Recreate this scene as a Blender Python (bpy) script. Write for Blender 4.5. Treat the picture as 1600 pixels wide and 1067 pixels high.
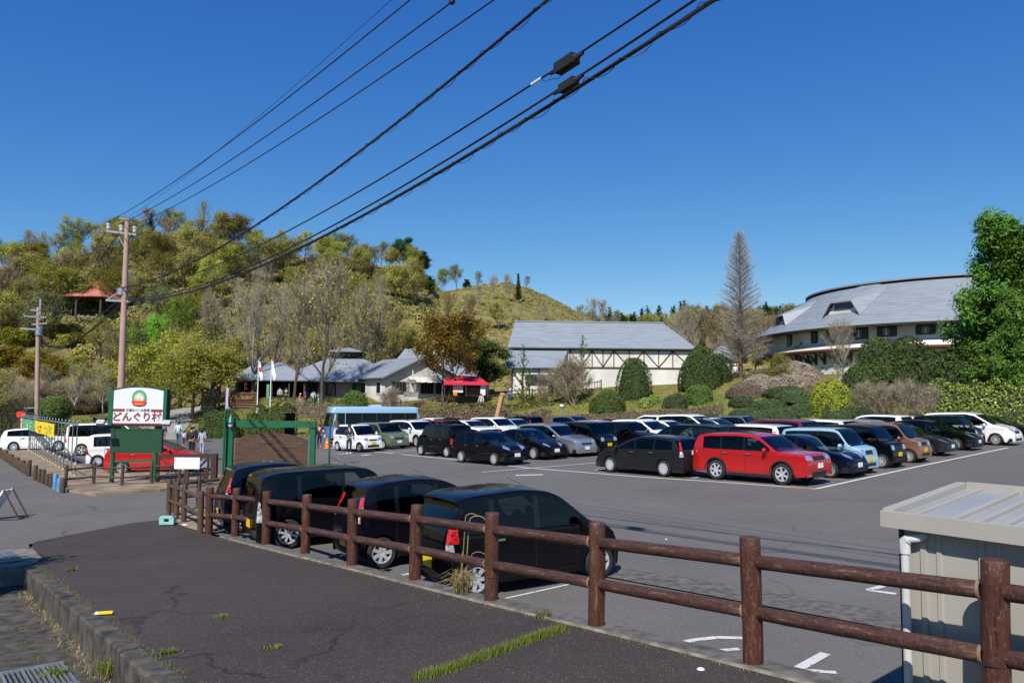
import bpy, bmesh, math, random
import numpy as np
from mathutils import Vector, Matrix
from mathutils.bvhtree import BVHTree
R_ = math.radians
scene = bpy.context.scene
for _o in list(bpy.data.objects): bpy.data.objects.remove(_o)
COL = scene.collection
# ---------------------------------------------------------------- camera
PX_F, PITCH, ROLL, CAM_Z = 1200.0, math.atan(.0725), .010, 3.15
_F = np.array([0, math.cos(PITCH), math.sin(PITCH)])
_U0 = np.array([0, -math.sin(PITCH), math.cos(PITCH)]); _R0 = np.array([1., 0, 0])
_R = math.cos(ROLL)*_R0 + math.sin(ROLL)*_U0
_U = -math.sin(ROLL)*_R0 + math.cos(ROLL)*_U0
_C = np.array([0, 0, CAM_Z])
cam_data = bpy.data.cameras.new('camera'); cam_data.sensor_width = 36; cam_data.lens = 36*PX_F/1600
cam_data.clip_start = .1; cam_data.clip_end = 6000
cam = bpy.data.objects.new('camera', cam_data); COL.objects.link(cam)
cam.matrix_world = Matrix(((_R[0], _U[0], -_F[0], 0), (_R[1], _U[1], -_F[1], 0), (_R[2], _U[2], -_F[2], CAM_Z), (0, 0, 0, 1)))
scene.camera = cam
# ---------------------------------------------------------------- light
SUN_EL = 46.0; SX, SY = .287, .958            # horizontal direction the light travels in
world = bpy.data.worlds.new('World'); scene.world = world; world.use_nodes = True
_nt = world.node_tree; _bg = _nt.nodes['Background']
sky = _nt.nodes.new('ShaderNodeTexSky'); sky.sky_type = 'NISHITA'; sky.sun_disc = False
sky.sun_elevation = R_(SUN_EL); sky.sun_rotation = math.atan2(-SX, -SY)
sky.altitude = 1500; sky.air_density = 1.0; sky.dust_density = 0.0; sky.ozone_density = 6
# the camera's rendering of a very clear blue sky: one tone curve per channel, the same all over the sky
_sep = _nt.nodes.new('ShaderNodeSeparateColor'); _cmb = _nt.nodes.new('ShaderNodeCombineColor'); _nt.links.new(sky.outputs[0], _sep.inputs[0])
for _i, (_g, _k) in enumerate(((1.60, 1.92), (1.06, 1.075), (.54, .875))):
    _m0 = _nt.nodes.new('ShaderNodeMath'); _m0.operation = 'MULTIPLY'; _m0.inputs[1].default_value = .1
    _m1 = _nt.nodes.new('ShaderNodeMath'); _m1.operation = 'POWER'; _m1.inputs[1].default_value = _g
    _m2 = _nt.nodes.new('ShaderNodeMath'); _m2.operation = 'MULTIPLY'; _m2.inputs[1].default_value = _k*10
    _nt.links.new(_sep.outputs[_i], _m0.inputs[0]); _nt.links.new(_m0.outputs[0], _m1.inputs[0]); _nt.links.new(_m1.outputs[0], _m2.inputs[0]); _nt.links.new(_m2.outputs[0], _cmb.inputs[_i])
_nt.links.new(_cmb.outputs[0], _bg.inputs[0]); _bg.inputs[1].default_value = .092
sun_d = bpy.data.lights.new('sun', 'SUN'); sun_d.energy = 5.0; sun_d.angle = R_(.53); sun_d.color = (1, .95, .87)
sun = bpy.data.objects.new('sun', sun_d); COL.objects.link(sun)
_ld = Vector((SX*math.cos(R_(SUN_EL)), SY*math.cos(R_(SUN_EL)), -math.sin(R_(SUN_EL))))
sun.rotation_euler = _ld.to_track_quat('-Z', 'Y').to_euler()
vs = scene.view_settings; vs.view_transform = 'Standard'; vs.look = 'None'; vs.exposure = 0.22; vs.gamma = 1
vs.use_curve_mapping = False
scene.render.engine = 'CYCLES'
scene.cycles.max_bounces = 6; scene.cycles.transparent_max_bounces = 12
scene.cycles.diffuse_bounces = 2; scene.cycles.glossy_bounces = 3; scene.cycles.transmission_bounces = 3
scene.cycles.caustics_reflective = False; scene.cycles.caustics_refractive = False

# ---------------------------------------------------------------- surveying: photo pixel -> place
SL = .0253
def ray(x, y): return _F + (x-800)/PX_F*_R - (y-533.5)/PX_F*_U
def on_lot(x, y, h=0.):
    d = ray(x, y); t = (CAM_Z-h)/(SL*d[0]-d[2]); return _C + t*d
def at_y(x, y, Y): d = ray(x, y); return _C + d*(Y/d[1])
def at_z(x, y, z): d = ray(x, y); return _C + d*((z-CAM_Z)/d[2])
FD = np.array([-.62, .785])
def path_z(x, y): return .81-.067*((x-2.16)*-.62+(y-6.96)*.785)
def path_top(x, y): return max(path_z(x, y), SL*x+.015)
def on_path(x, y, dz=0.):
    a = .81-.067*(2.16*.62-6.96*.785)+dz; bx = .067*.62; by = -.067*.785
    d = ray(x, y); t = (a-CAM_Z)/(d[2]-bx*d[0]-by*d[1]); return _C + t*d
# ---------------------------------------------------------------- tagging
def tag(o, label=None, cat=None, group=None, kind=None):
    if label: o['label'] = label
    if cat: o['category'] = cat
    if group: o['group'] = group
    if kind: o['kind'] = kind
    return o
def empty(name, loc=(0, 0, 0), rz=0.):
    o = bpy.data.objects.new(name, None); COL.objects.link(o); o.empty_display_size = .2
    o.location = loc; o.rotation_euler = (0, 0, rz); return o
def link(name, me, parent=None, loc=None, rz=None):
    o = bpy.data.objects.new(name, me); COL.objects.link(o)
    if parent is not None: o.parent = parent
    if loc is not None: o.location = loc
    if rz is not None: o.rotation_euler = (0, 0, rz)
    return o
def smooth_me(me, ang=35):
    me.polygons.foreach_set('use_smooth', [True]*len(me.polygons))
    if ang < 180: me.set_sharp_from_angle(angle=R_(ang))
# ---------------------------------------------------------------- mesh collector
class MB:
    def __init__(s): s.v = []; s.f = []; s.m = []; s.mi = 0; s.T = Matrix.Identity(4)
    def P(s, p): s.v.append(tuple(s.T @ Vector(p))); return len(s.v)-1
    def face(s, ids): s.f.append(tuple(ids)); s.m.append(s.mi)
    def poly(s, pts): s.face([s.P(p) for p in pts])
    def box(s, c, sz, rot=None, taper=1.):
        M = rot or Matrix.Identity(3); i0 = len(s.v)
        for dz in (-1, 1):
            k = taper if dz > 0 else 1.
            for dx, dy in ((-1, -1), (1, -1), (1, 1), (-1, 1)):
                s.P(Vector(c) + M @ Vector((dx*sz[0]/2*k, dy*sz[1]/2*k, dz*sz[2]/2)))
        for q in ((3, 2, 1, 0), (4, 5, 6, 7), (0, 1, 5, 4), (1, 2, 6, 5), (2, 3, 7, 6), (3, 0, 4, 7)): s.face([i0+a for a in q])
    def bar(s, a, b, w, h=None, up=(0, 0, 1)):
        a, b = Vector(a), Vector(b); d = b-a; L = d.length
        if L < 1e-6: return
        x = d/L; u = Vector(up)
        if abs(x.dot(u)) > .98: u = Vector((0, 1, 0))
        y = u.cross(x).normalized(); z = x.cross(y)
        s.box((a+b)/2, (L, w, h or w), Matrix((x, y, z)).transposed())
    def tube(s, pts, rad, n=8, cap=True):
        pts = [Vector(p) for p in pts]
        if not hasattr(rad, '__len__'): rad = [rad]*len(pts)
        rings = []; pu = None
        for i, p in enumerate(pts):
            d = (pts[min(i+1, len(pts)-1)]-pts[max(i-1, 0)]).normalized()
            if pu is None: pu = Vector((0, 0, 1)) if abs(d.z) < .9 else Vector((1, 0, 0))
            y = pu.cross(d)
            if y.length < 1e-4: y = Vector((1, 0, 0))
            y.normalize(); z = d.cross(y); pu = z
            rings.append([s.P(p+rad[i]*(math.cos(2*math.pi*k/n)*y+math.sin(2*math.pi*k/n)*z)) for k in range(n)])
        for a, b in zip(rings, rings[1:]):
            for k in range(n): s.face((a[k], a[(k+1) % n], b[(k+1) % n], b[k]))
        if cap: s.face(rings[0][::-1]); s.face(rings[-1])
    def lathe(s, prof, n=24, axis='z', cap=False):
        rings = []
        for r, h in prof:
            rr = []
            for k in range(n):
                a = 2*math.pi*k/n; c, q = r*math.cos(a), r*math.sin(a)
                rr.append(s.P((c, q, h) if axis == 'z' else (c, h, q)))
            rings.append(rr)
        for a, b in zip(rings, rings[1:]):
            for k in range(n): s.face((a[k], a[(k+1) % n], b[(k+1) % n], b[k]))
        if cap: s.face(rings[0][::-1]); s.face(rings[-1])
    def prism(s, pts, d):
        a = [s.P(p) for p in pts]; b = [s.P(Vector(p)+Vector(d)) for p in pts]; n = len(a)
        s.face(a[::-1]); s.face(b)
        for k in range(n): s.face((a[k], a[(k+1) % n], b[(k+1) % n], b[k]))
    def ell(s, c, r, nu=12, nv=8, half=False):
        rings = []; v0 = 0 if half else -.5
        for j in range(nv+1):
            a = math.pi*(v0+(.5-v0)*j/nv); q = max(math.cos(a), .001)
            rings.append([s.P((c[0]+r[0]*q*math.cos(2*math.pi*k/nu), c[1]+r[1]*q*math.sin(2*math.pi*k/nu), c[2]+r[2]*math.sin(a))) for k in range(nu)])
        for a, b in zip(rings, rings[1:]):
            for k in range(nu): s.face((a[k], a[(k+1) % nu], b[(k+1) % nu], b[k]))
        s.face(rings[0][::-1])
    def mesh(s, name, mats, smooth=None):
        me = bpy.data.meshes.new(name); me.from_pydata(s.v, [], s.f)
        if not isinstance(mats, (list, tuple)): mats = [mats]
        for m in mats: me.materials.append(m)
        if len(mats) > 1: me.polygons.foreach_set('material_index', s.m)
        me.update()
        if smooth: smooth_me(me, smooth)
        return me
    def build(s, name, mats, parent=None, smooth=None, loc=None, rz=None):
        return link(name, s.mesh(name, mats, smooth), parent, loc, rz)
def np_mesh(name, V, F, mat, smooth=False):
    V = np.asarray(V, np.float32); F = np.asarray(F, np.int32); k = F.shape[1]
    me = bpy.data.meshes.new(name); me.vertices.add(len(V)); me.vertices.foreach_set('co', V.ravel())
    me.loops.add(F.size); me.loops.foreach_set('vertex_index', F.ravel())
    me.polygons.add(len(F)); me.polygons.foreach_set('loop_start', np.arange(0, F.size, k, dtype=np.int32))
    me.update(calc_edges=True)
    if mat: me.materials.append(mat)
    if smooth: me.polygons.foreach_set('use_smooth', [True]*len(F))
    me.update()
    return me
# ---------------------------------------------------------------- materials
def new_mat(name):
    m = bpy.data.materials.new(name); m.use_nodes = True; nt = m.node_tree
    return m, nt, nt.nodes['Principled BSDF']
def mat(name, col, rough=.6, metal=0., var=.12, scale=6., bump=0., bscale=None, coat=0., spec=.5, stretch=None, col2=None, detail=4.):
    m, nt, b = new_mat(name); L = nt.links.new
    b.inputs['Roughness'].default_value = rough; b.inputs['Metallic'].default_value = metal
    b.inputs['Specular IOR Level'].default_value = spec
    if coat: b.inputs['Coat Weight'].default_value = coat; b.inputs['Coat Roughness'].default_value = .04
    tc = nt.nodes.new('ShaderNodeTexCoord'); src = tc.outputs['Object']
    if stretch:
        mp = nt.nodes.new('ShaderNodeMapping'); mp.inputs['Scale'].default_value = stretch; L(src, mp.inputs[0]); src = mp.outputs[0]
    n = nt.nodes.new('ShaderNodeTexNoise'); n.inputs['Scale'].default_value = scale; n.inputs['Detail'].default_value = detail
    L(src, n.inputs['Vector'])
    r = nt.nodes.new('ShaderNodeValToRGB'); e = r.color_ramp.elements
    c2 = col2 or col
    e[0].position = .3; e[1].position = .7
    e[0].color = tuple(c*(1-var) for c in col)+(1,); e[1].color = tuple(min(1, c*(1+var)) for c in c2)+(1,)
    L(n.outputs['Fac'], r.inputs[0]); L(r.outputs[0], b.inputs['Base Color'])
    if bump:
        n2 = nt.nodes.new('ShaderNodeTexNoise'); n2.inputs['Scale'].default_value = bscale or scale*3; n2.inputs['Detail'].default_value = 4
        L(src, n2.inputs['Vector'])
        bp = nt.nodes.new('ShaderNodeBump'); bp.inputs['Strength'].default_value = bump; bp.inputs['Distance'].default_value = .02
        L(n2.outputs['Fac'], bp.inputs['Height']); L(bp.outputs[0], b.inputs['Normal'])
    return m
def ramp(nt, src, stops):
    r = nt.nodes.new('ShaderNodeValToRGB'); e = r.color_ramp.elements
    while len(e) < len(stops): e.new(.5)
    for q, (p, c) in zip(e, stops): q.position = p; q.color = (c if len(c) == 4 else tuple(c)+(1,))
    nt.links.new(src, r.inputs[0]); return r.outputs[0]
def noise(nt, src, scale, detail=4, rough=.5):
    n = nt.nodes.new('ShaderNodeTexNoise'); n.inputs['Scale'].default_value = scale; n.inputs['Detail'].default_value = detail
    n.inputs['Roughness'].default_value = rough; nt.links.new(src, n.inputs['Vector']); return n.outputs['Fac']
def mix(nt, fac, a, b, mode='MIX'):
    m = nt.nodes.new('ShaderNodeMix'); m.data_type = 'RGBA'; m.blend_type = mode
    for s_, v in ((m.inputs[0], fac), (m.inputs[6], a), (m.inputs[7], b)):
        if hasattr(v, 'links'): nt.links.new(v, s_)
        elif isinstance(v, (int, float)): s_.default_value = v
        else: s_.default_value = tuple(v)+((1,) if len(v) == 3 else ())
    return m.outputs[2]
def asphalt(name, c1, c2, spk, stain, spk_scale=55, spk_thr=.72, crack=.16, rough=.85):
    m, nt, b = new_mat(name); L = nt.links.new
    tc = nt.nodes.new('ShaderNodeTexCoord').outputs['Object']
    big = noise(nt, tc, .25, 5, .6); med = noise(nt, tc, 2.2, 4, .6); fine = noise(nt, tc, 60, 2)
    base = ramp(nt, big, [(.3, c1), (.7, c2)])
    base = mix(nt, ramp(nt, med, [(.35, (0, 0, 0)), (.75, (1, 1, 1))]), base, stain)
    base = mix(nt, .55, base, ramp(nt, fine, [(.3, (.25, .25, .25)), (.7, (.9, .9, .9))]), 'OVERLAY')
    vo = nt.nodes.new('ShaderNodeTexVoronoi'); vo.inputs['Scale'].default_value = spk_scale; L(tc, vo.inputs['Vector'])
    sel = ramp(nt, vo.outputs['Color'], [(spk_thr, (0, 0, 0)), (spk_thr+.1, (1, 1, 1))])
    dot = ramp(nt, vo.outputs['Distance'], [(.18, (1, 1, 1)), (.34, (0, 0, 0))])
    both = mix(nt, 1., sel, dot, 'MULTIPLY')
    col = mix(nt, both, base, spk)
    vc = nt.nodes.new('ShaderNodeTexVoronoi'); vc.feature = 'DISTANCE_TO_EDGE'; vc.inputs['Scale'].default_value = crack
    wv = nt.nodes.new('ShaderNodeVectorMath'); wv.operation = 'ADD'; L(tc, wv.inputs[0]); nn = nt.nodes.new('ShaderNodeTexNoise'); nn.inputs['Scale'].default_value = 1.1; nn.inputs['Detail'].default_value = 5; L(tc, nn.inputs['Vector']); L(nn.outputs['Color'], wv.inputs[1]); L(wv.outputs[0], vc.inputs['Vector'])
    cr = mix(nt, 1., ramp(nt, vc.outputs['Distance'], [(.0, (1, 1, 1)), (.0045, (0, 0, 0))]), ramp(nt, noise(nt, tc, .35, 3), [(.5, (0, 0, 0)), (.56, (.75, .75, .75))]), 'MULTIPLY')
    col = mix(nt, cr, col, tuple(x*.35 for x in c1))
    oil = ramp(nt, noise(nt, tc, .9, 6, .7), [(.62, (0, 0, 0)), (.70, (.35, .35, .35))]); col = mix(nt, oil, col, tuple(x*.6 for x in c1))
    L(col, b.inputs['Base Color']); b.inputs['Roughness'].default_value = rough; b.inputs['Specular IOR Level'].default_value = .3
    bp = nt.nodes.new('ShaderNodeBump'); bp.inputs['Strength'].default_value = .5; bp.inputs['Distance'].default_value = .01
    L(noise(nt, tc, 90, 3), bp.inputs['Height']); L(bp.outputs[0], b.inputs['Normal'])
    return m
def leaf_mat(name, c1, c2, c3=None, trans=.35, rough=.55, scale=.5):
    """foliage: colour varies from clump to clump and tree to tree"""
    m, nt, b = new_mat(name); L = nt.links.new; out = nt.nodes['Material Output']
    geo = nt.nodes.new('ShaderNodeNewGeometry'); oi = nt.nodes.new('ShaderNodeObjectInfo')
    tc = nt.nodes.new('ShaderNodeTexCoord').outputs['Object']
    n = noise(nt, tc, scale, 3)
    col = ramp(nt, n, [(.3, c1), (.7, c2)])
    col = mix(nt, ramp(nt, geo.outputs['Random Per Island'], [(.0, (0, 0, 0)), (1., (1, 1, 1))]), col, c3 or tuple(min(1, x*1.5) for x in c2))
    hv = nt.nodes.new('ShaderNodeHueSaturation')
    mm = nt.nodes.new('ShaderNodeMapRange'); L(oi.outputs['Random'], mm.inputs[0]); mm.inputs[3].default_value = .75; mm.inputs[4].default_value = 1.25
    L(mm.outputs[0], hv.inputs['Value']); L(col, hv.inputs['Color'])
    mh = nt.nodes.new('ShaderNodeMapRange'); L(oi.outputs['Random'], mh.inputs[0]); mh.inputs[3].default_value = .485; mh.inputs[4].default_value = .515
    L(mh.outputs[0], hv.inputs['Hue'])
    L(hv.outputs[0], b.inputs['Base Color']); b.inputs['Roughness'].default_value = rough; b.inputs['Specular IOR Level'].default_value = .25
    trans *= .5
    tr = nt.nodes.new('ShaderNodeBsdfTranslucent'); L(hv.outputs[0], tr.inputs[0])
    mx = nt.nodes.new('ShaderNodeMixShader'); mx.inputs[0].default_value = trans
    L(b.outputs[0], mx.inputs[1]); L(tr.outputs[0], mx.inputs[2]); L(mx.outputs[0], out.inputs[0])
    return m
def glass_mat(name, tint, gloss=.05, refl=1.):
    m, nt, b = new_mat(name); L = nt.links.new; out = nt.nodes['Material Output']
    t = nt.nodes.new('ShaderNodeBsdfTransparent'); t.inputs[0].default_value = tint+(1,)
    g = nt.nodes.new('ShaderNodeBsdfGlossy'); g.inputs['Roughness'].default_value = gloss; g.inputs[0].default_value = (refl, refl, refl, 1)
    fr = nt.nodes.new('ShaderNodeFresnel'); fr.inputs[0].default_value = 1.5
    mx = nt.nodes.new('ShaderNodeMixShader'); L(fr.outputs[0], mx.inputs[0]); L(t.outputs[0], mx.inputs[1]); L(g.outputs[0], mx.inputs[2])
    L(mx.outputs[0], out.inputs[0]); return m
# ================================================================= TERRAIN
_rng = np.random.default_rng(5)
_tab = _rng.random((256, 256))
def vnoise(x, y, s):
    x = np.asarray(x, float)/s; y = np.asarray(y, float)/s
    xi = np.floor(x).astype(int); yi = np.floor(y).astype(int); fx = x-xi; fy = y-yi
    fx = fx*fx*(3-2*fx); fy = fy*fy*(3-2*fy)
    g = lambda a, b: _tab[a % 256, b % 256]
    return (g(xi, yi)*(1-fx)+g(xi+1, yi)*fx)*(1-fy)+(g(xi, yi+1)*(1-fx)+g(xi+1, yi+1)*fx)*fy*1.
def sstep(u): u = np.clip(u, 0, 1); return u*u*(3-2*u)
def cv(px, tb): k = sorted(tb); return np.interp(px, k, [tb[i] for i in k])
T_E = {-900: 50, -600: 55, 0: 60, 200: 66, 330: 68, 400: 69, 640: 67, 800: 66, 1000: 61, 1160: 56, 1400: 51, 1600: 48, 2400: 44}
T_T = {-900: 75, 0: 84, 200: 88, 400: 86, 600: 86, 800: 86, 1000: 84, 1200: 80, 1400: 76, 1600: 72, 2400: 66}
T_Z = {-900: 2, 0: .4, 150: .6, 300: 1.5, 420: 2.75, 520: 2.85, 600: 3.0, 700: 3.3, 800: 3.8, 900: 4.1, 1060: 4.7, 1150: 5.3, 1300: 5.9, 1500: 6.4, 2400: 6.6}
T_R = {-900: 130, 0: 135, 200: 142, 400: 150, 600: 150, 800: 155, 930: 160, 1100: 170, 2400: 170}
T_RY = {-900: 430, -200: 436, 0: 424, 100: 402, 200: 372, 300: 362, 345: 366, 380: 392, 450: 400, 520: 405, 600: 415, 650: 425, 668: 432, 690: 455, 730: 447, 790: 437, 830: 450, 870: 468, 930: 500, 1000: 540, 1100: 580, 1300: 596, 2400: 600}
T_FY = {-900: 640, 700: 640, 850: 560, 930: 528, 1300: 526, 1700: 530, 2400: 520}
def terr(x, y):
    x = np.asarray(x, float); y = np.asarray(y, float)
    yy = np.maximum(y, 3.); px = np.clip(800+1200*x/yy, -900, 2400)
    e = cv(px, T_E); T = cv(px, T_T); zt = cv(px, T_Z); Rr = cv(px, T_R); ry = cv(px, T_RY)
    yT = 620+.01*(px-800)
    zr = CAM_Z+(yT-ry)/1200*Rr
    base = SL*np.clip(x, -60, 60)
    dip = base-.9
    u = sstep((y-(e-2.5))/2.0)
    z = dip*(1-u)+base*u
    ub = sstep((y-e)/(T-e)); z = z+(zt-base)*ub
    foot = T+14
    uh = np.clip((y-foot)/(Rr-foot), 0, 1); hh = zt+(zr-zt)*(uh**.92)
    bump = (vnoise(x, y, 9)-.5)*2.6*np.clip(uh*4, 0, 1)*np.clip((1-uh)*5, 0, 1)+(vnoise(x+40, y, 3.3)-.5)*.9*np.clip(uh*4, 0, 1)
    z = np.where(y > foot, hh+bump, z)
    z = np.where(y > Rr, zr-(y-Rr)*.32, z)
    # small hummocks on the bank
    z = z+(vnoise(x, y+9, 4)-.5)*.35*np.clip((y-e-2)/4, 0, 1)
    zf = CAM_Z+(yT-cv(px, T_FY))/1200*285
    far = -8+(zf+8)*sstep((y-195)/90)+(vnoise(x, y, 22)-.5)*5*sstep((y-195)/60)
    far = np.where(y > 290, far-(y-290)*.15, far)
    z = np.where(y > 150, np.maximum(z, far), z)
    return np.maximum(z, -9)
def G(x, y): return float(terr(x, y))
def on_ground(px, py, dmin=48.):
    d = ray(px, py); t = np.linspace(dmin, 420, 1500)
    P = _C[:, None]+d[:, None]*t/d[1]
    h = P[2]-terr(P[0], P[1]); k = np.argmax(h < 0)
    if not (h < 0).any(): k = len(t)-1
    return P[:, max(k-1, 0)]
def gp(px, Y):
    """place on the terrain straight below photo column px at distance Y"""
    x = (px-800)/1200*Y*1.0; return np.array([x, Y, G(x, Y)])
# terrain material: grass bank, brown litter on the hill, bare earth cuts
def terrain_mat():
    m, nt, b = new_mat('ground_grass_and_litter'); L = nt.links.new
    tc = nt.nodes.new('ShaderNodeTexCoord').outputs['Object']
    sx = nt.nodes.new('ShaderNodeSeparateXYZ'); L(tc, sx.inputs[0])
    n1 = noise(nt, tc, .12, 5, .6); n2 = noise(nt, tc, .9, 5, .65); n3 = noise(nt, tc, 6, 4, .6); n4 = noise(nt, tc, .035, 4, .6)
    grass = ramp(nt, n2, [(.3, (.10, .11, .024)), (.5, (.18, .17, .045)), (.72, (.26, .22, .09))])
    litter = ramp(nt, n2, [(.3, (.10, .095, .03)), (.5, (.16, .125, .055)), (.7, (.23, .17, .09))])
    soil = ramp(nt, n2, [(.3, (.22, .14, .075)), (.7, (.42, .30, .18))])
    # hill vs bank by distance
    mr = nt.nodes.new('ShaderNodeMapRange'); L(sx.outputs[1], mr.inputs[0]); mr.inputs[1].default_value = 86; mr.inputs[2].default_value = 100
    col = mix(nt, mr.outputs[0], grass, litter)
    # greener open slope on the right part of the hill
    ms = nt.nodes.new('ShaderNodeMapRange'); L(sx.outputs[0], ms.inputs[0]); ms.inputs[1].default_value = -32; ms.inputs[2].default_value = -18
    slope = ramp(nt, n2, [(.28, (.115, .115, .030)), (.47, (.175, .16, .05)), (.60, (.24, .195, .085)), (.74, (.36, .25, .15))])
    mm = nt.nodes.new('ShaderNodeMath'); mm.operation = 'MULTIPLY'; L(ms.outputs[0], mm.inputs[0]); L(mr.outputs[0], mm.inputs[1])
    col = mix(nt, mm.outputs[0], col, slope)
    cut = ramp(nt, n1, [(.60, (0, 0, 0)), (.66, (1, 1, 1))])
    cm = nt.nodes.new('ShaderNodeMath'); cm.operation = 'MULTIPLY'; L(cut, cm.inputs[0]); L(mr.outputs[0], cm.inputs[1])
    col = mix(nt, cm.outputs[0], col, soil)
    col = mix(nt, .5, col, ramp(nt, n3, [(.25, (.25, .25, .25)), (.75, (.85, .85, .85))]), 'OVERLAY')
    L(col, b.inputs['Base Color']); b.inputs['Roughness'].default_value = .95; b.inputs['Specular IOR Level'].default_value = .1
    bp = nt.nodes.new('ShaderNodeBump'); bp.inputs['Strength'].default_value = .8; bp.inputs['Distance'].default_value = .25
    L(n3, bp.inputs['Height']); L(bp.outputs[0], b.inputs['Normal'])
    return m
M_TERR = terrain_mat()
def build_terrain():
    tx = np.arange(-1.5, 1.5001, .0085)
    ys = np.concatenate([np.arange(18, 44, 4.), np.arange(44, 100, .8), np.arange(100, 180, 1.1), np.arange(180, 300, 4), np.arange(300, 440, 14)])
    TX, Y = np.meshgrid(tx, ys); X = TX*Y; Z = terr(X, Y)
    V = np.stack([X.ravel(), Y.ravel(), Z.ravel()], 1); n, m_ = TX.shape
    i = np.arange(n-1)[:, None]*m_+np.arange(m_-1)[None]
    F = np.stack([i, i+1, i+m_+1, i+m_], -1).reshape(-1, 4)
    o = link('terrain', np_mesh('terrain', V, F, M_TERR, True)); tag(o, 'grassy bank and rising hill ground behind the car park', kind='structure')
    b = MB(); b.poly([(-3000, -3000, -9.3), (3000, -3000, -9.3), (3000, 3000, -9.3), (-3000, 3000, -9.3)])
    o = b.build('ground', mat('distant_woodland', (.030, .036, .016), .95, var=.5, scale=.02, detail=8)); tag(o, 'land stretching to the horizon', kind='structure')
build_terrain()
# ================================================================= PAVED SURFACES
M_LOT = asphalt('car_park_asphalt', (.098, .092, .085), (.140, .131, .121), (.34, .325, .30), (.116, .109, .101), 50, .82)
M_PATH = asphalt('old_footpath_asphalt', (.030, .0235, .0205), (.066, .052, .046), (.30, .28, .25), (.049, .039, .034), 56, .72)
M_ROAD = asphalt('roadside_asphalt', (.055, .052, .050), (.085, .08, .075), (.3, .28, .26), (.07, .062, .055), 60, .78)
M_CONC = mat('weathered_concrete', (.085, .077, .068), .9, var=.35, scale=7, bump=.7, bscale=60, col2=(.125, .115, .10), detail=10)
M_CONC_L = mat('pale_concrete_edge', (.19, .172, .14), .9, var=.5, scale=5, bump=.5, detail=6)
M_CONC_D = mat('mossy_curb_concrete', (.034, .029, .022), .9, var=.5, scale=5, bump=.8, bscale=50, col2=(.078, .068, .055), detail=8)
M_DIRT = mat('brown_dirt', (.19, .135, .09), .95, var=.3, scale=1.6, bump=.8, bscale=18, col2=(.25, .19, .13))
M_PLAZA = mat('beige_paving', (.27, .245, .22), .9, var=.15, scale=.6, bump=.3, bscale=20)
def paint_mat(name, c, wear=.42):
    m, nt, b = new_mat(name); L = nt.links.new; out = nt.nodes['Material Output']
    tc = nt.nodes.new('ShaderNodeTexCoord').outputs['Object']
    n = noise(nt, tc, 9, 5, .75)
    t = nt.nodes.new('ShaderNodeBsdfTransparent'); mx = nt.nodes.new('ShaderNodeMixShader')
    L(ramp(nt, n, [(wear-.05, (0, 0, 0)), (wear+.04, (1, 1, 1))]), mx.inputs[0]); L(t.outputs[0], mx.inputs[1]); L(b.outputs[0], mx.inputs[2])
    L(mix(nt, noise(nt, tc, 3, 3), c, tuple(x*.72 for x in c)), b.inputs['Base Color']); b.inputs['Roughness'].default_value = .8
    L(mx.outputs[0], out.inputs[0]); return m
M_LINE = paint_mat('white_road_paint', (.72, .72, .70), .38)
M_LINE_W = paint_mat('worn_white_paint', (.66, .66, .64), .40)
M_ORANGE = paint_mat('faded_orange_paint', (.52, .25, .09), .45)
def lotz(x, y): return SL*x
FN = np.array([.785, .62])                    # across the fence, towards the car park
F0 = np.array([2.16, 6.96])
def fl(s, n): p = F0+FD*s+FN*n; return float(p[0]), float(p[1])
def lot_sheet():
    b = MB(); pts = []
    pts.append(fl(-16, .2)); pts.append(fl(13.9, .2))
    for q in ((240, 816), (210, 818), (45, 850)): p = on_lot(*q); pts.append((p[0], p[1]))
    pts.append(fl(15.3, -3.7)); pts.append(fl(15.2, -24)); pts.append((-62, 26))
    for px in range(-300, 2401, 60):
        e = cv(px, T_E)-.8; x = (px-800)/1200*e
        if -60 < x < 58: pts.append((float(x), float(e)))
    pts.append((58, 38)); pts.append((60, -20))
    vv = [b.P((x, y, SL*x)) for x, y in pts]; b.face(vv[::-1])
    o = b.build('car_park_surface', M_LOT); tag(o, 'grey asphalt of the car park and its side road', kind='structure')
lot_sheet()
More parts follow.
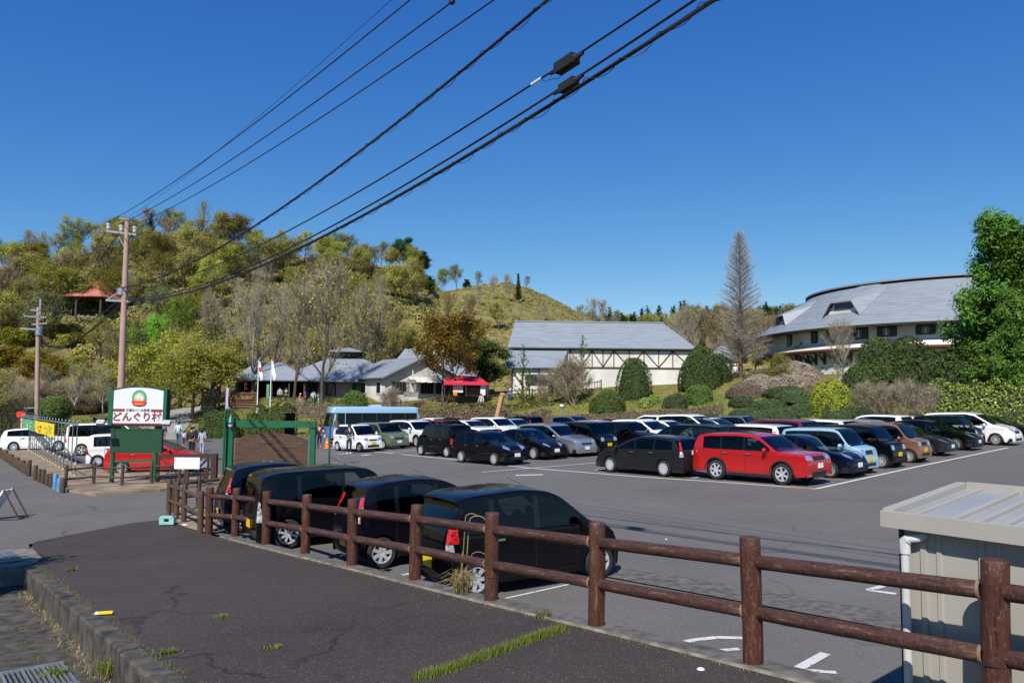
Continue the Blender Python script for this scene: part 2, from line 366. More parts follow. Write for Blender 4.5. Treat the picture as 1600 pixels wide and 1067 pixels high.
def path_sheets():
    # raised footpath, laid out along the fence: n=-.3 (fence side) .. n=-4.05 (curb)
    def grid(name, n0, n1, s0, s1, ds, m, label, zf, lim=None):
        b = MB(); ns = np.linspace(n0, n1, 7); ss = np.arange(s0, s1+.01, ds); idx = {}
        for i, s in enumerate(ss):
            for j, n in enumerate(ns):
                x, y = fl(s, n); idx[i, j] = b.P((x, y, zf(x, y)))
        for i in range(len(ss)-1):
            for j in range(len(ns)-1): b.face((idx[i, j], idx[i, j+1], idx[i+1, j+1], idx[i+1, j]))
        o = b.build(name, m, smooth=60); return tag(o, label, kind='structure')
    grid('footpath', -.14, -3.92, -16, 12.8, .8, M_PATH, 'dark worn asphalt footpath beside the log fence', lambda x, y: path_z(x, y)+.01)
    # far tongue of the footpath reaching the side road (photo outline)
    b = MB(); pts = [on_path(x, y) for x, y in ((92, 905),)]
    a = fl(12.8, -.14); c = fl(12.8, -3.92)
    outline = [(a[0], a[1]), (fl(13.9, -.14)), (-8.1, 19.55), (-9.4, 20.9), (-9.95, 20.5), (-10.55, 18.9), (-10.9, 17.9), (-10.6, 17.3), (-10.4, 16.6), (c[0]-.5, c[1]+.5), (c[0], c[1])]
    vv = [b.P((x, y, max(path_z(x, y)+.01, SL*x+.012))) for x, y in outline]; ctr = b.P((-8.6, 17.6, max(path_z(-8.6, 17.6)+.01, SL*-8.6+.03)))
    for k in range(len(vv)): b.face((ctr, vv[k], vv[(k+1) % len(vv)]))
    o = b.build('footpath_end', M_PATH); tag(o, 'end of the asphalt footpath where it meets the side road', kind='structure')
    # concrete footing strip under the fence, with its drop to the car park
    b = MB(); ss = np.arange(-16, 14.01, 1.0); rows = []
    for s in ss:
        w = .14+.01*math.sin(s*3.1)
        x0, y0 = fl(s, -w); x1, y1 = fl(s, .14); z = max(path_z(*fl(s, 0)), SL*x1+.05)
        rows.append([b.P((x0, y0, z+.022)), b.P((x0+.03, y0+.03, z+.03)), b.P((x1, y1, z+.03)), b.P((x1+.05, y1+.04, min(z, SL*x1)-.1)), b.P((x0, y0, z-.2))])
    for p, q in zip(rows, rows[1:]):
        for k in range(3): b.face((p[k], p[k+1], q[k+1], q[k]))
        b.face((p[4], p[0], q[0], q[4]))
    o = b.build('fence_footing', M_CONC, smooth=30); tag(o, 'pale concrete footing strip under the log fence', kind='structure')
    b = MB(); rr = []
    for s in ss:
        j = .012*math.sin(s*7.3)+.01*math.sin(s*3.1); x0, y0 = fl(s, -.175+j); x1, y1 = fl(s, -.13+j*.5); z = max(path_z(*fl(s, 0)), SL*x1+.05)+.036; rr.append((b.P((x0, y0, z-.02)), b.P((x0+.01, y0, z)), b.P((x1, y1, z))))
    for p, q in zip(rr, rr[1:]):
        for k in range(2): b.face((p[k], p[k+1], q[k+1], q[k]))
    o = b.build('footing_edge', M_CONC_L, smooth=30); tag(o, 'thin pale concrete edge between footpath and fence footing', kind='structure')
    # curb stones along the left edge of the path: separate blocks
    root = empty('curb'); tag(root, kind='structure', label='mossy concrete curb dropping to the roadside gutter')
    s = -10.; k = 0
    while s < 12.1:
        L_ = .98; x0, y0 = fl(s, -3.92); x1, y1 = fl(s+L_-.015, -3.92); x2, y2 = fl(s+L_-.015, -4.13); x3, y3 = fl(s, -4.13)
        z0, z1 = path_z(x0, y0)+.02, path_z(x1, y1)+.02
        if s > 9.0: z0 += 0
        bb = MB(); jit = random.Random(k).uniform(-.008, .008); k += 1
        xm, ym = fl(s, -4.10); xn, yn = fl(s+L_-.015, -4.10)
        t = [(x0, y0, z0+jit), (x1, y1, z1+jit), (xn, yn, z1+jit), (x2, y2, z1+jit-.025), (x2, y2, z1-.5), (x1, y1, z1-.5)]
        u = [(xm, ym, z0+jit), (x3, y3, z0+jit-.025), (x3, y3, z0-.5), (x0, y0, z0-.5)]
        A = [bb.P(p) for p in (t[0], u[0], u[1], u[2], u[3])]; B_ = [bb.P(p) for p in (t[1], t[2], t[3], t[4], t[5])]
        for q in range(5): bb.face((A[q], B_[q], B_[(q+1) % 5], A[(q+1) % 5]))
        bb.face(A[::-1]); bb.face(B_)
        bb.build('curb_stone', M_CONC_D, root, smooth=25); s += L_
    # road and gutter floor below the curb
    b = MB(); c = [fl(-16, -4.1), fl(12.9, -4.1), fl(12.9, -5.25), fl(-16, -5.25)]
    b.face([b.P((x, y, path_z(x, y)-.345)) for x, y in c][::-1])
    o = b.build('gutter_floor', M_CONC_D); tag(o, 'cracked brown concrete gutter below the curb', kind='structure')
    b = MB(); c = [fl(-16, -5.25), fl(12.9, -5.25), fl(12.9, -24), fl(-16, -24)]
    b.face([b.P((x, y, path_z(x, y)-.335)) for x, y in c][::-1])
    o = b.build('road', M_ROAD); tag(o, 'dark asphalt of the road beside the gutter', kind='structure')
    # covered crossing at the end of the gutter
    b = MB(); c = [fl(12.85, -3.95), fl(13.6, -3.7), fl(15.6, -3.62), fl(15.9, -4.2), fl(15.9, -12), fl(12.85, -12)]
    top = [(x, y, max(path_z(x, y)+.012, SL*x+.02)) for x, y in c]; b.prism([(x, y, z-.6) for x, y, z in top], (0, 0, .6))
    o = b.build('gutter_crossing', M_CONC_L); tag(o, 'rough concrete slab bridging the gutter', kind='structure')
path_sheets()
def strip(b, pts, w, h, zf=lotz):
    """painted stripe along world points (x,y)"""
    pts = [np.array(p[:2], float) for p in pts]
    for a, c in zip(pts, pts[1:]):
        d = (c-a)/np.linalg.norm(c-a); n = np.array([-d[1], d[0]])*w/2; k = max(1, int(np.linalg.norm(c-a)/4))
        for i in range(k):
            p, q = a+(c-a)*i/k, a+(c-a)*(i+1)/k
            b.poly([(v[0], v[1], zf(v[0], v[1])+h) for v in (p-n, q-n, q+n, p+n)])
U_ = np.array([.655, -.7556]); V_ = np.array([.7156, .6985]); C_ = np.array([9.99, 25.4])
def lp(u, v): return C_+U_*u+V_*v
def markings():
    b = MB()
    strip(b, [on_lot(512, 699.5), on_lot(600, 707), on_lot(700, 717), on_lot(825, 731), on_lot(1000, 745), on_lot(1137, 754), on_lot(1275, 764)], .15, .008)
    strip(b, [on_lot(1275, 764), on_lot(1425, 731), on_lot(1525, 710), on_lot(1575, 699.5)], .15, .012)
    for u0 in (-4.9, -9.9): strip(b, [lp(u0, .1), lp(u0, 30)], .12, .016)
    strip(b, [on_lot(985, 719), on_lot(752, 738)], .13, .016)
    strip(b, [on_lot(848, 741.5), on_lot(806, 742.5)], .3, .008)
    strip(b, [on_lot(529, 710), on_lot(570, 706)], .13, .008); strip(b, [on_lot(566, 711.5), on_lot(578, 710)], .3, .008)
    for u0 in (-21.4, -16.7, -26.5): strip(b, [lp(u0, .2), lp(u0, 24)], .12, .02)
    o = b.build('parking_lines', M_LINE); tag(o, 'white painted parking bay lines', kind='structure')
    b = MB()
    for v in np.arange(0, 25, 2.75):
        for u0 in (0, -4.9): strip(b, [lp(u0-1.3, v), lp(u0-.15, v)], .12, .024)
        for u0 in (-13.2, -24.6): strip(b, [lp(u0-1., v), lp(u0-.0, v)], .12, .024)
    o = b.build('bay_ticks', M_ORANGE); tag(o, 'faded orange bay tick marks', kind='structure')
    b = MB()
    arc = [on_lot(x, y) for x, y in ((1160, 997), (1120, 996), (1085, 1000), (1062, 1005))]
    strip(b, arc, .11, .008); strip(b, [on_lot(1062, 1005), on_lot(1115, 1017)], .08, .008); strip(b, [on_lot(1115, 1017), on_lot(1155, 1014)], .09, .008)
    strip(b, [on_lot(1290, 1021), on_lot(1243, 1047)], .13, .008); strip(b, [on_lot(1228, 1045), on_lot(1307, 1051)], .09, .008)
    strip(b, [on_lot(1394, 912), on_lot(1356, 922)], .12, .008); strip(b, [on_lot(1356, 922), on_lot(1400, 928)], .12, .008)
    strip(b, [on_lot(618, 901), on_lot(640, 896)], .1, .008)
    strip(b, [on_lot(790, 935), on_lot(925, 905)], .06, .008)
    o = b.build('hand_painted_marks', M_LINE_W); tag(o, 'rough white painted marks on the asphalt behind the fence', kind='structure')
    b = MB()
    for x in range(940, 1500, 20):
        y0 = lambda q: 884+(q-960)*.173; y1 = lambda q: 905+(q-960)*.185
        P = [on_lot(x, y1(x)), on_lot(x+20, y1(x+20)), on_lot(x+20, y0(x+20)), on_lot(x, y0(x))]
        b.poly([(p[0], p[1], SL*p[0]+.028) for p in P])
    o = b.build('drain_strip', M_CONC); tag(o, 'concrete drain strip crossing the near asphalt', kind='structure')
    # planting island by the sign with its dirt, and walkway uphill
    b = MB(); isl = [(0, 700), (60, 735), (100, 768), (150, 775), (250, 768), (345, 757), (345, 745), (300, 741), (170, 740), (118, 728), (60, 700), (20, 683), (-20, 683)]
    pp = [on_lot(*q) for q in isl]; b.prism([(p[0], p[1], p[2]-.2) for p in pp][::-1], (0, 0, .30))
    o = b.build('planting_island', M_DIRT); tag(o, 'bare dirt island with a low kerb round the sign', kind='structure')
    # verge of dirt between car bay and kerb by the near fence corner
    b = MB(); pp = [on_lot(*q) for q in [(258, 800), (300, 793), (345, 800), (352, 812), (330, 836), (300, 828), (262, 816)]]
    b.poly([(p[0], p[1], p[2]+.03) for p in pp][::-1])
    o = b.build('corner_verge', M_DIRT); tag(o, 'dusty verge inside the log fence corner', kind='structure')
    # plaza / walkway sheet climbing to the entrance
    b = MB(); n = 26; rows = []
    for i in range(n):
        u = i/(n-1); yy = 688-(688-639)*u; Y = 58+u*38
        xl, xr = 150+u*90, 262+u*80
        row = []
        for k in range(9):
            px = xl+(xr-xl)*k/8; x = (px-800)/1200*Y; row.append(b.P((x, Y, G(x, Y)+.06)))
        rows.append(row)
    for p, q in zip(rows, rows[1:]):
        for k in range(8): b.face((p[k], p[k+1], q[k+1], q[k]))
    o = b.build('walkway', M_PLAZA, smooth=60); tag(o, 'beige paved walkway climbing to the entrance', kind='structure')
markings()
# ================================================================= CARS
def paint(name, c, metal=.25, rough=.32):
    m, nt, b = new_mat(name)
    b.inputs['Base Color'].default_value = c+(1,); b.inputs['Metallic'].default_value = metal
    b.inputs['Roughness'].default_value = rough; b.inputs['Coat Weight'].default_value = .6 if max(c) < .03 else 1.; b.inputs['Coat Roughness'].default_value = .02; b.inputs['Coat IOR'].default_value = 1.45
    b.inputs['Specular IOR Level'].default_value = .02 if max(c) < .1 else .4
    tc = nt.nodes.new('ShaderNodeTexCoord').outputs['Object']
    sx = nt.nodes.new('ShaderNodeSeparateXYZ'); nt.links.new(tc, sx.inputs[0])
    # road dust low on the panels
    mr = nt.nodes.new('ShaderNodeMapRange'); nt.links.new(sx.outputs[2], mr.inputs[0]); mr.inputs[1].default_value = .15; mr.inputs[2].default_value = .75; mr.inputs[3].default_value = .02 if max(c) < .1 else .12; mr.inputs[4].default_value = .0
    mu = nt.nodes.new('ShaderNodeMath'); mu.operation = 'MULTIPLY'; nt.links.new(mr.outputs[0], mu.inputs[0]); nt.links.new(noise(nt, tc, 5, 4), mu.inputs[1])
    nt.links.new(mix(nt, mu.outputs[0], c, (.28, .25, .21)), b.inputs['Base Color'])
    return m
PAINT = {k: paint('car_paint_'+k, c, mt) for k, c, mt in [
    ('black', (.003, .0032, .0045), .0), ('white', (.82, .82, .80), .0), ('red', (.46, .007, .008), .15), ('navy', (.003, .0045, .017), .1),
    ('silver', (.42, .44, .46), .7), ('skyblue', (.33, .52, .66), .1), ('bronze', (.34, .17, .095), .5), ('grey', (.016, .017, .021), .2),
    ('olive', (.13, .17, .09), .15), ('maroon', (.17, .015, .03), .3), ('bluegrey', (.13, .16, .24), .4), ('purpleblack', (.005, .0036, .008), .1),
    ('paleblue', (.30, .48, .58), .1), ('lavender', (.36, .38, .45), .5), ('busblue', (.13, .18, .52), .1), ('orange', (.62, .10, .025), .1)]}
M_GLASS = glass_mat('car_glass', (.55, .63, .60), refl=.8); M_TINT = glass_mat('privacy_glass', (.13, .15, .15), refl=.7)
M_TYRE = mat('tyre_rubber', (.018, .018, .019), .8, var=.2); M_BLK = mat('black_plastic', (.014, .014, .015), .55, var=.1)
M_GBLK = mat('gloss_black_trim', (.006, .006, .007), .15, var=.0)
M_ALLOY = mat('alloy_wheel_silver', (.74, .75, .77), .35, .55, var=.04); M_CHROME = mat('chrome', (.75, .76, .78), .12, 1., var=.02)
M_SEAT = mat('seat_cloth', (.05, .048, .045), .9); M_INT = mat('car_interior', (.03, .03, .03), .9)
M_PLATE_W = mat('white_number_plate', (.78, .78, .76), .5, var=.03); M_PLATE_Y = mat('yellow_number_plate', (.80, .50, .015), .5, var=.04)
M_SEAM = mat('panel_gap', (.004, .004, .004), .9, var=.0)
def lamp_mat(name, c, refl):
    m, nt, b = new_mat(name); tc = nt.nodes.new('ShaderNodeTexCoord').outputs['Object']
    vo = nt.nodes.new('ShaderNodeTexVoronoi'); vo.inputs['Scale'].default_value = 13; nt.links.new(tc, vo.inputs[0])
    nt.links.new(ramp(nt, vo.outputs['Distance'], [(.1, tuple(x*.35 for x in c)), (.45, c)]), b.inputs['Base Color'])
    b.inputs['Metallic'].default_value = refl; b.inputs['Roughness'].default_value = .22; b.inputs['Coat Weight'].default_value = 1; b.inputs['Coat Roughness'].default_value = .02
    bp = nt.nodes.new('ShaderNodeBump'); bp.inputs['Strength'].default_value = .6; bp.inputs['Distance'].default_value = .03
    nt.links.new(vo.outputs['Distance'], bp.inputs['Height']); nt.links.new(bp.outputs[0], b.inputs['Normal'])
    return m
M_HEAD = lamp_mat('headlamp_lens', (.85, .87, .9), .75); M_TAIL = lamp_mat('red_taillamp_lens', (.55, .012, .010), .0)
M_TAILW = lamp_mat('clear_taillamp_lens', (.8, .8, .82), .5)

def rim_mesh(kind, r, w=.17):
    """wheel rim, axis y, outer face towards -y"""
    b = MB(); b.mi = 1
    b.lathe([(.001, .02), (r*.93, .02)], 28, 'y')
    b.mi = 0
    b.lathe([(r, -w/2+.005), (r*1.02, -w/2-.004), (r*.94, -w/2-.004), (r*.90, -w/2+.03), (r*.90, .02)], 28, 'y')
    b.lathe([(.001, -w/2+.012), (.05, -w/2+.012), (.065, -w/2+.03), (.07, 0)], 12, 'y')
    n, dbl = {'six': (6, 0), 'multi': (12, 0), 'five': (5, 1), 'seven': (7, 0), 'eight': (8, 0), 'cap': (9, 0)}[kind]
    for k in range(n):
        a = 2*math.pi*k/n
        for off in ((-.13, .13) if dbl else (0,)):
            c, s = math.cos(a+off*.35), math.sin(a+off*.35); c2, s2 = math.cos(a+off), math.sin(a+off)
            wd = {'six': .085, 'multi': .03, 'five': .032, 'seven': .06, 'eight': .045, 'cap': .075}[kind]
            p0 = Vector((.04*c, -w/2+.02, .04*s)); p1 = Vector((r*.93*c2, -w/2+.012, r*.93*s2))
            b.bar(p0, p1, wd if kind != 'six' else .07, .03, up=(0, 1, 0))
    if kind == 'cap': b.lathe([(.02, -w/2+.008), (r*.5, -w/2+.004), (r*.62, -w/2+.03)], 18, 'y')
    return b.mesh('rim', [M_ALLOY, M_BLK], 30)
def tyre_mesh(r, rr, w=.19):
    b = MB(); b.lathe([(rr, -w/2+.012), (rr+.012, -w/2), (r*.93, -w/2-.002), (r*.985, -w/2+.02), (r, -w/4), (r, w/4), (r*.985, w/2-.02), (r*.93, w/2), (rr, w/2)], 30, 'y')
    return b.mesh('wheel', M_TYRE, 40)

def drape(bvh, quad, ang, n=7, m=4, off=.006):
    """lay a small panel on the car's skin. quad: 4x(q,z) seen from direction ang (deg from +x axis)"""
    a = R_(ang); d = Vector((-math.cos(a), -math.sin(a), 0)); e = Vector((-math.sin(a), math.cos(a), 0))
    grid = []
    for j in range(m+1):
        row = []
        for i in range(n+1):
            u, v = i/n, j/m
            q = (1-u)*(1-v)*quad[0][0]+u*(1-v)*quad[1][0]+u*v*quad[2][0]+(1-u)*v*quad[3][0]
            z = (1-u)*(1-v)*quad[0][1]+u*(1-v)*quad[1][1]+u*v*quad[2][1]+(1-u)*v*quad[3][1]
            o = e*q+Vector((0, 0, z))-d*6
            loc, nor, _, _ = bvh.ray_cast(o, d, 12)
            row.append(None if loc is None else loc-d*off)
        grid.append(row)
    return grid
def add_grid(b, g):
    ids = [[None if p is None else b.P(p) for p in r] for r in g]
    for r0, r1 in zip(ids, ids[1:]):
        for k in range(len(r0)-1):
            q = (r0[k], r0[k+1], r1[k+1], r1[k])
            if None not in q: b.face(q)
def clip_quad(xc, z0, z1, w): return [(xc-w/2, z0), (xc+w/2, z0), (xc+w/2, z1), (xc-w/2, z1)]

CARS = {}
def car_type(name, L, W, H, sil, belt, roofx, tumble, wheels, pillars, head, tail, rim='five', wr=.31, sill=.19, tint_from=1, grille=None, plate_h=(.42, .8), front_round=.16, rear_round=.05, dark_pillar=True, black_sill=False, roof_rails=False, fogs=None, tail_ang=150, head_ang=28, rear_glass=(.93, .95), seam=True, antenna=False):
    """sil: profile points (x,z) nose->roof->tail; belt: (front z, rear z); roofx: (windscreen base, top, rear-glass top, rear-glass base)"""
    # --- stations
    P = [Vector((x, 0, z)) for x, z in sil]; pts = []
    for a, c in zip(P, P[1:]):
        k = max(2, int((c-a).length/.085))
        for i in range(k): pts.append(a+(c-a)*i/k)
    pts.append(P[-1])
    for _ in range(2): pts = [pts[0]]+[(pts[i-1]+pts[i]*2+pts[i+1])/4 for i in range(1, len(pts)-1)]+[pts[-1]]
    xf, xr = L/2, -L/2
    def bz(x): u = (x-xr)/L; return belt[1]+(belt[0]-belt[1])*u
    def hw(x, z):
        w = W/2
        u = max(0, (x-(xf-.75))/.75); w *= 1-front_round*u*u
        u = max(0, ((xr+.5)-x)/.5); w *= 1-rear_round*u*u
        bb = bz(x)
        if z > bb: w *= 1-tumble*((z-bb)/(H-bb))**1.15
        else:
            t = (bb-z)/bb; w *= 1-.02*t-.05*max(0, (t-.72)/.28)
            q = bb-z; w += .016*math.exp(-((q-.09)/.05)**2)-.010*math.exp(-((q-.26)/.10)**2)+.014*math.exp(-((z-.38)/.07)**2)-.012
        return w
    def zb(x):
        z = sill
        for xw in wheels:
            Ra = wr+.055
            if abs(x-xw) < Ra: z = max(z, wr+math.sqrt(Ra*Ra-(x-xw)**2))
        if x > xf-.35: z = max(z, sill+(x-(xf-.35))*.12)
        return z
    rows_t = [None, .30, .40, .52, .66, .80, 'b-', 'bm', 'b', 'w0', 'w1', 'e']
    V = []; NR = 14
    for p in pts:
        x, zt = p.x, p.z; x = max(min(x, xf), xr); ze = zt-.055 if zt > .5 else zt-.02
        bb = bz(x); lo = zb(x); zs = [lo]
        for r in rows_t[1:]:
            if r == 'b-': z = bb-.13
            elif r == 'bm': z = bb-.07
            elif r == 'b': z = bb
            elif r == 'w0': z = bb+.025
            elif r == 'w1': z = max(ze-.055, bb+.03)
            elif r == 'e': z = ze
            else: z = r
            zs.append(z)
        K = len(zs)
        for k in range(K): zs[k] = min(zs[k], ze-.003*(K-1-k))
        for k in range(1, K): zs[k] = max(zs[k], zs[k-1]+.0008)
        we = hw(x, zs[-1]); pr = [(hw(x, z), z) for z in zs]
        top = zs[-1]; dz = max(zt-top, .004)
        pr += [(we*.955, top+dz*.6), (we*.80, top+dz*.86), (we*.42, top+dz*.98), (0, top+dz)]
        V.append((x, pr))
    NR = len(V[0][1]); nW0, nW1 = 9, 10
    b = MB(); ids = []
    for x, pr in V:
        left = [b.P((x, y, z)) for y, z in pr]; right = [b.P((x, -y, z)) for y, z in pr[:-1]]+[left[-1]]
        ids.append((left, right))
    body, gl = [], {}
    wins = pillars                                  # list of (x_front, x_rear)
    xw0, xw1, xg0, xg1 = roofx
    for i in range(len(V)-1):
        xm = (V[i][0]+V[i+1][0])/2; zt = (pts[i].z+pts[i+1].z)/2
        for side in (0, 1):
            A, B = ids[i][side], ids[i+1][side]
            for k in range(NR-1):
                q = (A[k], B[k], B[k+1], A[k+1]) if side == 0 else (A[k+1], B[k+1], B[k], A[k])
                key = None
                if k == nW0 and V[i][1][nW1][1]-V[i][1][nW0][1] > .05:
                    for wi, (a, c) in enumerate(wins):
                        if c < xm < a: key = ('side', wi, side)
                    if key is None and dark_pillar and wins[-1][1] < xm < wins[0][0]: key = ('pillar', side, sum(1 for w_ in wins if w_[1] > xm))
                if k >= NR-3 or (k == NR-4 and True):
                    if xw1 < xm < xw0 and i < len(V)//1 and zt > bz(xm)-.06 and pts[i].x > 0: key = ('front',)
                    if xm < 0 and zt < xg0 and zt > xg1 and xm < rear_glass[0]*0+rear_lim(name, L): key = ('rear',)
                if key: gl.setdefault(key, []).append(q)
                else: body.append(q)
    for A, B in ((ids[0][0], ids[0][1]), (ids[-1][0], ids[-1][1])): pass
    def sub(faces, nm, m, sm=30):
        used = {}; vv = []; ff = []
        for f in faces:
            g = []
            for i in f:
                if i not in used: used[i] = len(vv); vv.append(b.v[i])
                g.append(used[i])
            g2 = [x for j, x in enumerate(g) if x != g[j-1]]
            if len(g2) > 2: ff.append(g2)
        me = bpy.data.meshes.new(nm); me.from_pydata(vv, [], ff); me.materials.append(m); me.update(); smooth_me(me, sm); return me
    bm_ = sub(body, 'body', PAINT['black'], 28)
    full = [f for f in body]+[f for g in gl.values() for f in g]
    bvh = BVHTree.FromPolygons([Vector(v) for v in b.v], [list(dict.fromkeys(f)) for f in full if len(set(f)) > 2])
    parts = {'body': bm_, 'glass': []}
    for k, fs in gl.items():
        if k[0] == 'side': parts['glass'].append(('side_window', sub(fs, 'side_window', M_TINT if k[1] >= tint_from else M_GLASS)))
        elif k[0] == 'pillar': parts['glass'].append(('window_pillar', sub(fs, 'window_pillar', M_GBLK)))
        elif k[0] == 'front': parts['glass'].append(('windshield', sub(fs, 'windshield', M_GLASS)))
        else: parts['glass'].append(('rear_window', sub(fs, 'rear_window', M_TINT)))
    # underbody with wheel wells
    u = MB(); yb = W/2-.26
    u.box((0, 0, sill+.14), (L-.25, 2*yb, .26))
    for a, c in ((xf-.1, wheels[0]+wr+.06), (wheels[0]-wr-.06, wheels[1]+wr+.06), (wheels[1]-wr-.06, xr+.1)):
        u.box(((a+c)/2, 0, sill+.12), (abs(a-c), W-.14, .2))
    for xw in wheels:
        for sgn in (-1, 1):
            Ra = wr+.06
            arc = [(xw+Ra*math.cos(t), wr+Ra*math.sin(t)) for t in np.linspace(-.35, math.pi+.35, 15)]
            for (xa, za), (xc, zc) in zip(arc, arc[1:]):
                y0, y1 = sgn*(W/2-.035), sgn*(W/2-.3)
                u.poly([(xa, y0, za), (xc, y0, zc), (xc, y1, zc), (xa, y1, za)])
            u.poly([(x_, sgn*(W/2-.3), z_) for x_, z_ in arc])
    parts['underbody'] = u.mesh('underbody', M_BLK)
    # seats and dashboard
    s_ = MB(); bb = bz(0); sx_ = [xw0-1.15, xw0-2.0]+([xw0-2.85] if L > 4.4 else [])
    for x in sx_:
        if x < xr+.35: continue
        for y in (-W*.23, W*.23):
            s_.box((x+.2, y, bb-.48), (.48, .5, .16)); s_.box((x-.08, y, bb-.18), (.14, .48, .56), Matrix.Rotation(-.22, 3, 'Y'), .85)
            s_.ell((x-.18, y, bb+.2), (.06, .13, .11), 8, 6)
    s_.box((xw0-.32, 0, bb-.10), (.35, W*.82, .16)); s_.box((0, 0, sill+.24), (L-.9, W*.84, .05))
    s_.tube([(xw0-.6+.04*math.sin(t), -W*.23+.17*math.cos(t), bb-.02+.17*math.sin(t)) for t in np.linspace(0, 2*math.pi, 13)], .014, 5)
    parts['seats'] = s_.mesh('seats', M_SEAT, 30)
    # lamps
    def lamp(quads, nm, m, ang):
        out = []
        for sg in (1, -1):
            mb = MB()
            for q in quads:
                if isinstance(q[0], (int, float)): q = q[1]
                A_ = R_(ang*sg); xq = (L/2-.1) if ang < 90 else -(L/2-.06)
                add_grid(mb, drape(bvh, [(-math.sin(A_)*xq+math.cos(A_)*abs(s2)*sg, z) for s2, z in q], ang*sg, 7, 4, .008))
            if mb.f: out.append((nm, mb.mesh(nm, m, 40)))
        return out
    parts['lamps'] = lamp(head, 'headlight', M_HEAD, head_ang)
    for tl in tail: parts['lamps'] += lamp([tl[1]], 'taillight', {'r': M_TAIL, 'w': M_TAILW}[tl[0]], tl[2] if len(tl) > 2 else tail_ang)
    mb = MB()
    for g in (grille or [[(-.35, .62), (.35, .62), (.38, .72), (-.38, .72)]]): add_grid(mb, drape(bvh, g, 0, 8, 2))
    parts['grille'] = mb.mesh('grille', M_BLK, 40)
    # handles, seams
    sm = MB(); hds = []
    for sg in (1, -1):
        ends = sorted({round(x, 2) for w_ in wins for x in w_}, reverse=True)
        doors = [wins[0][0]-.12]+[(wins[i][1]+wins[i+1][0])/2 for i in range(min(2, len(wins)-1))]
        doors = doors+([wins[min(1, len(wins)-1)][1]-.03] if len(wins) < 3 else [])
        ang = 90*sg
        if seam:
            for x in doors:
                q0 = -x*sg
                add_grid(sm, drape(bvh, [(q0-.006, .27), (q0+.006, .27), (q0+.006, bz(x)-.0), (q0-.006, bz(x)-.0)], ang, 1, 10, .004))
            add_grid(sm, drape(bvh, [(-doors[-1]*sg, .27), (-doors[0]*sg, .27), (-doors[0]*sg, .282), (-doors[-1]*sg, .282)], ang, 12, 1, .004))
        for w_ in wins[:2]:
            x = w_[1]+.1; z = bz(x)-.10
            loc = bvh.ray_cast(Vector((x, sg*4, z)), Vector((0, -sg, 0)), 8)[0]
            if loc: hd_ = MB(); hd_.box((x, loc.y+sg*.018, z), (.2, .03, .035)); hds.append(hd_.mesh('door_handle', M_CHROME))
    # tailgate line and bumper lines
    add_grid(sm, drape(bvh, [(-W*.36, plate_h[1]-.24), (W*.36, plate_h[1]-.24), (W*.36, plate_h[1]-.228), (-W*.36, plate_h[1]-.228)], 180, 10, 1, .004))
    add_grid(sm, drape(bvh, [(-W*.38, .70), (W*.38, .70), (W*.38, .708), (-W*.38, .708)], 0, 10, 1, .004))
    parts['seams'] = sm.mesh('panel_gaps', M_SEAM); parts['handles'] = hds
    # mirrors
    mr = []
    xm = wins[0][0]-.1 if wins[0][0] > 0 else 0
    for sg in (1, -1):
        m_ = MB(); yy = hw(xm, bz(xm)+.05); m_.ell((xm, sg*(yy+.13), bz(xm)+.07), (.07, .12, .085), 10, 8); m_.bar((xm, sg*(yy-.03), bz(xm)+.03), (xm, sg*(yy+.07), bz(xm)+.03), .05, .03)
        mr.append(m_.mesh('mirror', PAINT['black'], 50))
    parts['mirrors'] = mr
    # number plates
    for nm, x0, d in (('front', 6, -1), ('rear', -6, 1)):
        z = plate_h[0] if nm == 'front' else plate_h[1]
        loc = bvh.ray_cast(Vector((x0, 0, z)), Vector((d, 0, 0)), 10)[0]
        p = MB(); xx = (loc.x if loc else -d*L/2)-d*.02
        p.box((xx, 0, z), (.015, .33, .165)); parts['plate_'+nm] = p.mesh('number_plate', M_PLATE_W)
    trims = []
    if roof_rails:
        for sg in (-1, 1): tr = MB(); trims.append(('roof_rail', tr)); tr.tube([(x, sg*hw(x, H)*.93, float(np.interp(x, [pt.x for pt in pts[::-1]], [pt.z for pt in pts[::-1]]))+.035) for x in np.linspace(roofx[1]-.2, xr+.5, 8)], .016, 6)
    if black_sill:
        for sg in (1, -1):
            for xw in wheels:
                Ra = wr+.06; pr_ = []
                for t in np.linspace(.02, math.pi-.02, 12):
                    for rr_ in (Ra-.005, Ra+.05):
                        x, z = xw+rr_*math.cos(t), wr+rr_*math.sin(t); pr_.append((x, sg*(hw(x, z)+.012), z))
                tr = MB(); trims.append(('wheel_arch_trim', tr))
                for k in range(0, len(pr_)-2, 2): tr.poly([pr_[k], pr_[k+1], pr_[k+3], pr_[k+2]])
            tr = MB(); trims.append(('side_skirt', tr)); tr.box((sum(wheels)/2, sg*(W/2-.04), .27), (wheels[0]-wheels[1]-2*wr-.1, .05, .1))
        tr = MB(); trims.append(('bumper_trim', tr)); tr.box((xr+.05, 0, .38), (.16, W*.86, .2)); tr = MB(); trims.append(('bumper_trim', tr)); tr.box((xf-.09, 0, .32), (.14, W*.46, .12))
    if antenna: tr = MB(); trims.append(('antenna', tr)); za = float(np.interp(roofx[1]-.2, [q.x for q in pts[::-1]], [q.z for q in pts[::-1]])); tr.tube([(roofx[1]-.2, .0, za-.02), (roofx[1]-.62, .0, za+.20)], .0035, 4)
    # rear wiper and spoiler lip
    parts['trims'] = [x_.mesh(n_, M_BLK) for n_, x_ in trims]
    rr = wr*.66
    parts['tyre'] = tyre_mesh(wr, rr); parts['rim'] = rim_mesh(rim, rr)
    CARS[name] = dict(p=parts, L=L, W=W, H=H, wheels=wheels, wr=wr, plate_h=plate_h)
def rear_lim(name, L): return -L/2+1.15
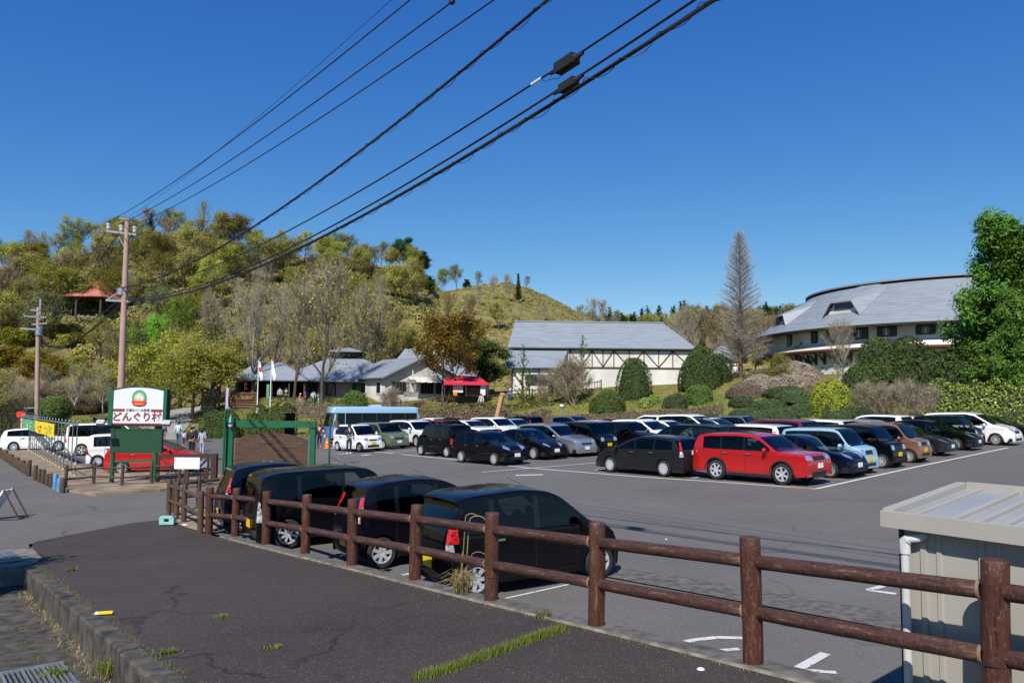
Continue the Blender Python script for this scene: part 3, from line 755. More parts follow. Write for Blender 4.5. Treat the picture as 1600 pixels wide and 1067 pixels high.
def sil_box(L, H, hood=.55, hz=1.0, ws=.35, nose=.62, tail=.12, roofdrop=.06, cowl=None):
    """kei wagon / van profile"""
    a = L/2; cz = cowl or hz+.06
    return [(a-.02, .22), (a, .42), (a-.02, nose), (a-.09, hz-.06), (a-.2, hz-.01), (a-hood, cz), (a-hood-ws, H-.07), (a-hood-ws-.28, H-.015), (0, H), (-a+.5, H-.02), (-a+.16, H-roofdrop), (-a+.10, H-roofdrop-.08), (-a+tail*.45, 1.05), (-a+.03, .85), (-a, .6), (-a, .45), (-a+.03, .24)]
LP_LOW = lambda z0, z1, q0, q1, sl=.04: [(q0, z0), (q1, z0+sl), (q1-.02, z1+sl), (q0+.03, z1)]
# kei tall wagon (boxy)
car_type('kei_tall', 3.395, 1.475, 1.74, sil_box(3.395, 1.74, .50, 1.03, .42), (1.0, 1.03), (1.30, .58, 1.64, 1.03), .10, (1.22, -1.2), [(1.02, .02), (-.06, -.86), (-.95, -1.42)],
    [(32, [(.34, .74), (.62, .76), (.60, .95), (.36, .93)])], [('r', [(-.74, .70), (-.60, .70), (-.60, 1.0), (-.74, 1.0)])], 'multi', .29, grille=[[(-.30, .74), (.30, .74), (.28, .90), (-.28, .90)], [(-.42, .30), (.42, .30), (.42, .42), (-.42, .42)]], plate_h=(.56, .62), front_round=.10)
car_type('kei_wagon', 3.395, 1.475, 1.63, sil_box(3.395, 1.63, .72, .96, .55, roofdrop=.05), (.95, 1.0), (1.05, .42, 1.55, 1.0), .13, (1.22, -1.18), [(.86, -.02), (-.1, -.82), (-.92, -1.36)],
    [(32, [(.30, .66), (.62, .72), (.60, .88), (.34, .84)])], [('r', [(-.73, .62), (-.60, .62), (-.60, .98), (-.72, .98)])], 'cap', .28, grille=[[(-.28, .66), (.28, .66), (.28, .76), (-.28, .76)], [(-.4, .28), (.4, .28), (.4, .42), (-.4, .42)]], plate_h=(.52, .60), front_round=.15)
# compact hatchback
h = 1.53; car_type('hatch', 4.05, 1.695, 1.53, [(2.0, .2), (2.025, .4), (2.0, .6), (1.86, .78), (1.6, .88), (1.02, 1.02), (.18, 1.43), (-.2, 1.52), (-.6, 1.53), (-1.3, 1.47), (-1.66, 1.40), (-1.92, 1.0), (-2.0, .85), (-2.02, .6), (-2.02, .42), (-1.99, .22)],
    (.93, 1.0), (1.12, .12, 1.40, 1.0), .17, (1.26, -1.25), [(.86, .0), (-.08, -.88), (-.98, -1.45)], [(30, [(.36, .68), (.76, .80), (.70, .92), (.40, .79)])], [('r', [(-.82, .70), (-.68, .70), (-.66, 1.05), (-.78, 1.10)])], 'multi', .30,
    grille=[[(-.3, .60), (.3, .60), (.34, .68), (-.34, .68)], [(-.45, .26), (.45, .26), (.42, .40), (-.42, .40)]], plate_h=(.47, .84), front_round=.2)
# streamlined liftback hybrid
car_type('liftback', 4.48, 1.745, 1.49, [(2.2, .2), (2.24, .4), (2.2, .58), (2.05, .70), (1.75, .82), (1.2, .97), (.15, 1.42), (-.3, 1.49), (-.7, 1.48), (-1.5, 1.30), (-2.05, 1.10), (-2.16, .9), (-2.22, .62), (-2.22, .42), (-2.19, .22)],
    (.88, 1.02), (1.28, .10, 1.44, 1.12), .2, (1.37, -1.33), [(.98, .05), (-.05, -.85), (-.95, -1.5)], [(30, [(.36, .62), (.78, .76), (.70, .84), (.42, .72)])], [('r', [(-.8, .76), (-.62, .76), (-.6, 1.0), (-.74, 1.02)])], 'multi', .32, plate_h=(.46, .75), front_round=.2,
    grille=[[(-.3, .56), (.3, .56), (.3, .60), (-.3, .60)], [(-.5, .26), (.5, .26), (.45, .38), (-.45, .38)]])
# tall hybrid wagon
car_type('wagon', 4.60, 1.775, 1.56, [(2.26, .2), (2.3, .4), (2.26, .6), (2.1, .76), (1.8, .87), (1.25, 1.0), (.22, 1.46), (-.25, 1.55), (-.8, 1.56), (-1.7, 1.50), (-2.02, 1.42), (-2.2, 1.0), (-2.27, .8), (-2.29, .6), (-2.29, .42), (-2.26, .22)],
    (.93, 1.02), (1.32, .16, 1.40, 1.03), .18, (1.40, -1.38), [(1.04, .05), (-.05, -.92), (-1.02, -1.85)], [(30, [(.38, .66), (.80, .78), (.72, .90), (.42, .76)])], [('r', [(-.86, .72), (-.74, .72), (-.70, 1.25), (-.80, 1.25)])], 'multi', .32, plate_h=(.46, .80), front_round=.2, tail_ang=155,
    grille=[[(-.35, .60), (.35, .60), (.35, .68), (-.35, .68)], [(-.5, .26), (.5, .26), (.45, .40), (-.45, .40)]])
# box minivan
def sil_van(L, H, hood=1.0, hz=1.0, ws=.95):
    a = L/2
    return [(a-.03, .2), (a, .42), (a-.03, .66), (a-.15, .86), (a-.4, hz), (a-hood, hz+.14), (a-hood-ws, H-.09), (a-hood-ws-.4, H-.02), (0, H), (-a+.9, H-.02), (-a+.22, H-.08), (-a+.12, H-.2), (-a+.05, 1.15), (-a+.02, .9), (-a, .6), (-a, .42), (-a+.03, .22)]
car_type('minivan', 4.85, 1.82, 1.86, sil_van(4.85, 1.86, 1.0, 1.02, .98), (1.08, 1.10), (1.42, .52, 1.72, 1.12), .13, (1.50, -1.40), [(1.12, .28), (.16, -.95), (-1.05, -2.12)],
    [(32, [(.42, .74), (.84, .86), (.78, 1.02), (.44, .90)])], [('r', [(-.88, .85), (-.74, .85), (-.74, 1.5), (-.84, 1.5)])], 'multi', .33, grille=[[(-.38, .66), (.38, .66), (.36, .88), (-.36, .88)], [(-.55, .26), (.55, .26), (.5, .40), (-.5, .40)]], plate_h=(.48, .95), front_round=.15)
car_type('minivan_low', 4.70, 1.76, 1.70, sil_van(4.70, 1.70, 1.15, .94, .95), (.98, 1.02), (1.22, .32, 1.60, 1.04), .15, (1.45, -1.38), [(1.0, .22), (.1, -.95), (-1.05, -1.98)],
    [(32, [(.40, .66), (.80, .78), (.74, .92), (.44, .80)])], [('r', [(-.85, .80), (-.72, .80), (-.7, 1.3), (-.80, 1.3)])], 'multi', .32, plate_h=(.46, .9), front_round=.18)
# SUV
car_type('suv', 4.63, 1.80, 1.74, [(2.25, .30), (2.315, .5), (2.30, .84), (2.24, 1.0), (2.05, 1.07), (1.22, 1.13), (.58, 1.58), (.25, 1.685), (-.3, 1.73), (-1.5, 1.71), (-2.0, 1.65), (-2.12, 1.53), (-2.24, 1.15), (-2.29, .9), (-2.31, .6), (-2.29, .38)],
    (1.08, 1.12), (1.35, .5, 1.60, 1.14), .15, (1.36, -1.28), [(.92, .0), (-.1, -.96), (-1.04, -1.78)], [(28, [(.42, .84), (.80, .88), (.78, 1.04), (.44, 1.0)])], [('r', [(-.90, .85), (-.78, .85), (-.76, 1.45), (-.84, 1.45)])], 'six', .365, sill=.28,
    grille=[[(-.36, .84), (.36, .84), (.38, .98), (-.38, .98)], [(-.5, .38), (.5, .38), (.5, .46), (-.5, .46)]], plate_h=(.66, .95), front_round=.09, black_sill=True, roof_rails=True, antenna=True)
# sporty wagon MPV seen from behind
car_type('mpv', 4.57, 1.695, 1.56, [(2.22, .2), (2.27, .4), (2.24, .58), (2.08, .74), (1.8, .86), (1.15, 1.03), (.25, 1.43), (-.2, 1.54), (-.8, 1.55), (-1.6, 1.50), (-1.9, 1.42), (-2.10, 1.1), (-2.22, .98), (-2.28, .72), (-2.28, .42), (-2.25, .22)],
    (.94, 1.04), (1.22, .15, 1.40, 1.06), .18, (1.38, -1.36), [(1.0, .08), (-.0, -.92), (-1.02, -1.82)], [(30, [(.38, .66), (.78, .76), (.70, .88), (.42, .78)])], [('r', [(-.86, .98), (-.70, .98), (-.60, 1.42), (-.70, 1.44)], 150), ('w', [(-.86, .78), (-.70, .78), (-.70, .97), (-.86, .97)], 150)], 'cap', .315, plate_h=(.46, .92), front_round=.2)
# one-box van
car_type('van', 4.9, 1.90, 1.96, [(2.42, .22), (2.45, .45), (2.43, .7), (2.34, .95), (2.2, 1.06), (1.75, 1.16), (1.0, 1.84), (.6, 1.94), (0, 1.96), (-2.0, 1.94), (-2.3, 1.88), (-2.36, 1.78), (-2.42, 1.1), (-2.44, .9), (-2.45, .6), (-2.43, .25)],
    (1.12, 1.14), (1.85, 1.0, 1.80, 1.14), .12, (1.50, -1.48), [(1.48, .55), (.42, -.85), (-.98, -2.15)], [(28, [(.5, .78), (.86, .80), (.84, 1.0), (.5, .96)])], [('r', [(-.94, .82), (-.82, .82), (-.82, 1.1), (-.92, 1.1)])], 'five', .345, plate_h=(.5, .85), front_round=.1)
# the four black cars by the fence
car_type('kei_custom', 3.395, 1.475, 1.64, [(1.66, .2), (1.695, .4), (1.68, .62), (1.6, .80), (1.42, .92), (1.06, 1.0), (.42, 1.50), (.1, 1.60), (-.3, 1.635), (-1.2, 1.60), (-1.50, 1.54), (-1.43, 1.47), (-1.64, 1.02), (-1.67, .82), (-1.69, .55), (-1.69, .42), (-1.66, .22)],
    (.95, .98), (1.12, .42, 1.49, 1.0), .12, (1.22, -1.18), [(.86, -.04), (-.12, -.88), (-.97, -1.36)], [(32, [(.30, .66), (.62, .72), (.60, .9), (.34, .84)])], [('r', [(-.80, .88), (-.60, .88), (-.61, 1.10), (-.78, 1.10)], 155), ('w', [(-.74, .72), (-.61, .72), (-.60, .87), (-.74, .87)], 155), ('r', [(-.80, .64), (-.62, .66), (-.62, .715), (-.80, .715)], 155)],
    'seven', .29, plate_h=(.52, .52), front_round=.16, antenna=True)
car_type('kei_round', 3.395, 1.475, 1.62, [(1.66, .2), (1.695, .4), (1.68, .6), (1.58, .78), (1.36, .9), (1.0, 1.0), (.36, 1.46), (0, 1.58), (-.4, 1.62), (-1.1, 1.58), (-1.45, 1.50), (-1.44, 1.42), (-1.62, 1.0), (-1.68, .8), (-1.69, .55), (-1.69, .42), (-1.66, .22)],
    (.94, 1.0), (1.08, .36, 1.44, 1.02), .15, (1.22, -1.18), [(.82, -.04), (-.12, -.84), (-.93, -1.30)], [(32, [(.30, .66), (.62, .72), (.60, .9), (.34, .84)])], [('r', [(-.80, .98), (-.60, .98), (-.54, 1.30), (-.74, 1.32)], 145), ('w', [(-.74, .86), (-.60, .88), (-.60, .97), (-.74, .97)], 145)],
    'seven', .285, plate_h=(.46, .46), front_round=.16, antenna=True)
car_type('crossbox', 3.8, 1.66, 1.64, sil_box(3.8, 1.64, .75, .98, .50, roofdrop=.10), (.98, 1.0), (1.22, .52, 1.54, 1.0), .12, (1.28, -1.25), [(1.0, .02), (-.08, -.92), (-1.02, -1.5)], [(32, [(.40, .70), (.70, .72), (.66, .88), (.40, .86)])], [('w', [(-.82, .60), (-.72, .60), (-.72, 1.02), (-.81, 1.02)], 150)], 'eight', .31, plate_h=(.48, .5), front_round=.12, antenna=True)
car_type('cube', 3.89, 1.695, 1.65, sil_box(3.89, 1.65, .85, 1.0, .40, roofdrop=.05), (1.0, 1.0), (1.16, .62, 1.56, 1.0), .08, (1.28, -1.25), [(.98, .05), (-.1, -.9), (-1.0, -1.5)], [(25, [(.38, .70), (.68, .70), (.68, .84), (.38, .84)])], [('r', [(-.6, .4), (-.4, .4), (-.4, .5), (-.6, .5)])], 'cap', .30, plate_h=(.46, .6), front_round=.1)

CAR_PARTS_TAINT = []
def place_car(kind, color, xy, head, label, group='cars parked in the car park', plate='w', z=None, roof=None, rim=None, detail=2, cat='car', tint=None):
    c = CARS[kind]; p = c['p']; x, y = float(xy[0]), float(xy[1]); z = SL*x if z is None else z
    root = empty('parked_car', (x, y, z+.01)); tag(root, label, cat, group)
    # sit on the slope of the lot
    fwd = Vector((math.cos(head), math.sin(head), SL*math.cos(head))).normalized(); nrm = Vector((-SL, 0, 1)).normalized(); lft = nrm.cross(fwd).normalized(); nrm = fwd.cross(lft)
    root.rotation_euler = Matrix((fwd, lft, nrm)).transposed().to_euler()
    def part(me, name=None, par=root): return link(name or me.name.split('.')[0], me, par)
    def col(o, m):
        o.material_slots[0].link = 'OBJECT'; o.material_slots[0].material = m; return o
    col(part(p['body']), PAINT[color]); part(p['underbody']); part(p['seats'])
    for nm, me in p['glass']: part(me, nm)
    for nm, me in p['lamps']: part(me, nm)
    part(p['grille']); part(p['seams'])['kind'] = 'stuff'
    for me in p['handles']: part(me)
    for me in p['mirrors']: col(part(me), PAINT[color])
    for k in ('front', 'rear'):
        o = part(p['plate_'+k], 'number_plate')
        if plate == 'y': col(o, M_PLATE_Y)
    for me in p['trims']: part(me)
    for xw in c['wheels']:
        for sg in (-1, 1):
            w = part(p['tyre'], 'wheel'); w.location = (xw, sg*(c['W']/2-.115), c['wr'])
            if sg > 0: w.rotation_euler = (0, 0, math.pi)
            w.rotation_euler[1] = random.uniform(0, 3)
            link('rim', p['rim'], w)
    return root
def solve_xy(px, py, local, head, h_extra=0.):
    """where must the car stand so that its local point shows at photo pixel (px,py)?"""
    ch, sh = math.cos(head), math.sin(head); lx, ly, lz = local
    P = on_lot(px, py, lz)
    return (P[0]-(lx*ch-ly*sh), P[1]-(lx*sh+ly*ch))
HU = math.atan2(U_[1], U_[0]); HN = HU+math.pi
def car(kind, color, ref, px, py, label, rev=False, dh=0., **k):
    c = CARS[kind]; hd = (HN if rev else HU)+R_(dh); s = -1 if not rev else 1   # visible side: right when facing +U, left when facing -U
    loc = {'fw': (c['wheels'][0], s*(c['W']/2-.03), 0), 'rw': (c['wheels'][1], s*(c['W']/2-.03), 0), 'fp': (c['L']/2, 0, c['plate_h'][0]), 'rp': (-c['L']/2, 0, c['plate_h'][1]),
           'roof': (-.3, 0, c['H']), 'ws': (c['wheels'][0]-.45 if kind not in ('kei_tall', 'van') else c['wheels'][0]-.2, 0, c['H']-.30), 'rr': (-c['L']/2+.25, 0, c['H']-.02)}[ref]
    xy = solve_xy(px, py, loc, hd); return place_car(kind, color, xy, hd, label, **k)

def proj(P):
    d = np.array(P, float)-_C; z = d @ _F; return 800+PX_F*(d @ _R)/z, 533.5-PX_F*(d @ _U)/z
CHK = []
def rc(kind, color, uend, ref, px, label, rev=False, v=None, **k):
    """car in a marked row: uend = bay line its nose (or, when reversed, its tail) stands at; px = photo column of ref"""
    c = CARS[kind]; hd = HN if rev else HU; uc = uend-c['L']/2
    lx, lz = {'fp': (c['L']/2, c['plate_h'][0]), 'ws': (c['wheels'][0]-.5, c['H']-.3), 'roof': (-.3, c['H']), 'rr': (-c['L']/2+.3, c['H'])}[ref]
    if rev: lx = -lx
    if v is None:
        lo, hi = -3., 40.
        for _ in range(40):
            m_ = (lo+hi)/2; p = lp(uc+lx, m_); q = proj((p[0], p[1], SL*p[0]+lz))
            if q[0] < px: lo = m_
            else: hi = m_
        v = lo
    p = lp(uc+lx, v); q = proj((p[0], p[1], SL*p[0]+lz)); CHK.append((round(v, 1), ref, px, round(q[0]), round(q[1]), label))
    return place_car(kind, color, lp(uc, v), hd+R_(random.uniform(-1, 1)), label, **k)
# ================================================================= THE PARKED CARS
def all_cars():
    g = 'outer row of cars nosed toward the right'
    v_ = lambda i: 1.13+3.13*i
    car('suv', 'red', 'fw', 1222, 758, 'bright red SUV with black wheel arches at the row corner', group=g)
    car('hatch', 'navy', 'fw', 1297, 747, 'dark navy hatchback directly behind the red SUV', group=g)
    A = -.4
    rc('kei_tall', 'skyblue', A, 'fp', 1362, 'pale sky-blue boxy kei car with yellow plate', group=g, plate='y')
    rc('kei_tall', 'black', A, 'fp', 1408, 'black boxy kei wagon between sky-blue and bronze cars', group=g, plate='y')
    rc('kei_tall', 'bronze', A, 'fp', 1447, 'bronze tall kei wagon with yellow plate', group=g, plate='y')
    rc('liftback', 'grey', A-.2, 'fp', 1490, 'dark grey low hybrid beside the bronze wagon', group=g)
    rc('wagon', 'black', A-.2, 'fp', 1532, 'black hybrid wagon beside the dark grey hybrid', group=g)
    rc('kei_tall', 'black', A-.8, 'fp', 1530, v=23.5, label='black boxy car with bright windshield before the white minivan', group=g, plate='y')
    car('minivan', 'white', 'fw', 1556, 696, 'large white minivan at the right end of the row', group=g)
    rc('liftback', 'black', A, 'ws', 1578, 'black car beyond the large white minivan', group=g)
    g = 'inner row of cars backed against the outer row'
    B = -5.2-.15
    car('mpv', 'grey', 'fw', 953, 738, 'dark grey sporty wagon seen from its red-lamped rear', rev=True, group=g)
    rc('minivan', 'black', B, 'rr', 1138, 'black minivan rising behind the dark wagon and red SUV', rev=True, group=g)
    rc('minivan_low', 'white', B, 'rr', 1226, 'white wagon with dark rear window behind the red SUV', rev=True, group=g)
    rc('minivan', 'maroon', B, 'rr', 1262, 'dark red van showing only its roof beside the white wagon', rev=True, group=g)
    rc('minivan_low', 'white', B, 'rr', 1325, 'white roofed van behind the sky-blue car', rev=True, group=g)
    rc('wagon', 'lavender', B, 'rr', 1376, 'pale silver-blue estate roof behind the bronze wagon', rev=True, group=g)
    rc('suv', 'white', B, 'rr', 1415, 'white SUV with dark rear glass behind the bronze wagon', rev=True, group=g)
    rc('hatch', 'white', B, 'rr', 1448, 'white hatchback roof half hidden behind the black hybrid', rev=True, group=g)
    g = 'middle row of cars nosed toward the aisle'
    M = -14.3
    rc('hatch', 'black', M, 'fp', 809, 'black hatchback first in the middle row', group=g)
    rc('liftback', 'black', M-.6, 'fp', 872, 'black hybrid liftback beside the black hatchback', group=g)
    rc('minivan_low', 'silver', M-.5, 'fp', 918, 'silver minivan with dark windows in the middle row', group=g)
    rc('kei_tall', 'black', M-.3, 'fp', 953, 'black kei wagon beside the silver minivan', group=g, plate='y')
    rc('crossbox', 'black', M, 'ws', 994, 'black boxy wagon behind the white-roofed kei wagon', group=g)
    rc('minivan_low', 'white', M, 'ws', 1030, 'white minivan nearest the black minivan in the middle row', group=g)
    rc('hatch', 'white', M-.5, 'ws', 1062, 'small white hatchback between two white minivans', group=g)
    rc('minivan', 'white', M, 'ws', 1103, 'tallest white minivan of the middle row', group=g)
    rc('wagon', 'white', M, 'ws', 1136, 'white wagon just right of the tallest white minivan', group=g)
    rc('kei_wagon', 'bluegrey', M, 'ws', 1174, 'slate-blue boxy 4x4 at the back near the grass', group=g)
    g = 'middle row of cars seen from behind'
    N = -20.2
    car('kei_tall', 'black', 'fw', 657, 711.5, 'black kei van with grey rear trim and yellow plate', rev=True, group=g, plate='y')
    rc('mpv', 'white', N+.6, 'rr', 770, 'white wagon with dark rear window behind the black hatchback', rev=True, group=g)
    rc('hatch', 'maroon', N, 'roof', 853, 'maroon hatchback showing only its roof behind the silver minivan', rev=True, group=g)
    rc('wagon', 'lavender', N, 'rr', 948, 'silver-blue estate roof above the white-roofed kei wagon', rev=True, group=g)
    rc('kei_wagon', 'maroon', N, 'roof', 962, 'dark red roof left of the white minivan', rev=True, group=g)
    rc('minivan_low', 'white', N, 'rr', 1050, 'white van roof between the white minivans near the grass', rev=True, group=g)
    g = 'left row of cars beside the bus'
    K = -28.2
    car('kei_wagon', 'white', 'fp', 584, 692.5, 'small white kei car with yellow plate beside the guard', group=g, plate='y', dh=4)
    car('cube', 'olive', 'fp', 625, 690, 'olive green boxy compact car', group=g, dh=4)
    rc('suv', 'white', K, 'ws', 661, 'white crossover beside the olive green car', group=g)
    rc('cube', 'maroon', K, 'ws', 708, 'dark red boxy car behind the black kei van', group=g)
    rc('wagon', 'white', K, 'ws', 750, 'white wagon facing right behind the black kei van', group=g)
    rc('minivan_low', 'white', K, 'ws', 790, 'white minivan facing right behind the black hatchback', group=g)
    rc('hatch', 'paleblue', K, 'ws', 818, 'pale silver hatchback beside the white minivan', group=g)
    rc('wagon', 'bluegrey', K, 'ws', 912, 'dark blue wagon with bright windshield near the grass', group=g)
    g = 'far left row of cars near the grass'
    J = -34
    rc('wagon', 'black', J+.5, 'rr', 838, 'black wagon with a red tail lamp near the grass', rev=True, group=g)
    rc('hatch', 'paleblue', J-8, 'ws', 656, 'light blue car beside the blue bus', group=g)
    rc('wagon', 'white', J-2, 'roof', 684, 'white car roof beyond the dark red boxy car', group=g)
    rc('hatch', 'grey', J-2, 'ws', 714, 'dark grey car roof nearest the tilted info board', group=g)
all_cars()
def near_cars():
    g = 'black cars parked against the log fence'
    hd = math.atan2(.70, .714)-.0
    def c(kind, color, px, py, label, dh=0, rim=None):
        t = CARS[kind]; h = R_(NEAR_H+dh); xy = solve_xy(px, py, (t['wheels'][1], -(t['W']/2-.03), 0), h)
        return place_car(kind, color, xy, h, label, group=g, plate='y')
    c('kei_custom', 'black', 745, 936, 'black kei wagon nearest the camera with red and clear tail lamps')
    c('kei_round', 'purpleblack', 597, 889, 'rounded black kei car with tall red tail lamp and silver alloys')
    c('crossbox', 'black', 450, 858, 'black boxy wagon with clear upright tail lamp')
    c('kei_round', 'navy', 384, 833, 'dark blue-black car farthest along the log fence')
NEAR_H = 30.
near_cars()
def left_cars():
    g = 'cars parked behind the village sign'
    place_car('van', 'white', solve_xy(127, 712, (-1.48, -.9, 0), R_(6)), R_(6), 'long white van behind the pipe railing', group=g)
    place_car('wagon', 'white', solve_xy(91, 704, (1.4, -.88, 0), R_(10)), R_(10), 'white estate car left of the long white van', group=g)
    place_car('kei_wagon', 'white', solve_xy(152, 730, (-1.18, -.7, 0), R_(24)), R_(24), 'small white kei car with red tail lamp behind the sign', group=g, plate='y')
    place_car('hatch', 'red', solve_xy(190, 742, (-1.25, -.8, 0), R_(8)), R_(8), 'red hatchback half hidden by the village sign', group=g)
left_cars()
def wheelless(): pass
def make_bus():
    """small blue and pale-blue shuttle bus"""
    L, W, H = 6.9, 2.05, 2.62
    P = on_lot(517, 694); hd = R_(207)
    f = Vector((math.cos(hd), math.sin(hd), 0)); l = Vector((-f.y, f.x, 0))
    base = on_lot(533, 693); c = Vector((base[0], base[1], 0))-f*(L/2-.9)-l*(W/2)
    t = empty('bus', (c.x, c.y, SL*c.x), hd); tag(t, 'blue shuttle bus with pale blue roof and dark windows', 'bus')
    def shell(z0, z1, m, nm, inset=0., rz=0.):
        b = MB(); x0, x1 = -L/2+inset, L/2-inset; w = W/2-inset
        n = 6; prof = []
        for k in range(n+1):
            z = z0+(z1-z0)*k/n; tt = max(0, (z-1.1)/(H-1.1)); prof.append((w*(1-.05*tt), x1-.28*tt, x0+.10*tt, z))
        r = .22; rings = []
        for w_, xa, xb, z in prof:
            rg = []
            for (cx, cy, a0) in ((xa-r, w_-r, 0), (xb+r, w_-r, 90), (xb+r, -w_+r, 180), (xa-r, -w_+r, 270)):
                for q in (0, 30, 60, 90): rg.append(b.P((cx+r*math.cos(R_(a0+q)), cy+r*math.sin(R_(a0+q)), z)))
            rings.append(rg)
        if rz:
            w_, xa, xb, z = prof[-1]
            for dz, k in ((.08, .97), (.14, .88), (.165, .6)):
                rg = []; r2 = r
                for (cx, cy, a0) in (((xa-r2), (w_-r2), 0), ((xb+r2), (w_-r2), 90), ((xb+r2), (-w_+r2), 180), ((xa-r2), (-w_+r2), 270)):
                    for q in (0, 30, 60, 90): rg.append(b.P(((cx+r2*math.cos(R_(a0+q)))*(1-(1-k)*.35), (cy+r2*math.sin(R_(a0+q)))*k, z+dz)))
                rings.append(rg)
        for A, B in zip(rings, rings[1:]):
            for k in range(len(A)): b.face((A[k], A[(k+1) % len(A)], B[(k+1) % len(A)], B[k]))
        b.face(rings[0][::-1]); b.face(rings[-1]); return b.build(nm, m, t, 35)
    shell(.35, 1.22, PAINT['busblue'], 'lower_body'); shell(2.16, 2.46, PAINT['skyblue'], 'roof', 0, .16)
    shell(1.225, 2.155, M_INT, 'cabin', .045)
    # windows: panes with pale pillars
    b = MB()
    for sg in (1, -1):
        xs = [2.25, 1.05, -.05, -1.15, -2.25, -3.15]
        for a, c_ in zip(xs, xs[1:]):
            g = MB(); y = sg*(W/2-.005)
            g.poly([(a-.04, y, 1.26), (c_+.04, y, 1.26), (c_+.04, y-sg*.05, 2.12), (a-.04, y-sg*.05, 2.12)]); g.build('side_window', M_TINT, t)
        g = MB(); y = sg*(W/2-.003); g.poly([(3.02, y, 1.26), (2.33, y, 1.26), (2.33, y-sg*.05, 2.1), (2.86, y-sg*.05, 2.1)]); g.build('cab_window', M_GLASS, t)
        b.bar((2.28, sg*(W/2-.0), 1.22), (2.28, sg*(W/2-.05), 2.16), .09, .03, up=(1, 0, 0)); b.bar((3.10, sg*(W/2-.08), 1.22), (2.98, sg*(W/2-.12), 2.16), .14, .08)
        b.bar((-3.3, sg*(W/2-.02), 1.22), (-3.25, sg*(W/2-.08), 2.16), .2, .05, up=(1, 0, 0))
    b.build('pillars', PAINT['skyblue'], t)
    g = MB(); g.poly([(L/2+.01, -.86, 1.2), (L/2+.01, .86, 1.2), (L/2-.20, .8, 2.08), (L/2-.20, -.8, 2.08)]); g.build('windshield', M_GLASS, t)
    for sg in (1, -1):
        g = MB(); g.ell((L/2-.03, sg*.72, .78), (.06, .14, .1), 10, 6); g.build('headlight', M_HEAD, t, 60)
        g = MB(); g.box((L/2+.1, sg*(W/2+.12), 1.5), (.08, .16, .34)); g.bar((L/2-.1, sg*(W/2-.05), 1.7), (L/2+.1, sg*(W/2+.12), 1.68), .03); g.build('mirror', M_BLK, t)
    g = MB(); g.box((L/2+.01, 0, .45), (.1, W*.9, .22)); g.build('bumper', PAINT['busblue'], t)
    g = MB(); g.box((L/2+.065, 0, .48), (.01, .4, .18)); g.build('number_plate', M_PLATE_W, t)
    g = MB(); g.box((-.2, 0, 2.67), (.9, .7, .14), None, .8); g.build('roof_vent', PAINT['skyblue'], t)
    ty = tyre_mesh(.38, .23, .22); ri = rim_mesh('seven', .23, .2)
    for xw in (L/2-.95, -L/2+1.5):
        for sg in (1, -1):
            w = link('wheel', ty, t, (xw, sg*(W/2-.11), .38)); link('rim', ri, w)
            if sg > 0: w.rotation_euler = (0, 0, math.pi)
make_bus()
# ================================================================= FENCES, SIGNS, POLES, SHED
def wood_mat(name, c1, c2, rough=.65, scale=(14, 14, 2.2)):
    m, nt, b = new_mat(name); L = nt.links.new
    tc = nt.nodes.new('ShaderNodeTexCoord').outputs['Object']; mp = nt.nodes.new('ShaderNodeMapping'); mp.inputs['Scale'].default_value = scale; L(tc, mp.inputs[0])
    n = noise(nt, mp.outputs[0], 1.6, 6, .7); n2 = noise(nt, tc, 35, 3)
    col = ramp(nt, n, [(.33, tuple(x*.28 for x in c1)), (.43, c1), (.57, tuple(x*1.1 for x in c1)), (.68, c2)])
    col = mix(nt, ramp(nt, n2, [(.55, (0, 0, 0)), (.75, (.6, .6, .6))]), col, c2)
    L(col, b.inputs['Base Color']); b.inputs['Roughness'].default_value = rough; b.inputs['Specular IOR Level'].default_value = .35
    bp = nt.nodes.new('ShaderNodeBump'); bp.inputs['Strength'].default_value = .9; bp.inputs['Distance'].default_value = .02
    L(n, bp.inputs['Height']); L(bp.outputs[0], b.inputs['Normal']); return m
M_LOG = wood_mat('red_brown_log', (.070, .026, .018), (.19, .115, .075), .42)
M_LOGR = wood_mat('weathered_rail_log', (.062, .028, .021), (.20, .130, .090), .5, (2.2, 14, 14))
M_LOGD = wood_mat('dark_brown_log', (.075, .045, .028), (.16, .105, .07), .7)
M_BROWN = mat('dark_brown_steel', (.05, .022, .016), .5, var=.15)
M_GREEN = mat('green_painted_steel', (.010, .105, .045), .4, var=.12, scale=3)
M_GREEN_D = mat('dark_green_panel', (.006, .048, .018), .6, var=.15, scale=2)
M_WHITE = mat('white_board', (.80, .82, .84), .5, var=.03); M_WHITE2 = mat('white_sign_face', (.66, .69, .71), .5, var=.02)
M_MAROON = mat('maroon_lettering', (.24, .035, .04), .6, var=.03); M_BLACKT = mat('black_lettering', (.03, .03, .035), .6, var=.0)
M_RED = mat('signal_red', (.62, .03, .02), .6, var=.08); M_YEL = mat('banner_yellow', (.85, .62, .01), .7, var=.06); M_ORG = mat('banner_orange', (.80, .20, .02), .7, var=.1)
M_GRN = mat('banner_green', (.10, .36, .16), .7, var=.08); M_GOLD = mat('gold_lettering', (.55, .36, .05), .5, var=.05)
M_STEEL = mat('galvanised_steel', (.34, .37, .40), .45, .6, var=.15); M_STEELD = mat('grey_blue_pipe', (.14, .18, .21), .5, .3, var=.15)
M_POLE = mat('buff_concrete_pole', (.40, .27, .21), .85, var=.14, scale=1.2, bump=.2)
M_CER = mat('white_porcelain', (.75, .76, .78), .25, var=.02); M_CABLE = mat('black_cable', (.012, .012, .014), .6, var=.0)
M_SHED = mat('cream_steel_panel', (.36, .34, .295), .5, .05, var=.06, scale=1.5, bump=.05); M_SHEDR = mat('pale_roof_sheet', (.33, .335, .33), .45, .15, var=.10, scale=1.2)
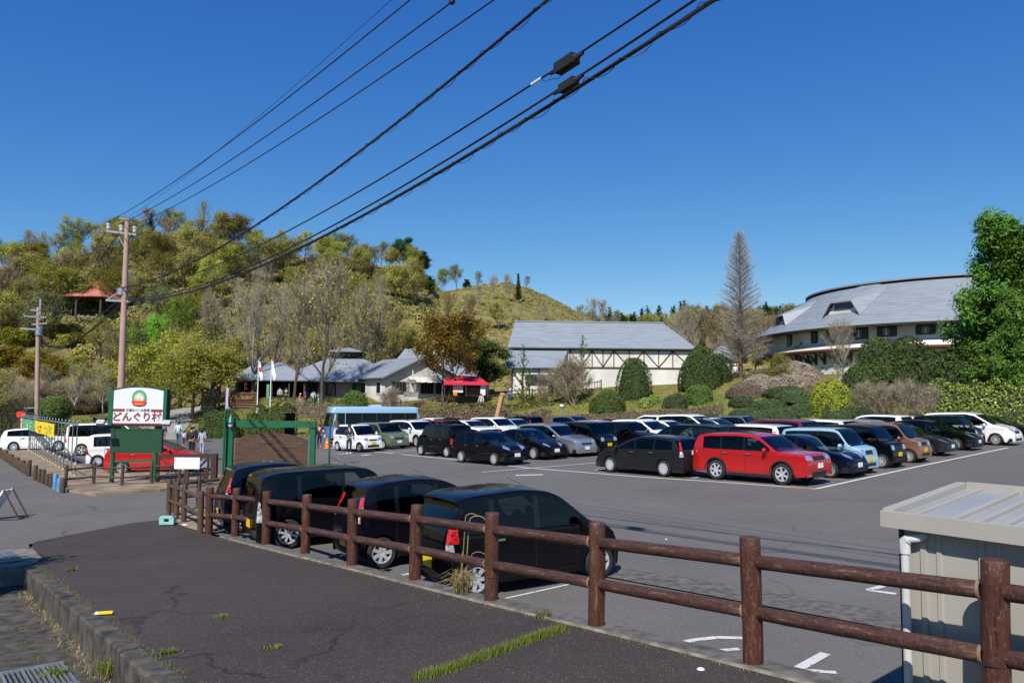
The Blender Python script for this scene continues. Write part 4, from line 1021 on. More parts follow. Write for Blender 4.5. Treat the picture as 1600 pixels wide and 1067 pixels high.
M_PVC = mat('grey_plastic_pipe', (.56, .56, .55), .35, var=.04)

def log(b, p0, p1, r, n=12, seg=7, seed=0, flat=.0):
    """a hewn log: uneven, slightly tapering, chamfered ends"""
    p0, p1 = Vector(p0), Vector(p1); d = p1-p0; L = d.length; d /= L
    up = Vector((0, 0, 1)) if abs(d.z) < .9 else Vector((1, 0, 0)); y = up.cross(d).normalized(); z = d.cross(y); rg = random.Random(seed); ph = rg.uniform(0, 6)
    rings = []; ts = [0, .012/L*1, *[i/seg for i in range(1, seg)], 1-.012/L, 1]
    for t in ts:
        e = .93 if t in (0, 1) else 1.; rr = []
        for k in range(n):
            a = 2*math.pi*k/n
            w = 1+.028*math.sin(3*a+ph+t*5)+.022*math.sin(5*a-t*9+ph)+rg.uniform(-.012, .012)
            rr.append(b.P(p0+d*(L*t)+(math.cos(a)*y+math.sin(a)*z)*r*w*e))
        rings.append(rr)
    for A, B in zip(rings, rings[1:]):
        for k in range(n): b.face((A[k], A[(k+1) % n], B[(k+1) % n], B[k]))
    b.face(rings[0][::-1]); b.face(rings[-1])
def log_fence(label, bases, h, rp, rr, levels, mp=M_LOG, mrail=M_LOGR, cat='fence', offs=None, seed=0, group=None, skip=()):
    t = empty('log_fence', bases[0]); tag(t, label, cat, group); o0 = Vector(bases[0])
    for i, p in enumerate(bases):
        b = MB(); q = Vector(p)-o0; log(b, (0, 0, -.15), (0, 0, h), rp, seed=seed+i, n=14); me = b.mesh('post', mp, 40)
        o = link('post', me, t, q); o.rotation_euler = (random.uniform(-.012, .012), random.uniform(-.012, .012), i*1.7)
    for i, (p, q) in enumerate(zip(bases, bases[1:])):
        if i in skip: continue
        for j, z in enumerate(levels):
            a = Vector(p)-o0+Vector((0, 0, z)); c = Vector(q)-o0+Vector((0, 0, z)); d = (c-a).normalized()
            b = MB(); L = (c-a).length-2*rp*.86
            log(b, (-L/2, 0, 0), (L/2, 0, 0), rr, seed=seed+31*i+j, n=12)
            o = link('rail', b.mesh('rail', mrail, 40), t, (a+c)/2); o.rotation_euler = d.to_track_quat('X', 'Z').to_euler()
            if rp > .08:                      # pale rings where the rail is let into the post
                b = MB(); e = a+d*(rp*.90); b.T = Matrix.Translation(e) @ d.to_track_quat('Z', 'Y').to_matrix().to_4x4()
                b.lathe([(rr*1.02, -.01), (rr*1.14, -.004), (rr*1.14, .012), (rr*1.0, .016)], 14); b.build('mortise_ring', mrail_l, t, 40)
    return t
mrail_l = mat('pale_joint_ring', (.20, .13, .09), .8, var=.2)
def main_fence():
    px = [(1177, 1040), (932, 980), (767, 940), (648, 908), (550, 885), (477, 866), (415, 852), (367, 840), (326, 836)]
    B = [tuple(on_path(*q)) for q in px]
    B = [(x, y, max(path_z(x, y), SL*x)+.02) for x, y, z in B]
    ext = [fl(s, -.02) for s in (-5.8, -3.87, -1.94)]; ext = [(x, y, path_z(x, y)+.02) for x, y in ext]
    mf = log_fence('dark red-brown two-rail log fence along the footpath beside the black cars', ext+B, 1.1, .09, .062, (.445, .885), seed=3)
    for q, z in ((ext[2], .40), (B[2], .30), (B[2], .47), (B[7], .42)):
        b = MB(); b.T = Matrix.Translation((q[0], q[1], q[2]+z)); b.lathe([(.094, -.004), (.099, 0), (.094, .004)], 16); o = b.build('wire_tie', M_CABLE, mf, 40); o.location = -Vector(mf.location)
    C = [B[-1]]+[tuple(on_lot(*q)) for q in ((287, 817), (275, 812), (263, 807))]
    C = [C[0]]+[(x, y, z+.02) for x, y, z in C[1:]]
    log_fence('short brown log fence turning the corner by the pale blue crate', [(C[0][0]-.24, C[0][1]+.1, C[0][2])]+C[1:], 1.0, .07, .05, (.42, .82), M_LOGD, M_LOGD, seed=50)
    D = [tuple(on_lot(*q)) for q in ((269, 802), (309, 796), (352, 790))]
    log_fence('leaning brown log fence along the side road behind the corner', [(x, y, z+.02) for x, y, z in D], .95, .065, .045, (.4, .8), M_LOGD, M_LOGD, seed=70)
    E_ = [tuple(on_lot(*q)) for q in ((102, 765), (146, 760), (190, 762), (236, 759), (280, 757))]
    log_fence('thin brown log fence in front of the green village sign', [(x, y, z+.05) for x, y, z in E_], .85, .06, .035, (.33, .68), M_LOGD, M_LOGD, seed=90)
main_fence()
def palisade():
    t = empty('log_palisade', on_lot(50, 740)); tag(t, 'row of short dark log stakes edging the roadside dirt', 'palisade'); o0 = Vector(t.location)
    pts = [(-12, 706), (0, 713), (20, 727), (45, 743)]; st = []
    for i in range(20):
        u = i/19; x = -12+u*57; y = float(np.interp(x, [p[0] for p in pts], [p[1] for p in pts])); st.append((x, y, 0))
    for i in range(8): u = i/7; st.append((55+u*43, 749+u*20, 1 if i in (2, 5, 6) else 0))
    for i, (x, y, blue) in enumerate(st):
        p = Vector(on_lot(x, y+1))-o0; b = MB(); h = .52+.06*math.sin(i*2.1)+(.15 if i in (19, 20) else 0); log(b, (0, 0, -.1), (0, 0, h), .085, 9, 3, i); o = link('stake', b.mesh('stake', M_BLUEPOT if blue and i > 24 else M_LOGD, 40), t, p)
M_BLUEPOT = mat('blue_plastic', (.10, .28, .45), .5, var=.2)
palisade()
# ---------------------------------------------------------------- writing
def text_mesh(s, size, m, bold=0., sx=1., name='lettering'):
    c = bpy.data.curves.new('t', 'FONT'); c.body = s; c.size = size; c.align_x = 'CENTER'; c.align_y = 'CENTER'; c.offset = bold; c.extrude = .004; c.resolution_u = 3
    o = bpy.data.objects.new('t', c); COL.objects.link(o); bpy.context.view_layer.update()
    me = bpy.data.meshes.new_from_object(o.evaluated_get(bpy.context.evaluated_depsgraph_get())); bpy.data.objects.remove(o); bpy.data.curves.remove(c)
    me.name = name; me.materials.clear(); me.materials.append(m)
    for v in me.vertices: v.co.x *= sx
    return me
def put_text(s, size, m, parent, loc, w=None, rz=0., bold=0.):
    """upright lettering facing -y"""
    me = text_mesh(s, size, m, bold)
    if w and len(me.vertices):
        xs = [v.co.x for v in me.vertices]; k = w/(max(xs)-min(xs)); c = (max(xs)+min(xs))/2
        for v in me.vertices: v.co.x = (v.co.x-c)*k
    o = link('lettering', me, parent, loc); o.rotation_euler = (math.pi/2, 0, rz); return o
def village_sign():
    P = on_lot(212, 757); k = P[1]/1200.          # metres per photo pixel at the sign
    t = empty('village_sign', P, .04); tag(t, 'green framed village sign with white arched face and red lettering', 'sign')
    X = lambda px: (px-212)*k; Z = lambda py: (757-py)*k
    for px in (175, 240):
        b = MB(); b.tube([(X(px), .02, -.1), (X(px), .02, Z(664))], .085, 14); b.build('post', M_GREEN, t, 40)
    b = MB(); b.bar((X(180), .02, Z(722)), (X(236), .02, Z(720)), .08); b.build('crossbar', M_GREEN, t)
    for px in (181, 243):
        b = MB(); b.box((X(px), .03, Z(669)), (.2, .14, .3)); b.build('bracket', M_BLK, t)
    b = MB(); b.box((X(211), 0, Z(690.5)), (78*k, .16, 36*k)); b.build('lower_panel', M_GREEN_D, t)
    b = MB(); b.box((X(211), 0, Z(672.0)), (80*k, .2, 1.2*k)); b.build('panel_lip', M_GREEN, t)
    def arch(x0, x1, z0, zs, rise, n=14): return [(x0, z0), (x1, z0)]+[(x1+(x0-x1)*i/n, zs+rise*(1-(2*i/n-1)**2)) for i in range(n+1)]
    fr = arch(X(169), X(257), Z(667), Z(611), 5.5*k)
    b = MB(); b.prism([(x, .16, z) for x, z in fr], (0, -.32, 0)); b.build('frame', M_GREEN_D, t)
    for x0, x1 in ((169, 175.5), (252, 257)):
        b = MB(); b.box((X((x0+x1)/2), -.02, Z(638)), ((x1-x0)*k, .40, 56*k)); b.build('side_frame', M_GREEN, t)
    fc = arch(X(176), X(251.5), Z(664.5), Z(612.5), 5*k)
    b = MB(); b.prism([(x, -.165, z) for x, z in fc], (0, -.02, 0)); b.build('sign_face', M_WHITE2, t)
    y = -.19
    for x0, x1, z0, z1 in ((176, 193.5, 640.3, 644.3), (233.5, 251, 640.8, 644.8), (177, 251, 662.3, 665.3-.6)):
        b = MB(); b.box((X((x0+x1)/2), y, Z((z0+z1)/2)), ((x1-x0)*k, .012, (z1-z0)*k)); b.build('stripe', M_MAROON, t)
    put_text('三瀬ルベール牧場', .12, M_BLACKT, t, (X(213.5), y-.01, Z(642.6)), 35.5*k)
    put_text('どんぐり村', .37, M_MAROON, t, (X(213.5), y-.01, Z(653.3)), 73*k, bold=.0075)
    # round emblem: green arch, pale middle, red ribbon
    cx, cz = X(215), Z(624)
    def disc(r, rz_, m, yy, nm, a0=0, a1=360):
        b = MB(); pts = [(cx+r*math.cos(R_(a)), yy, cz+rz_*math.sin(R_(a))) for a in np.linspace(a0, a1, 24)]; b.prism(pts, (0, -.008, 0)); b.build(nm, m, t)
    disc(11.2*k, 13*k, M_STEELD, y, 'emblem_rim'); disc(10.3*k, 12.0*k, M_GRN, y-.009, 'emblem_ring'); disc(7.2*k, 8.3*k, M_EMB, y-.018, 'emblem_centre')
    b = MB(); pts = [(-12, -5.6), (-10.6, -4.1), (10.6, -4.1), (12, -5.6), (10.4, -6.4), (9, -10.2), (0, -11.4), (-9, -10.2), (-10.4, -6.4)]
    b.prism([(cx+a*k, y-.028, cz+c*k) for a, c in pts], (0, -.008, 0)); b.build('emblem_ribbon', M_RED, t)
    b = MB(); pts = [(-7, -7.4), (7, -7.4), (6.4, -9.2), (0, -10), (-6.4, -9.2)]; b.prism([(cx+a*k, y-.037, cz+c*k) for a, c in pts], (0, -.006, 0)); b.build('emblem_band', M_ORG, t)
    for px, sg in ((171, -1), (267, 1)):
        b = MB(); b.bar((X(px-sg*6), -.1, Z(663)), (X(px+sg*1), -.75, Z(661)), .03)
        b.T = Matrix.Translation((X(px+sg*1), -.8, Z(661))) @ Matrix.Rotation(-.7, 4, 'X'); b.box((0, 0, 0), (.28, .14, .2)); b.build('floodlight', M_STEEL, t)
M_EMB = mat('emblem_cream', (.62, .58, .48), .6, var=.5, scale=9)
village_sign()
def wood_board():
    P = on_lot(421, 742); k = P[1]/1200.
    t = empty('board_stand', P, -.03); tag(t, 'green steel frame holding a brown plank board with arched top', 'notice board')
    X = lambda px: (px-421)*k; Z = lambda py: (742-py)*k
    for px, w in ((357, 11), (487, 8)):
        b = MB(); b.box((X(px), 0, Z(702)), (w*k, .2, 84*k)); b.build('post', M_GREEN, t)
    b = MB(); b.box((X(421), -.02, Z(663.5)), (142*k, .26, 10*k)); b.build('beam', M_GREEN, t)
    n = 6; z0, z1 = Z(738), Z(677)
    for i in range(n):
        a, c = z0+(z1-z0)*i/n, z0+(z1-z0)*(i+1)/n-.012; xs = np.linspace(X(366), X(479), 15); top = [min(c, Z(687)+10*k*(1-((x-X(422.5))/(56.5*k))**2)) for x in xs]
        if max(top) < a+.01: continue
        xs2 = [x for x, q in zip(xs, top) if q > a+.004]; tp = [q for q in top if q > a+.004]
        b = MB(); b.prism([(xs2[0], .04, a), (xs2[-1], .04, a)]+[(x, .04, q) for x, q in list(zip(xs2, tp))[::-1]], (0, -.06-.006*(i % 2), 0)); b.build('plank', M_PLANK, t)
    for x0 in (366, 390, 415, 440, 465):
        for z in (Z(692), Z(730)):
            b = MB(); b.box((X(x0)+.1, -.04, z), (.03, .02, .03)); b.build('bolt', M_STEEL, t)
M_PLANK = wood_mat('weathered_plank', (.075, .042, .026), (.16, .11, .075), .8, (1.2, 8, 16))
wood_board()
def lamp_post(pxb, pyb, pyt, hook, lx, label, m_l):
    P = on_lot(pxb, pyb); k = P[1]/1200.; t = empty('lamp_post', P); tag(t, label, 'lamp post', 'green hooked lamp posts by the plank board'); H = (pyb-pyt)*k
    b = MB(); b.tube([(0, 0, 0), (0, 0, H)], .045, 10); b.build('pole', M_GREEN, t, 40)
    b = MB(); r = hook*k/2; b.tube([(r-r*math.cos(a), 0, H+r*math.sin(a)) for a in np.linspace(0, math.pi*1.15, 10)], .025, 6); b.build('hook', M_GREEN, t, 40)
    x = lx*k; b = MB(); b.T = Matrix.Translation((x, 0, H-.42)); b.lathe([(.03, .34), (.05, .26), (.13, .16), (.15, .0), (.17, -.02), (.12, -.03)], 12, cap=True); b.build('lamp_shade', m_l, t, 40)
    b = MB(); b.T = Matrix.Translation((x, 0, H-.62)); b.lathe([(.09, .16), (.10, .05), (.06, -.02)], 10, cap=True); b.build('lantern_glass', M_PVC, t, 40)
lamp_post(348, 744, 645, 11, 9.5, 'green hooked lamp post with green bell shade left of the plank board', M_GREEN)
lamp_post(514, 728, 652, 12, 10, 'green hooked lamp post with brown lantern right of the plank board', M_LOGD)
def brown_gate():
    P = on_lot(290, 757); k = P[1]/1200.; t = empty('sliding_gate', P, .03); tag(t, 'dark brown steel gate with crossed braces beside the village sign', 'gate')
    X = lambda px: (px-290)*k; Z = lambda py: (757-py)*k
    def bar(nm, a, c, w, d=.06): b = MB(); b.bar((X(a[0]), 0, Z(a[1])), (X(c[0]), 0, Z(c[1])), d, w); b.build(nm, M_BROWN, t)
    bar('top_rail', (246, 714), (337, 712), .13); bar('bottom_rail', (246, 754), (328, 751), .06)
    for x in (248, 289, 323): bar('upright', (x, 756), (x, 713), .07)
    bar('end_post', (333, 753), (333, 711), .24, .2)
    bar('brace', (249, 751), (288, 716), .03); bar('brace', (290, 716), (322, 750), .03); bar('brace', (290, 750), (322, 716), .03); bar('brace', (249, 716), (288, 751), .03)
    P = on_lot(292, 762); t = empty('notice_sign', P, .03); tag(t, 'blank white rectangular board on a brown post before the gate', 'sign'); k = P[1]/1200
    b = MB(); b.box((0, 0, 22*k), (.12, .08, 44*k)); b.build('post', M_BROWN, t)
    b = MB(); b.box((0, -.07, 38*k), (38.5*k, .03, 17.5*k)); b.build('board', M_WHITE, t)
    P = on_lot(320, 756); t = empty('notice_sign', P, .03); tag(t, 'small grey-blue board on a brown post right of the white board', 'sign')
    b = MB(); b.box((0, 0, 14*k), (.12, .08, 28*k)); b.build('post', M_BROWN, t)
    b = MB(); b.box((-.02, -.07, 32*k), (15*k, .03, 10*k)); b.build('board', mat('grey_blue_board', (.22, .27, .36), .5), t)
brown_gate()
def pipe_railing():
    A = Vector(on_lot(117, 747)); B = Vector(on_lot(30, 697)); t = empty('pipe_railing', A); tag(t, 'tall grey pipe railing with yellow clamps and hanging banners', 'railing')
    d = B-A; n = 24; H = 2.25
    for i in range(n):
        u = (i/(n-1))**1.0; p = d*u; b = MB(); b.tube([(p.x, p.y, p.z), (p.x, p.y, p.z+H+.12)], .022, 7); b.build('upright', M_STEELD, t, 40)
        for z in (.12, .95 if i % 2 else .62):
            b = MB(); b.box((p.x, p.y, p.z+z), (.09, .09, .09)); b.build('clamp', M_CLAMP, t)
        b = MB(); b.ell((p.x, p.y, p.z+H+.13), (.035, .035, .05), 8, 5); b.build('finial', M_STEEL, t, 60)
    b = MB(); b.tube([(0, 0, H), tuple(d+Vector((0, 0, H)))], .035, 8); b.build('top_rail', M_STEEL, t, 40)
    b = MB(); b.tube([(0, 0, .62), tuple(d+Vector((0, 0, .62)))], .02, 6); b.build('lower_rail', M_STEELD, t, 40)
    # banners hung on the side facing the road
    u = d.normalized(); nrm = Vector((-u.y, u.x, 0)).normalized()
    if nrm.y > 0: nrm = -nrm
    L = d.length
    for (a, c, m, lab) in ((.25, .59, M_YEL, 'yellow banner with orange and green marks on the pipe railing'), (.60, .90, M_GRN, 'green and white banner on the pipe railing'), (.91, 1.0, M_WHITE, 'white banner with orange stripe at the far end of the railing')):
        r = empty('banner', A+d*a+nrm*.07); tag(r, lab, 'banner', 'banners on the pipe railing')
        w = L*(c-a); b = MB(); nn = 8; h0, h1 = 2.15, 1.45
        pts = [[(u*(w*i/nn)+nrm*(.02*math.sin(i*2.3)+.01)+Vector((0, 0, z-.015*math.sin(i*1.3)))) for i in range(nn+1)] for z in (h1, h0)]
        for i in range(nn): b.poly([pts[0][i], pts[0][i+1], pts[1][i+1], pts[1][i]])
        b.build('cloth', m, r, 60)
        rg = random.Random(int(a*100)); marks = {0: [(.08, .45, M_GRN), (.62, .92, M_ORG)], 1: [(.1, .9, M_WHITE)], 2: [(.25, .5, M_ORG), (.6, .8, M_YEL)]}[0 if m is M_YEL else 1 if m is M_GRN else 2]
        for q0, q1, mm in marks:
            for _ in range(9):
                x = w*rg.uniform(q0, q1); z = rg.uniform(h1+.12, h0-.12); b = MB(); s1, s2 = rg.uniform(.05, .2), rg.uniform(.03, .10)
                q = u*x+nrm*.045
                b.poly([q+u*-s1+Vector((0, 0, z-s2)), q+u*s1+Vector((0, 0, z-s2)), q+u*s1+Vector((0, 0, z+s2)), q+u*-s1+Vector((0, 0, z+s2))]); b.build('printed_mark', mm, r)
    P = on_lot(28, 698); t = empty('flag_post', P); tag(t, 'brown post topped with a small red flag at the railing end', 'post')
    b = MB(); b.box((0, 0, 1.25), (.14, .14, 2.5)); b.build('post', M_BROWN, t)
    b = MB(); b.poly([(0, -.08, 2.2), (.5, -.1, 2.35), (.45, -.05, 2.6), (0, -.08, 2.65)]); b.poly([(-.2, -.09, 2.25), (0, -.08, 2.2), (0, -.08, 2.65), (-.18, -.09, 2.6)]); b.build('flag', M_RED, t)
M_CLAMP = mat('yellow_clamp', (.50, .42, .18), .6, var=.2)
pipe_railing()
def a_frame():
    P = on_lot(10, 811); t = empty('a_frame_sign', P, .1); tag(t, 'folding A-frame sign cut by the left edge, white panel and brown legs', 'sign'); k = P[1]/1200
    W = .45; H = .82
    for sx, nm in ((1, 'rear'), (-1, 'front')):
        for y in (-W/2, W/2):
            b = MB(); b.bar((0, y, H), (sx*.46, y, 0), .035); b.build('leg', M_LOGD if sx > 0 else M_WHITE, t)
        b = MB(); b.bar((sx*.43, -W/2, .05), (sx*.43, W/2, .05), .03); b.build('stretcher', M_LOGD, t)
    b = MB(); b.prism([(-.03, -W/2+.02, H-.02), (-.36, -W/2+.02, .2), (-.36, W/2-.02, .2), (-.03, W/2-.02, H-.02)], (-.02, 0, .01)); b.build('panel', M_WHITE, t)
    b = MB(); b.bar((-.44, -W/2, .02), (.44, -W/2, .02), .02); b.build('base_shadow_bar', M_BLK, t)  # black bar along the base, drawn in place of the sign's shadow
a_frame()
def crate():
    P = on_lot(262, 821); t = empty('plastic_crate', (P[0], P[1], P[2]+.04), .1); tag(t, 'pale blue plastic crate lying by the log fence corner', 'crate')
    m = mat('pale_blue_plastic', (.28, .52, .52), .5, var=.12)
    for nm, c, s in (('base', (0, 0, .02), (.36, .24, .03)), ('side', (-.17, 0, .1), (.02, .24, .16)), ('side', (.17, 0, .1), (.02, .24, .16)), ('side', (0, .11, .1), (.32, .02, .16)),
                     ('rim', (0, -.11, .17), (.32, .02, .03)), ('side', (-.11, -.11, .09), (.10, .02, .12)), ('side', (.11, -.11, .09), (.10, .02, .12)), ('side', (0, -.11, .05), (.12, .02, .05)), ('lid', (-.02, .0, .195), (.3, .2, .02))):
        b = MB(); b.box(c, s); b.build(nm, m, t)
crate()
def cone(px, py, lab):
    P = on_lot(px, py); t = empty('traffic_cone', P); tag(t, lab, 'cone')
    b = MB(); b.lathe([(.16, .03), (.05, .6), (.03, .68), (.001, .69)], 16); b.build('cone_body', M_ORG, t, 40); b = MB(); b.box((0, 0, .02), (.38, .38, .04)); b.build('base', M_ORG, t)
    b = MB(); b.lathe([(.112, .26), (.086, .42)], 16); b.build('white_band', M_WHITE, t, 40)
cone(511, 700, 'orange traffic cone beside the bus front')
# ---------------------------------------------------------------- utility poles and wires
WD = np.array([.626, -.78])                       # direction the lines run
def utility_poles():
    B = on_lot(184, 738); Bz = B[2]; D = B[1]; k = D/1200
    top = at_y(199, 345, D); t = empty('utility_pole', B); tag(t, 'tall buff concrete utility pole with crossarm behind the village sign', 'utility pole'); o0 = Vector(B)
    tv = Vector(top)-o0
    b = MB(); b.tube([(0, 0, -.2), tuple(tv*.5), tuple(tv)], [.175, .14, .105], 16); b.build('pole', M_POLE, t, 50)
    def P(px, py): return Vector(at_y(px, py, D))-o0
    arm = (P(166, 361), P(213, 367)); b = MB(); b.bar(arm[0], arm[1], .09); b.build('crossarm', M_STEEL, t)
    b = MB(); b.bar(P(186, 371), P(195, 386), .035); b.build('brace', M_STEEL, t)
    arm2 = (P(166, 469), P(204, 471)); b = MB(); b.bar(arm2[0], arm2[1], .1); b.build('lower_arm', M_STEEL, t); b = MB(); b.bar(P(168, 468), P(191, 453), .05); b.build('brace', M_STEEL, t)
    b = MB(); p = P(198, 344); b.bar(p-Vector((.35, 0, -.08)), p+Vector((.1, 0, .05)), .05); b.build('top_bracket', M_STEEL, t)
    for px, py in ((169.5, 361), (189.5, 364), (210.5, 366)):
        b = MB(); b.T = Matrix.Translation(P(px, py)+Vector((0, 0, .05))); b.lathe([(.03, 0), (.09, .06), (.10, .14), (.05, .16), (.11, .22), (.12, .30), (.04, .32)], 12, cap=True); b.build('insulator', M_CER, t, 40)
        b = MB(); b.T = Matrix.Translation(P(px, py)+Vector((0, 0, .38))); b.ell((0, 0, 0), (.11, .11, .10), 10, 6); b.build('insulator_cap', M_BLK, t, 60)
    b = MB(); q = P(190, 456); b.tube([q-Vector((0, 0, .15)), q+Vector((0, 0, .15))], .2, 12); b.build('band', M_STEEL, t, 40)
    # second pole down the road
    D2 = 62.; B2 = at_y(57, 700, D2); t2 = empty('utility_pole', B2); tag(t2, 'smaller distant utility pole with transformer and short arms at far left', 'utility pole'); o2 = Vector(B2)
    def Q(px, py): return Vector(at_y(px, py, D2))-o2
    b = MB(); b.tube([(0, 0, -.3), Q(60, 480)], [.2, .14], 12); b.build('pole', M_POLE, t2, 50)
    b = MB(); b.bar(Q(62.5, 500), Q(63.5, 467), .12); b.build('top_extension', M_STEEL, t2)
    for a, c in (((38, 494), (73, 496)), ((48, 484), (62, 486)), ((50, 507), (74, 505)), ((32, 513), (58, 515))): b = MB(); b.bar(Q(*a), Q(*c), .12); b.build('arm', M_STEEL, t2)
    b = MB(); b.T = Matrix.Translation(Q(61, 518)); b.lathe([(.2, -.35), (.26, -.3), (.26, .3), (.2, .35)], 12, cap=True); b.build('transformer', M_STEEL, t2, 40)
    global WD
    cl = np.array([.79, 11.1])-np.array(at_y(197, 455, D))[:2]; WD = cl/np.linalg.norm(cl)
    # wires
    def world(p): return p+o0
    def wire(A, ends, r, label, curv=.0016, far=42, spiral=False, mt=M_CABLE, name='overhead_wire', extra=None):
        """ends: photo pixel the wire passes; it hangs in the vertical plane of the line"""
        A = np.array(A); d = ray(*ends); w = WD
        # ray C+t d meets plane A+k w
        M_ = np.array([[d[0], -w[0]], [d[1], -w[1]]]); tt, kk = np.linalg.solve(M_, A[:2]-_C[:2]); z = CAM_Z+tt*d[2]
        a = (z-A[2]-curv*kk*kk)/kk; pts = []; n = 46
        f = lambda k_: (A[0]+w[0]*k_, A[1]+w[1]*k_, A[2]+a*k_+curv*k_*k_)
        pts = [f(far*i/n) for i in range(n+1)]
        b = MB(); b.tube(pts, r, 6); root = b.build(name, mt, None, 60); tag(root, label, 'wire', 'overhead wires above the car park')
        if spiral:
            b = MB(); sp = []
            for i in range(n*12): k_ = far*i/(n*12); p = f(k_); ph = k_*9; sp.append((p[0]+math.cos(ph)*r*1.9, p[1], p[2]+math.sin(ph)*r*1.9-.01+.02*math.sin(k_*3.1)))
            b.tube(sp, .006, 3); b.build('lashing_wire', mt, root)
        return f, root
    A = [tuple(world(P(px, py)+Vector((0, 0, .45)))) for px, py in ((169.5, 361), (189.5, 364), (210.5, 366))]
    wire(A[0], (641, 0), .014, 'uppermost power wire, ending at the left insulator'); wire(A[1], (711, 0), .014, 'power wire ending at the middle insulator'); wire(A[2], (772, 0), .014, 'power wire ending at the right insulator')
    wire(tuple(world(P(196, 343))), (612, 0), .006, 'faint thin ground wire above the power wires')
    g0 = wire(tuple(world(P(190, 450))), (856, 0), .026, 'thick lashed cable above the twin junction boxes', .0036, spiral=True)
    f1, r1 = wire(tuple(world(P(197, 455))), (1032, 0), .016, 'single cable carrying the larger junction box', .0030)
    f2, r2 = wire(tuple(world(P(200, 466))), (1086, 0), .018, 'cable carrying the smaller junction box', .0036)
    wire(tuple(world(P(200, 469))), (1116, 0), .030, 'lowest and thickest lashed cable', .0036, spiral=True)
    def kfor(f, px):
        lo, hi = 1., 32.
        for _ in range(50):
            m_ = (lo+hi)/2
            if proj(f(m_))[0] < px: lo = m_
            else: hi = m_
        return lo
    for f, px, L_, w_, lab in ((f1, 885, .42, .15, 'larger black junction box hanging on the single cable'), (f2, 888, .34, .12, 'smaller black junction box just below the larger one')):
        k_ = kfor(f, px); c = Vector(f(k_)); dd = (Vector(f(k_+.1))-c).normalized()
        t3 = empty('cable_junction_box', c); tag(t3, lab, 'junction box', 'black cable junction boxes'); t3.rotation_euler = dd.to_track_quat('X', 'Z').to_euler()
        b = MB(); b.box((0, 0, -.03), (L_, w_, w_*1.0)); b.build('housing', M_CABLE, t3)
        for i in range(7): b = MB(); b.box((-L_/2+L_*(i+.5)/7, 0, -.03), (.02, w_+.012, w_+.012)); b.build('rib', M_CABLE, t3)
        for sg in (-1, 1):
            b = MB(); b.T = Matrix.Translation((sg*L_/2, 0, -.03)) @ Matrix.Rotation(sg*math.pi/2, 4, 'Y'); b.lathe([(w_*.45, 0), (w_*.2, .08), (.02, .16)], 8); b.build('end_cone', M_CABLE, t3, 40)
    k_ = kfor(f1, 838); c = Vector(f1(k_)); b = MB(); b.tube([f1(k_-.12), f1(k_+.12)], .024, 8); o = b.build('cable_clamp', M_CER, None); tag(o, 'small white clamp on the cable left of the boxes', 'clamp')
    b = MB(); k2 = kfor(f1, 858); p0, p1 = Vector(f1(k_+.1)), Vector(f1(kfor(f1, 900))); b.tube([p0.lerp(p1, u)-Vector((0, 0, .16*math.sin(u*math.pi)+.02*math.sin(u*14))) for u in np.linspace(0, 1, 16)], .005, 4); o = b.build('loose_wire', M_CABLE, None); tag(o, 'thin loose wire looping under the larger junction box', 'wire')
    kq = kfor(g0[0], 706)
    # small dark fitting on the second power wire at the top of the picture
    f = wire(A[1], (711, 0), .001, 'x'); bpy.data.objects.remove(f[1]); c = Vector(f[0](kfor(f[0], 706))); b = MB(); b.ell(c, (.06, .05, .05), 8, 6); o = b.build('wire_fitting', M_CABLE, None, 60); tag(o, 'small dark fitting on a power wire near the top edge', 'fitting')
    # spans on to the second pole
    def span(a, c, r, sag, lab):
        b = MB(); a, c = Vector(a), Vector(c); b.tube([a.lerp(c, i/20)-Vector((0, 0, sag*4*(i/20)*(1-i/20))) for i in range(21)], r, 5); tag(b.build('overhead_wire', M_CABLE, None, 60), lab, 'wire', 'wires between the two poles')
    q = lambda px, py: Q(px, py)+o2
    for i, (a, e) in enumerate(zip(A, ((40, 494), (56, 495), (71, 496)))): span(Vector(a)-Vector((0, 0, .3)), q(*e), .016, .9, 'power wire between the two poles, %s' % ('left', 'middle', 'right')[i])
    for i, ((a, c), e, s) in enumerate(zip(((184, 470), (190, 471), (196, 471)), ((62, 536), (62, 545), (63, 552)), (.5, .8, .6))): span(world(P(a, c)), q(*e), .026, s, '%s sagging telephone cable between the two poles' % ('upper', 'middle', 'lower')[i])
utility_poles()
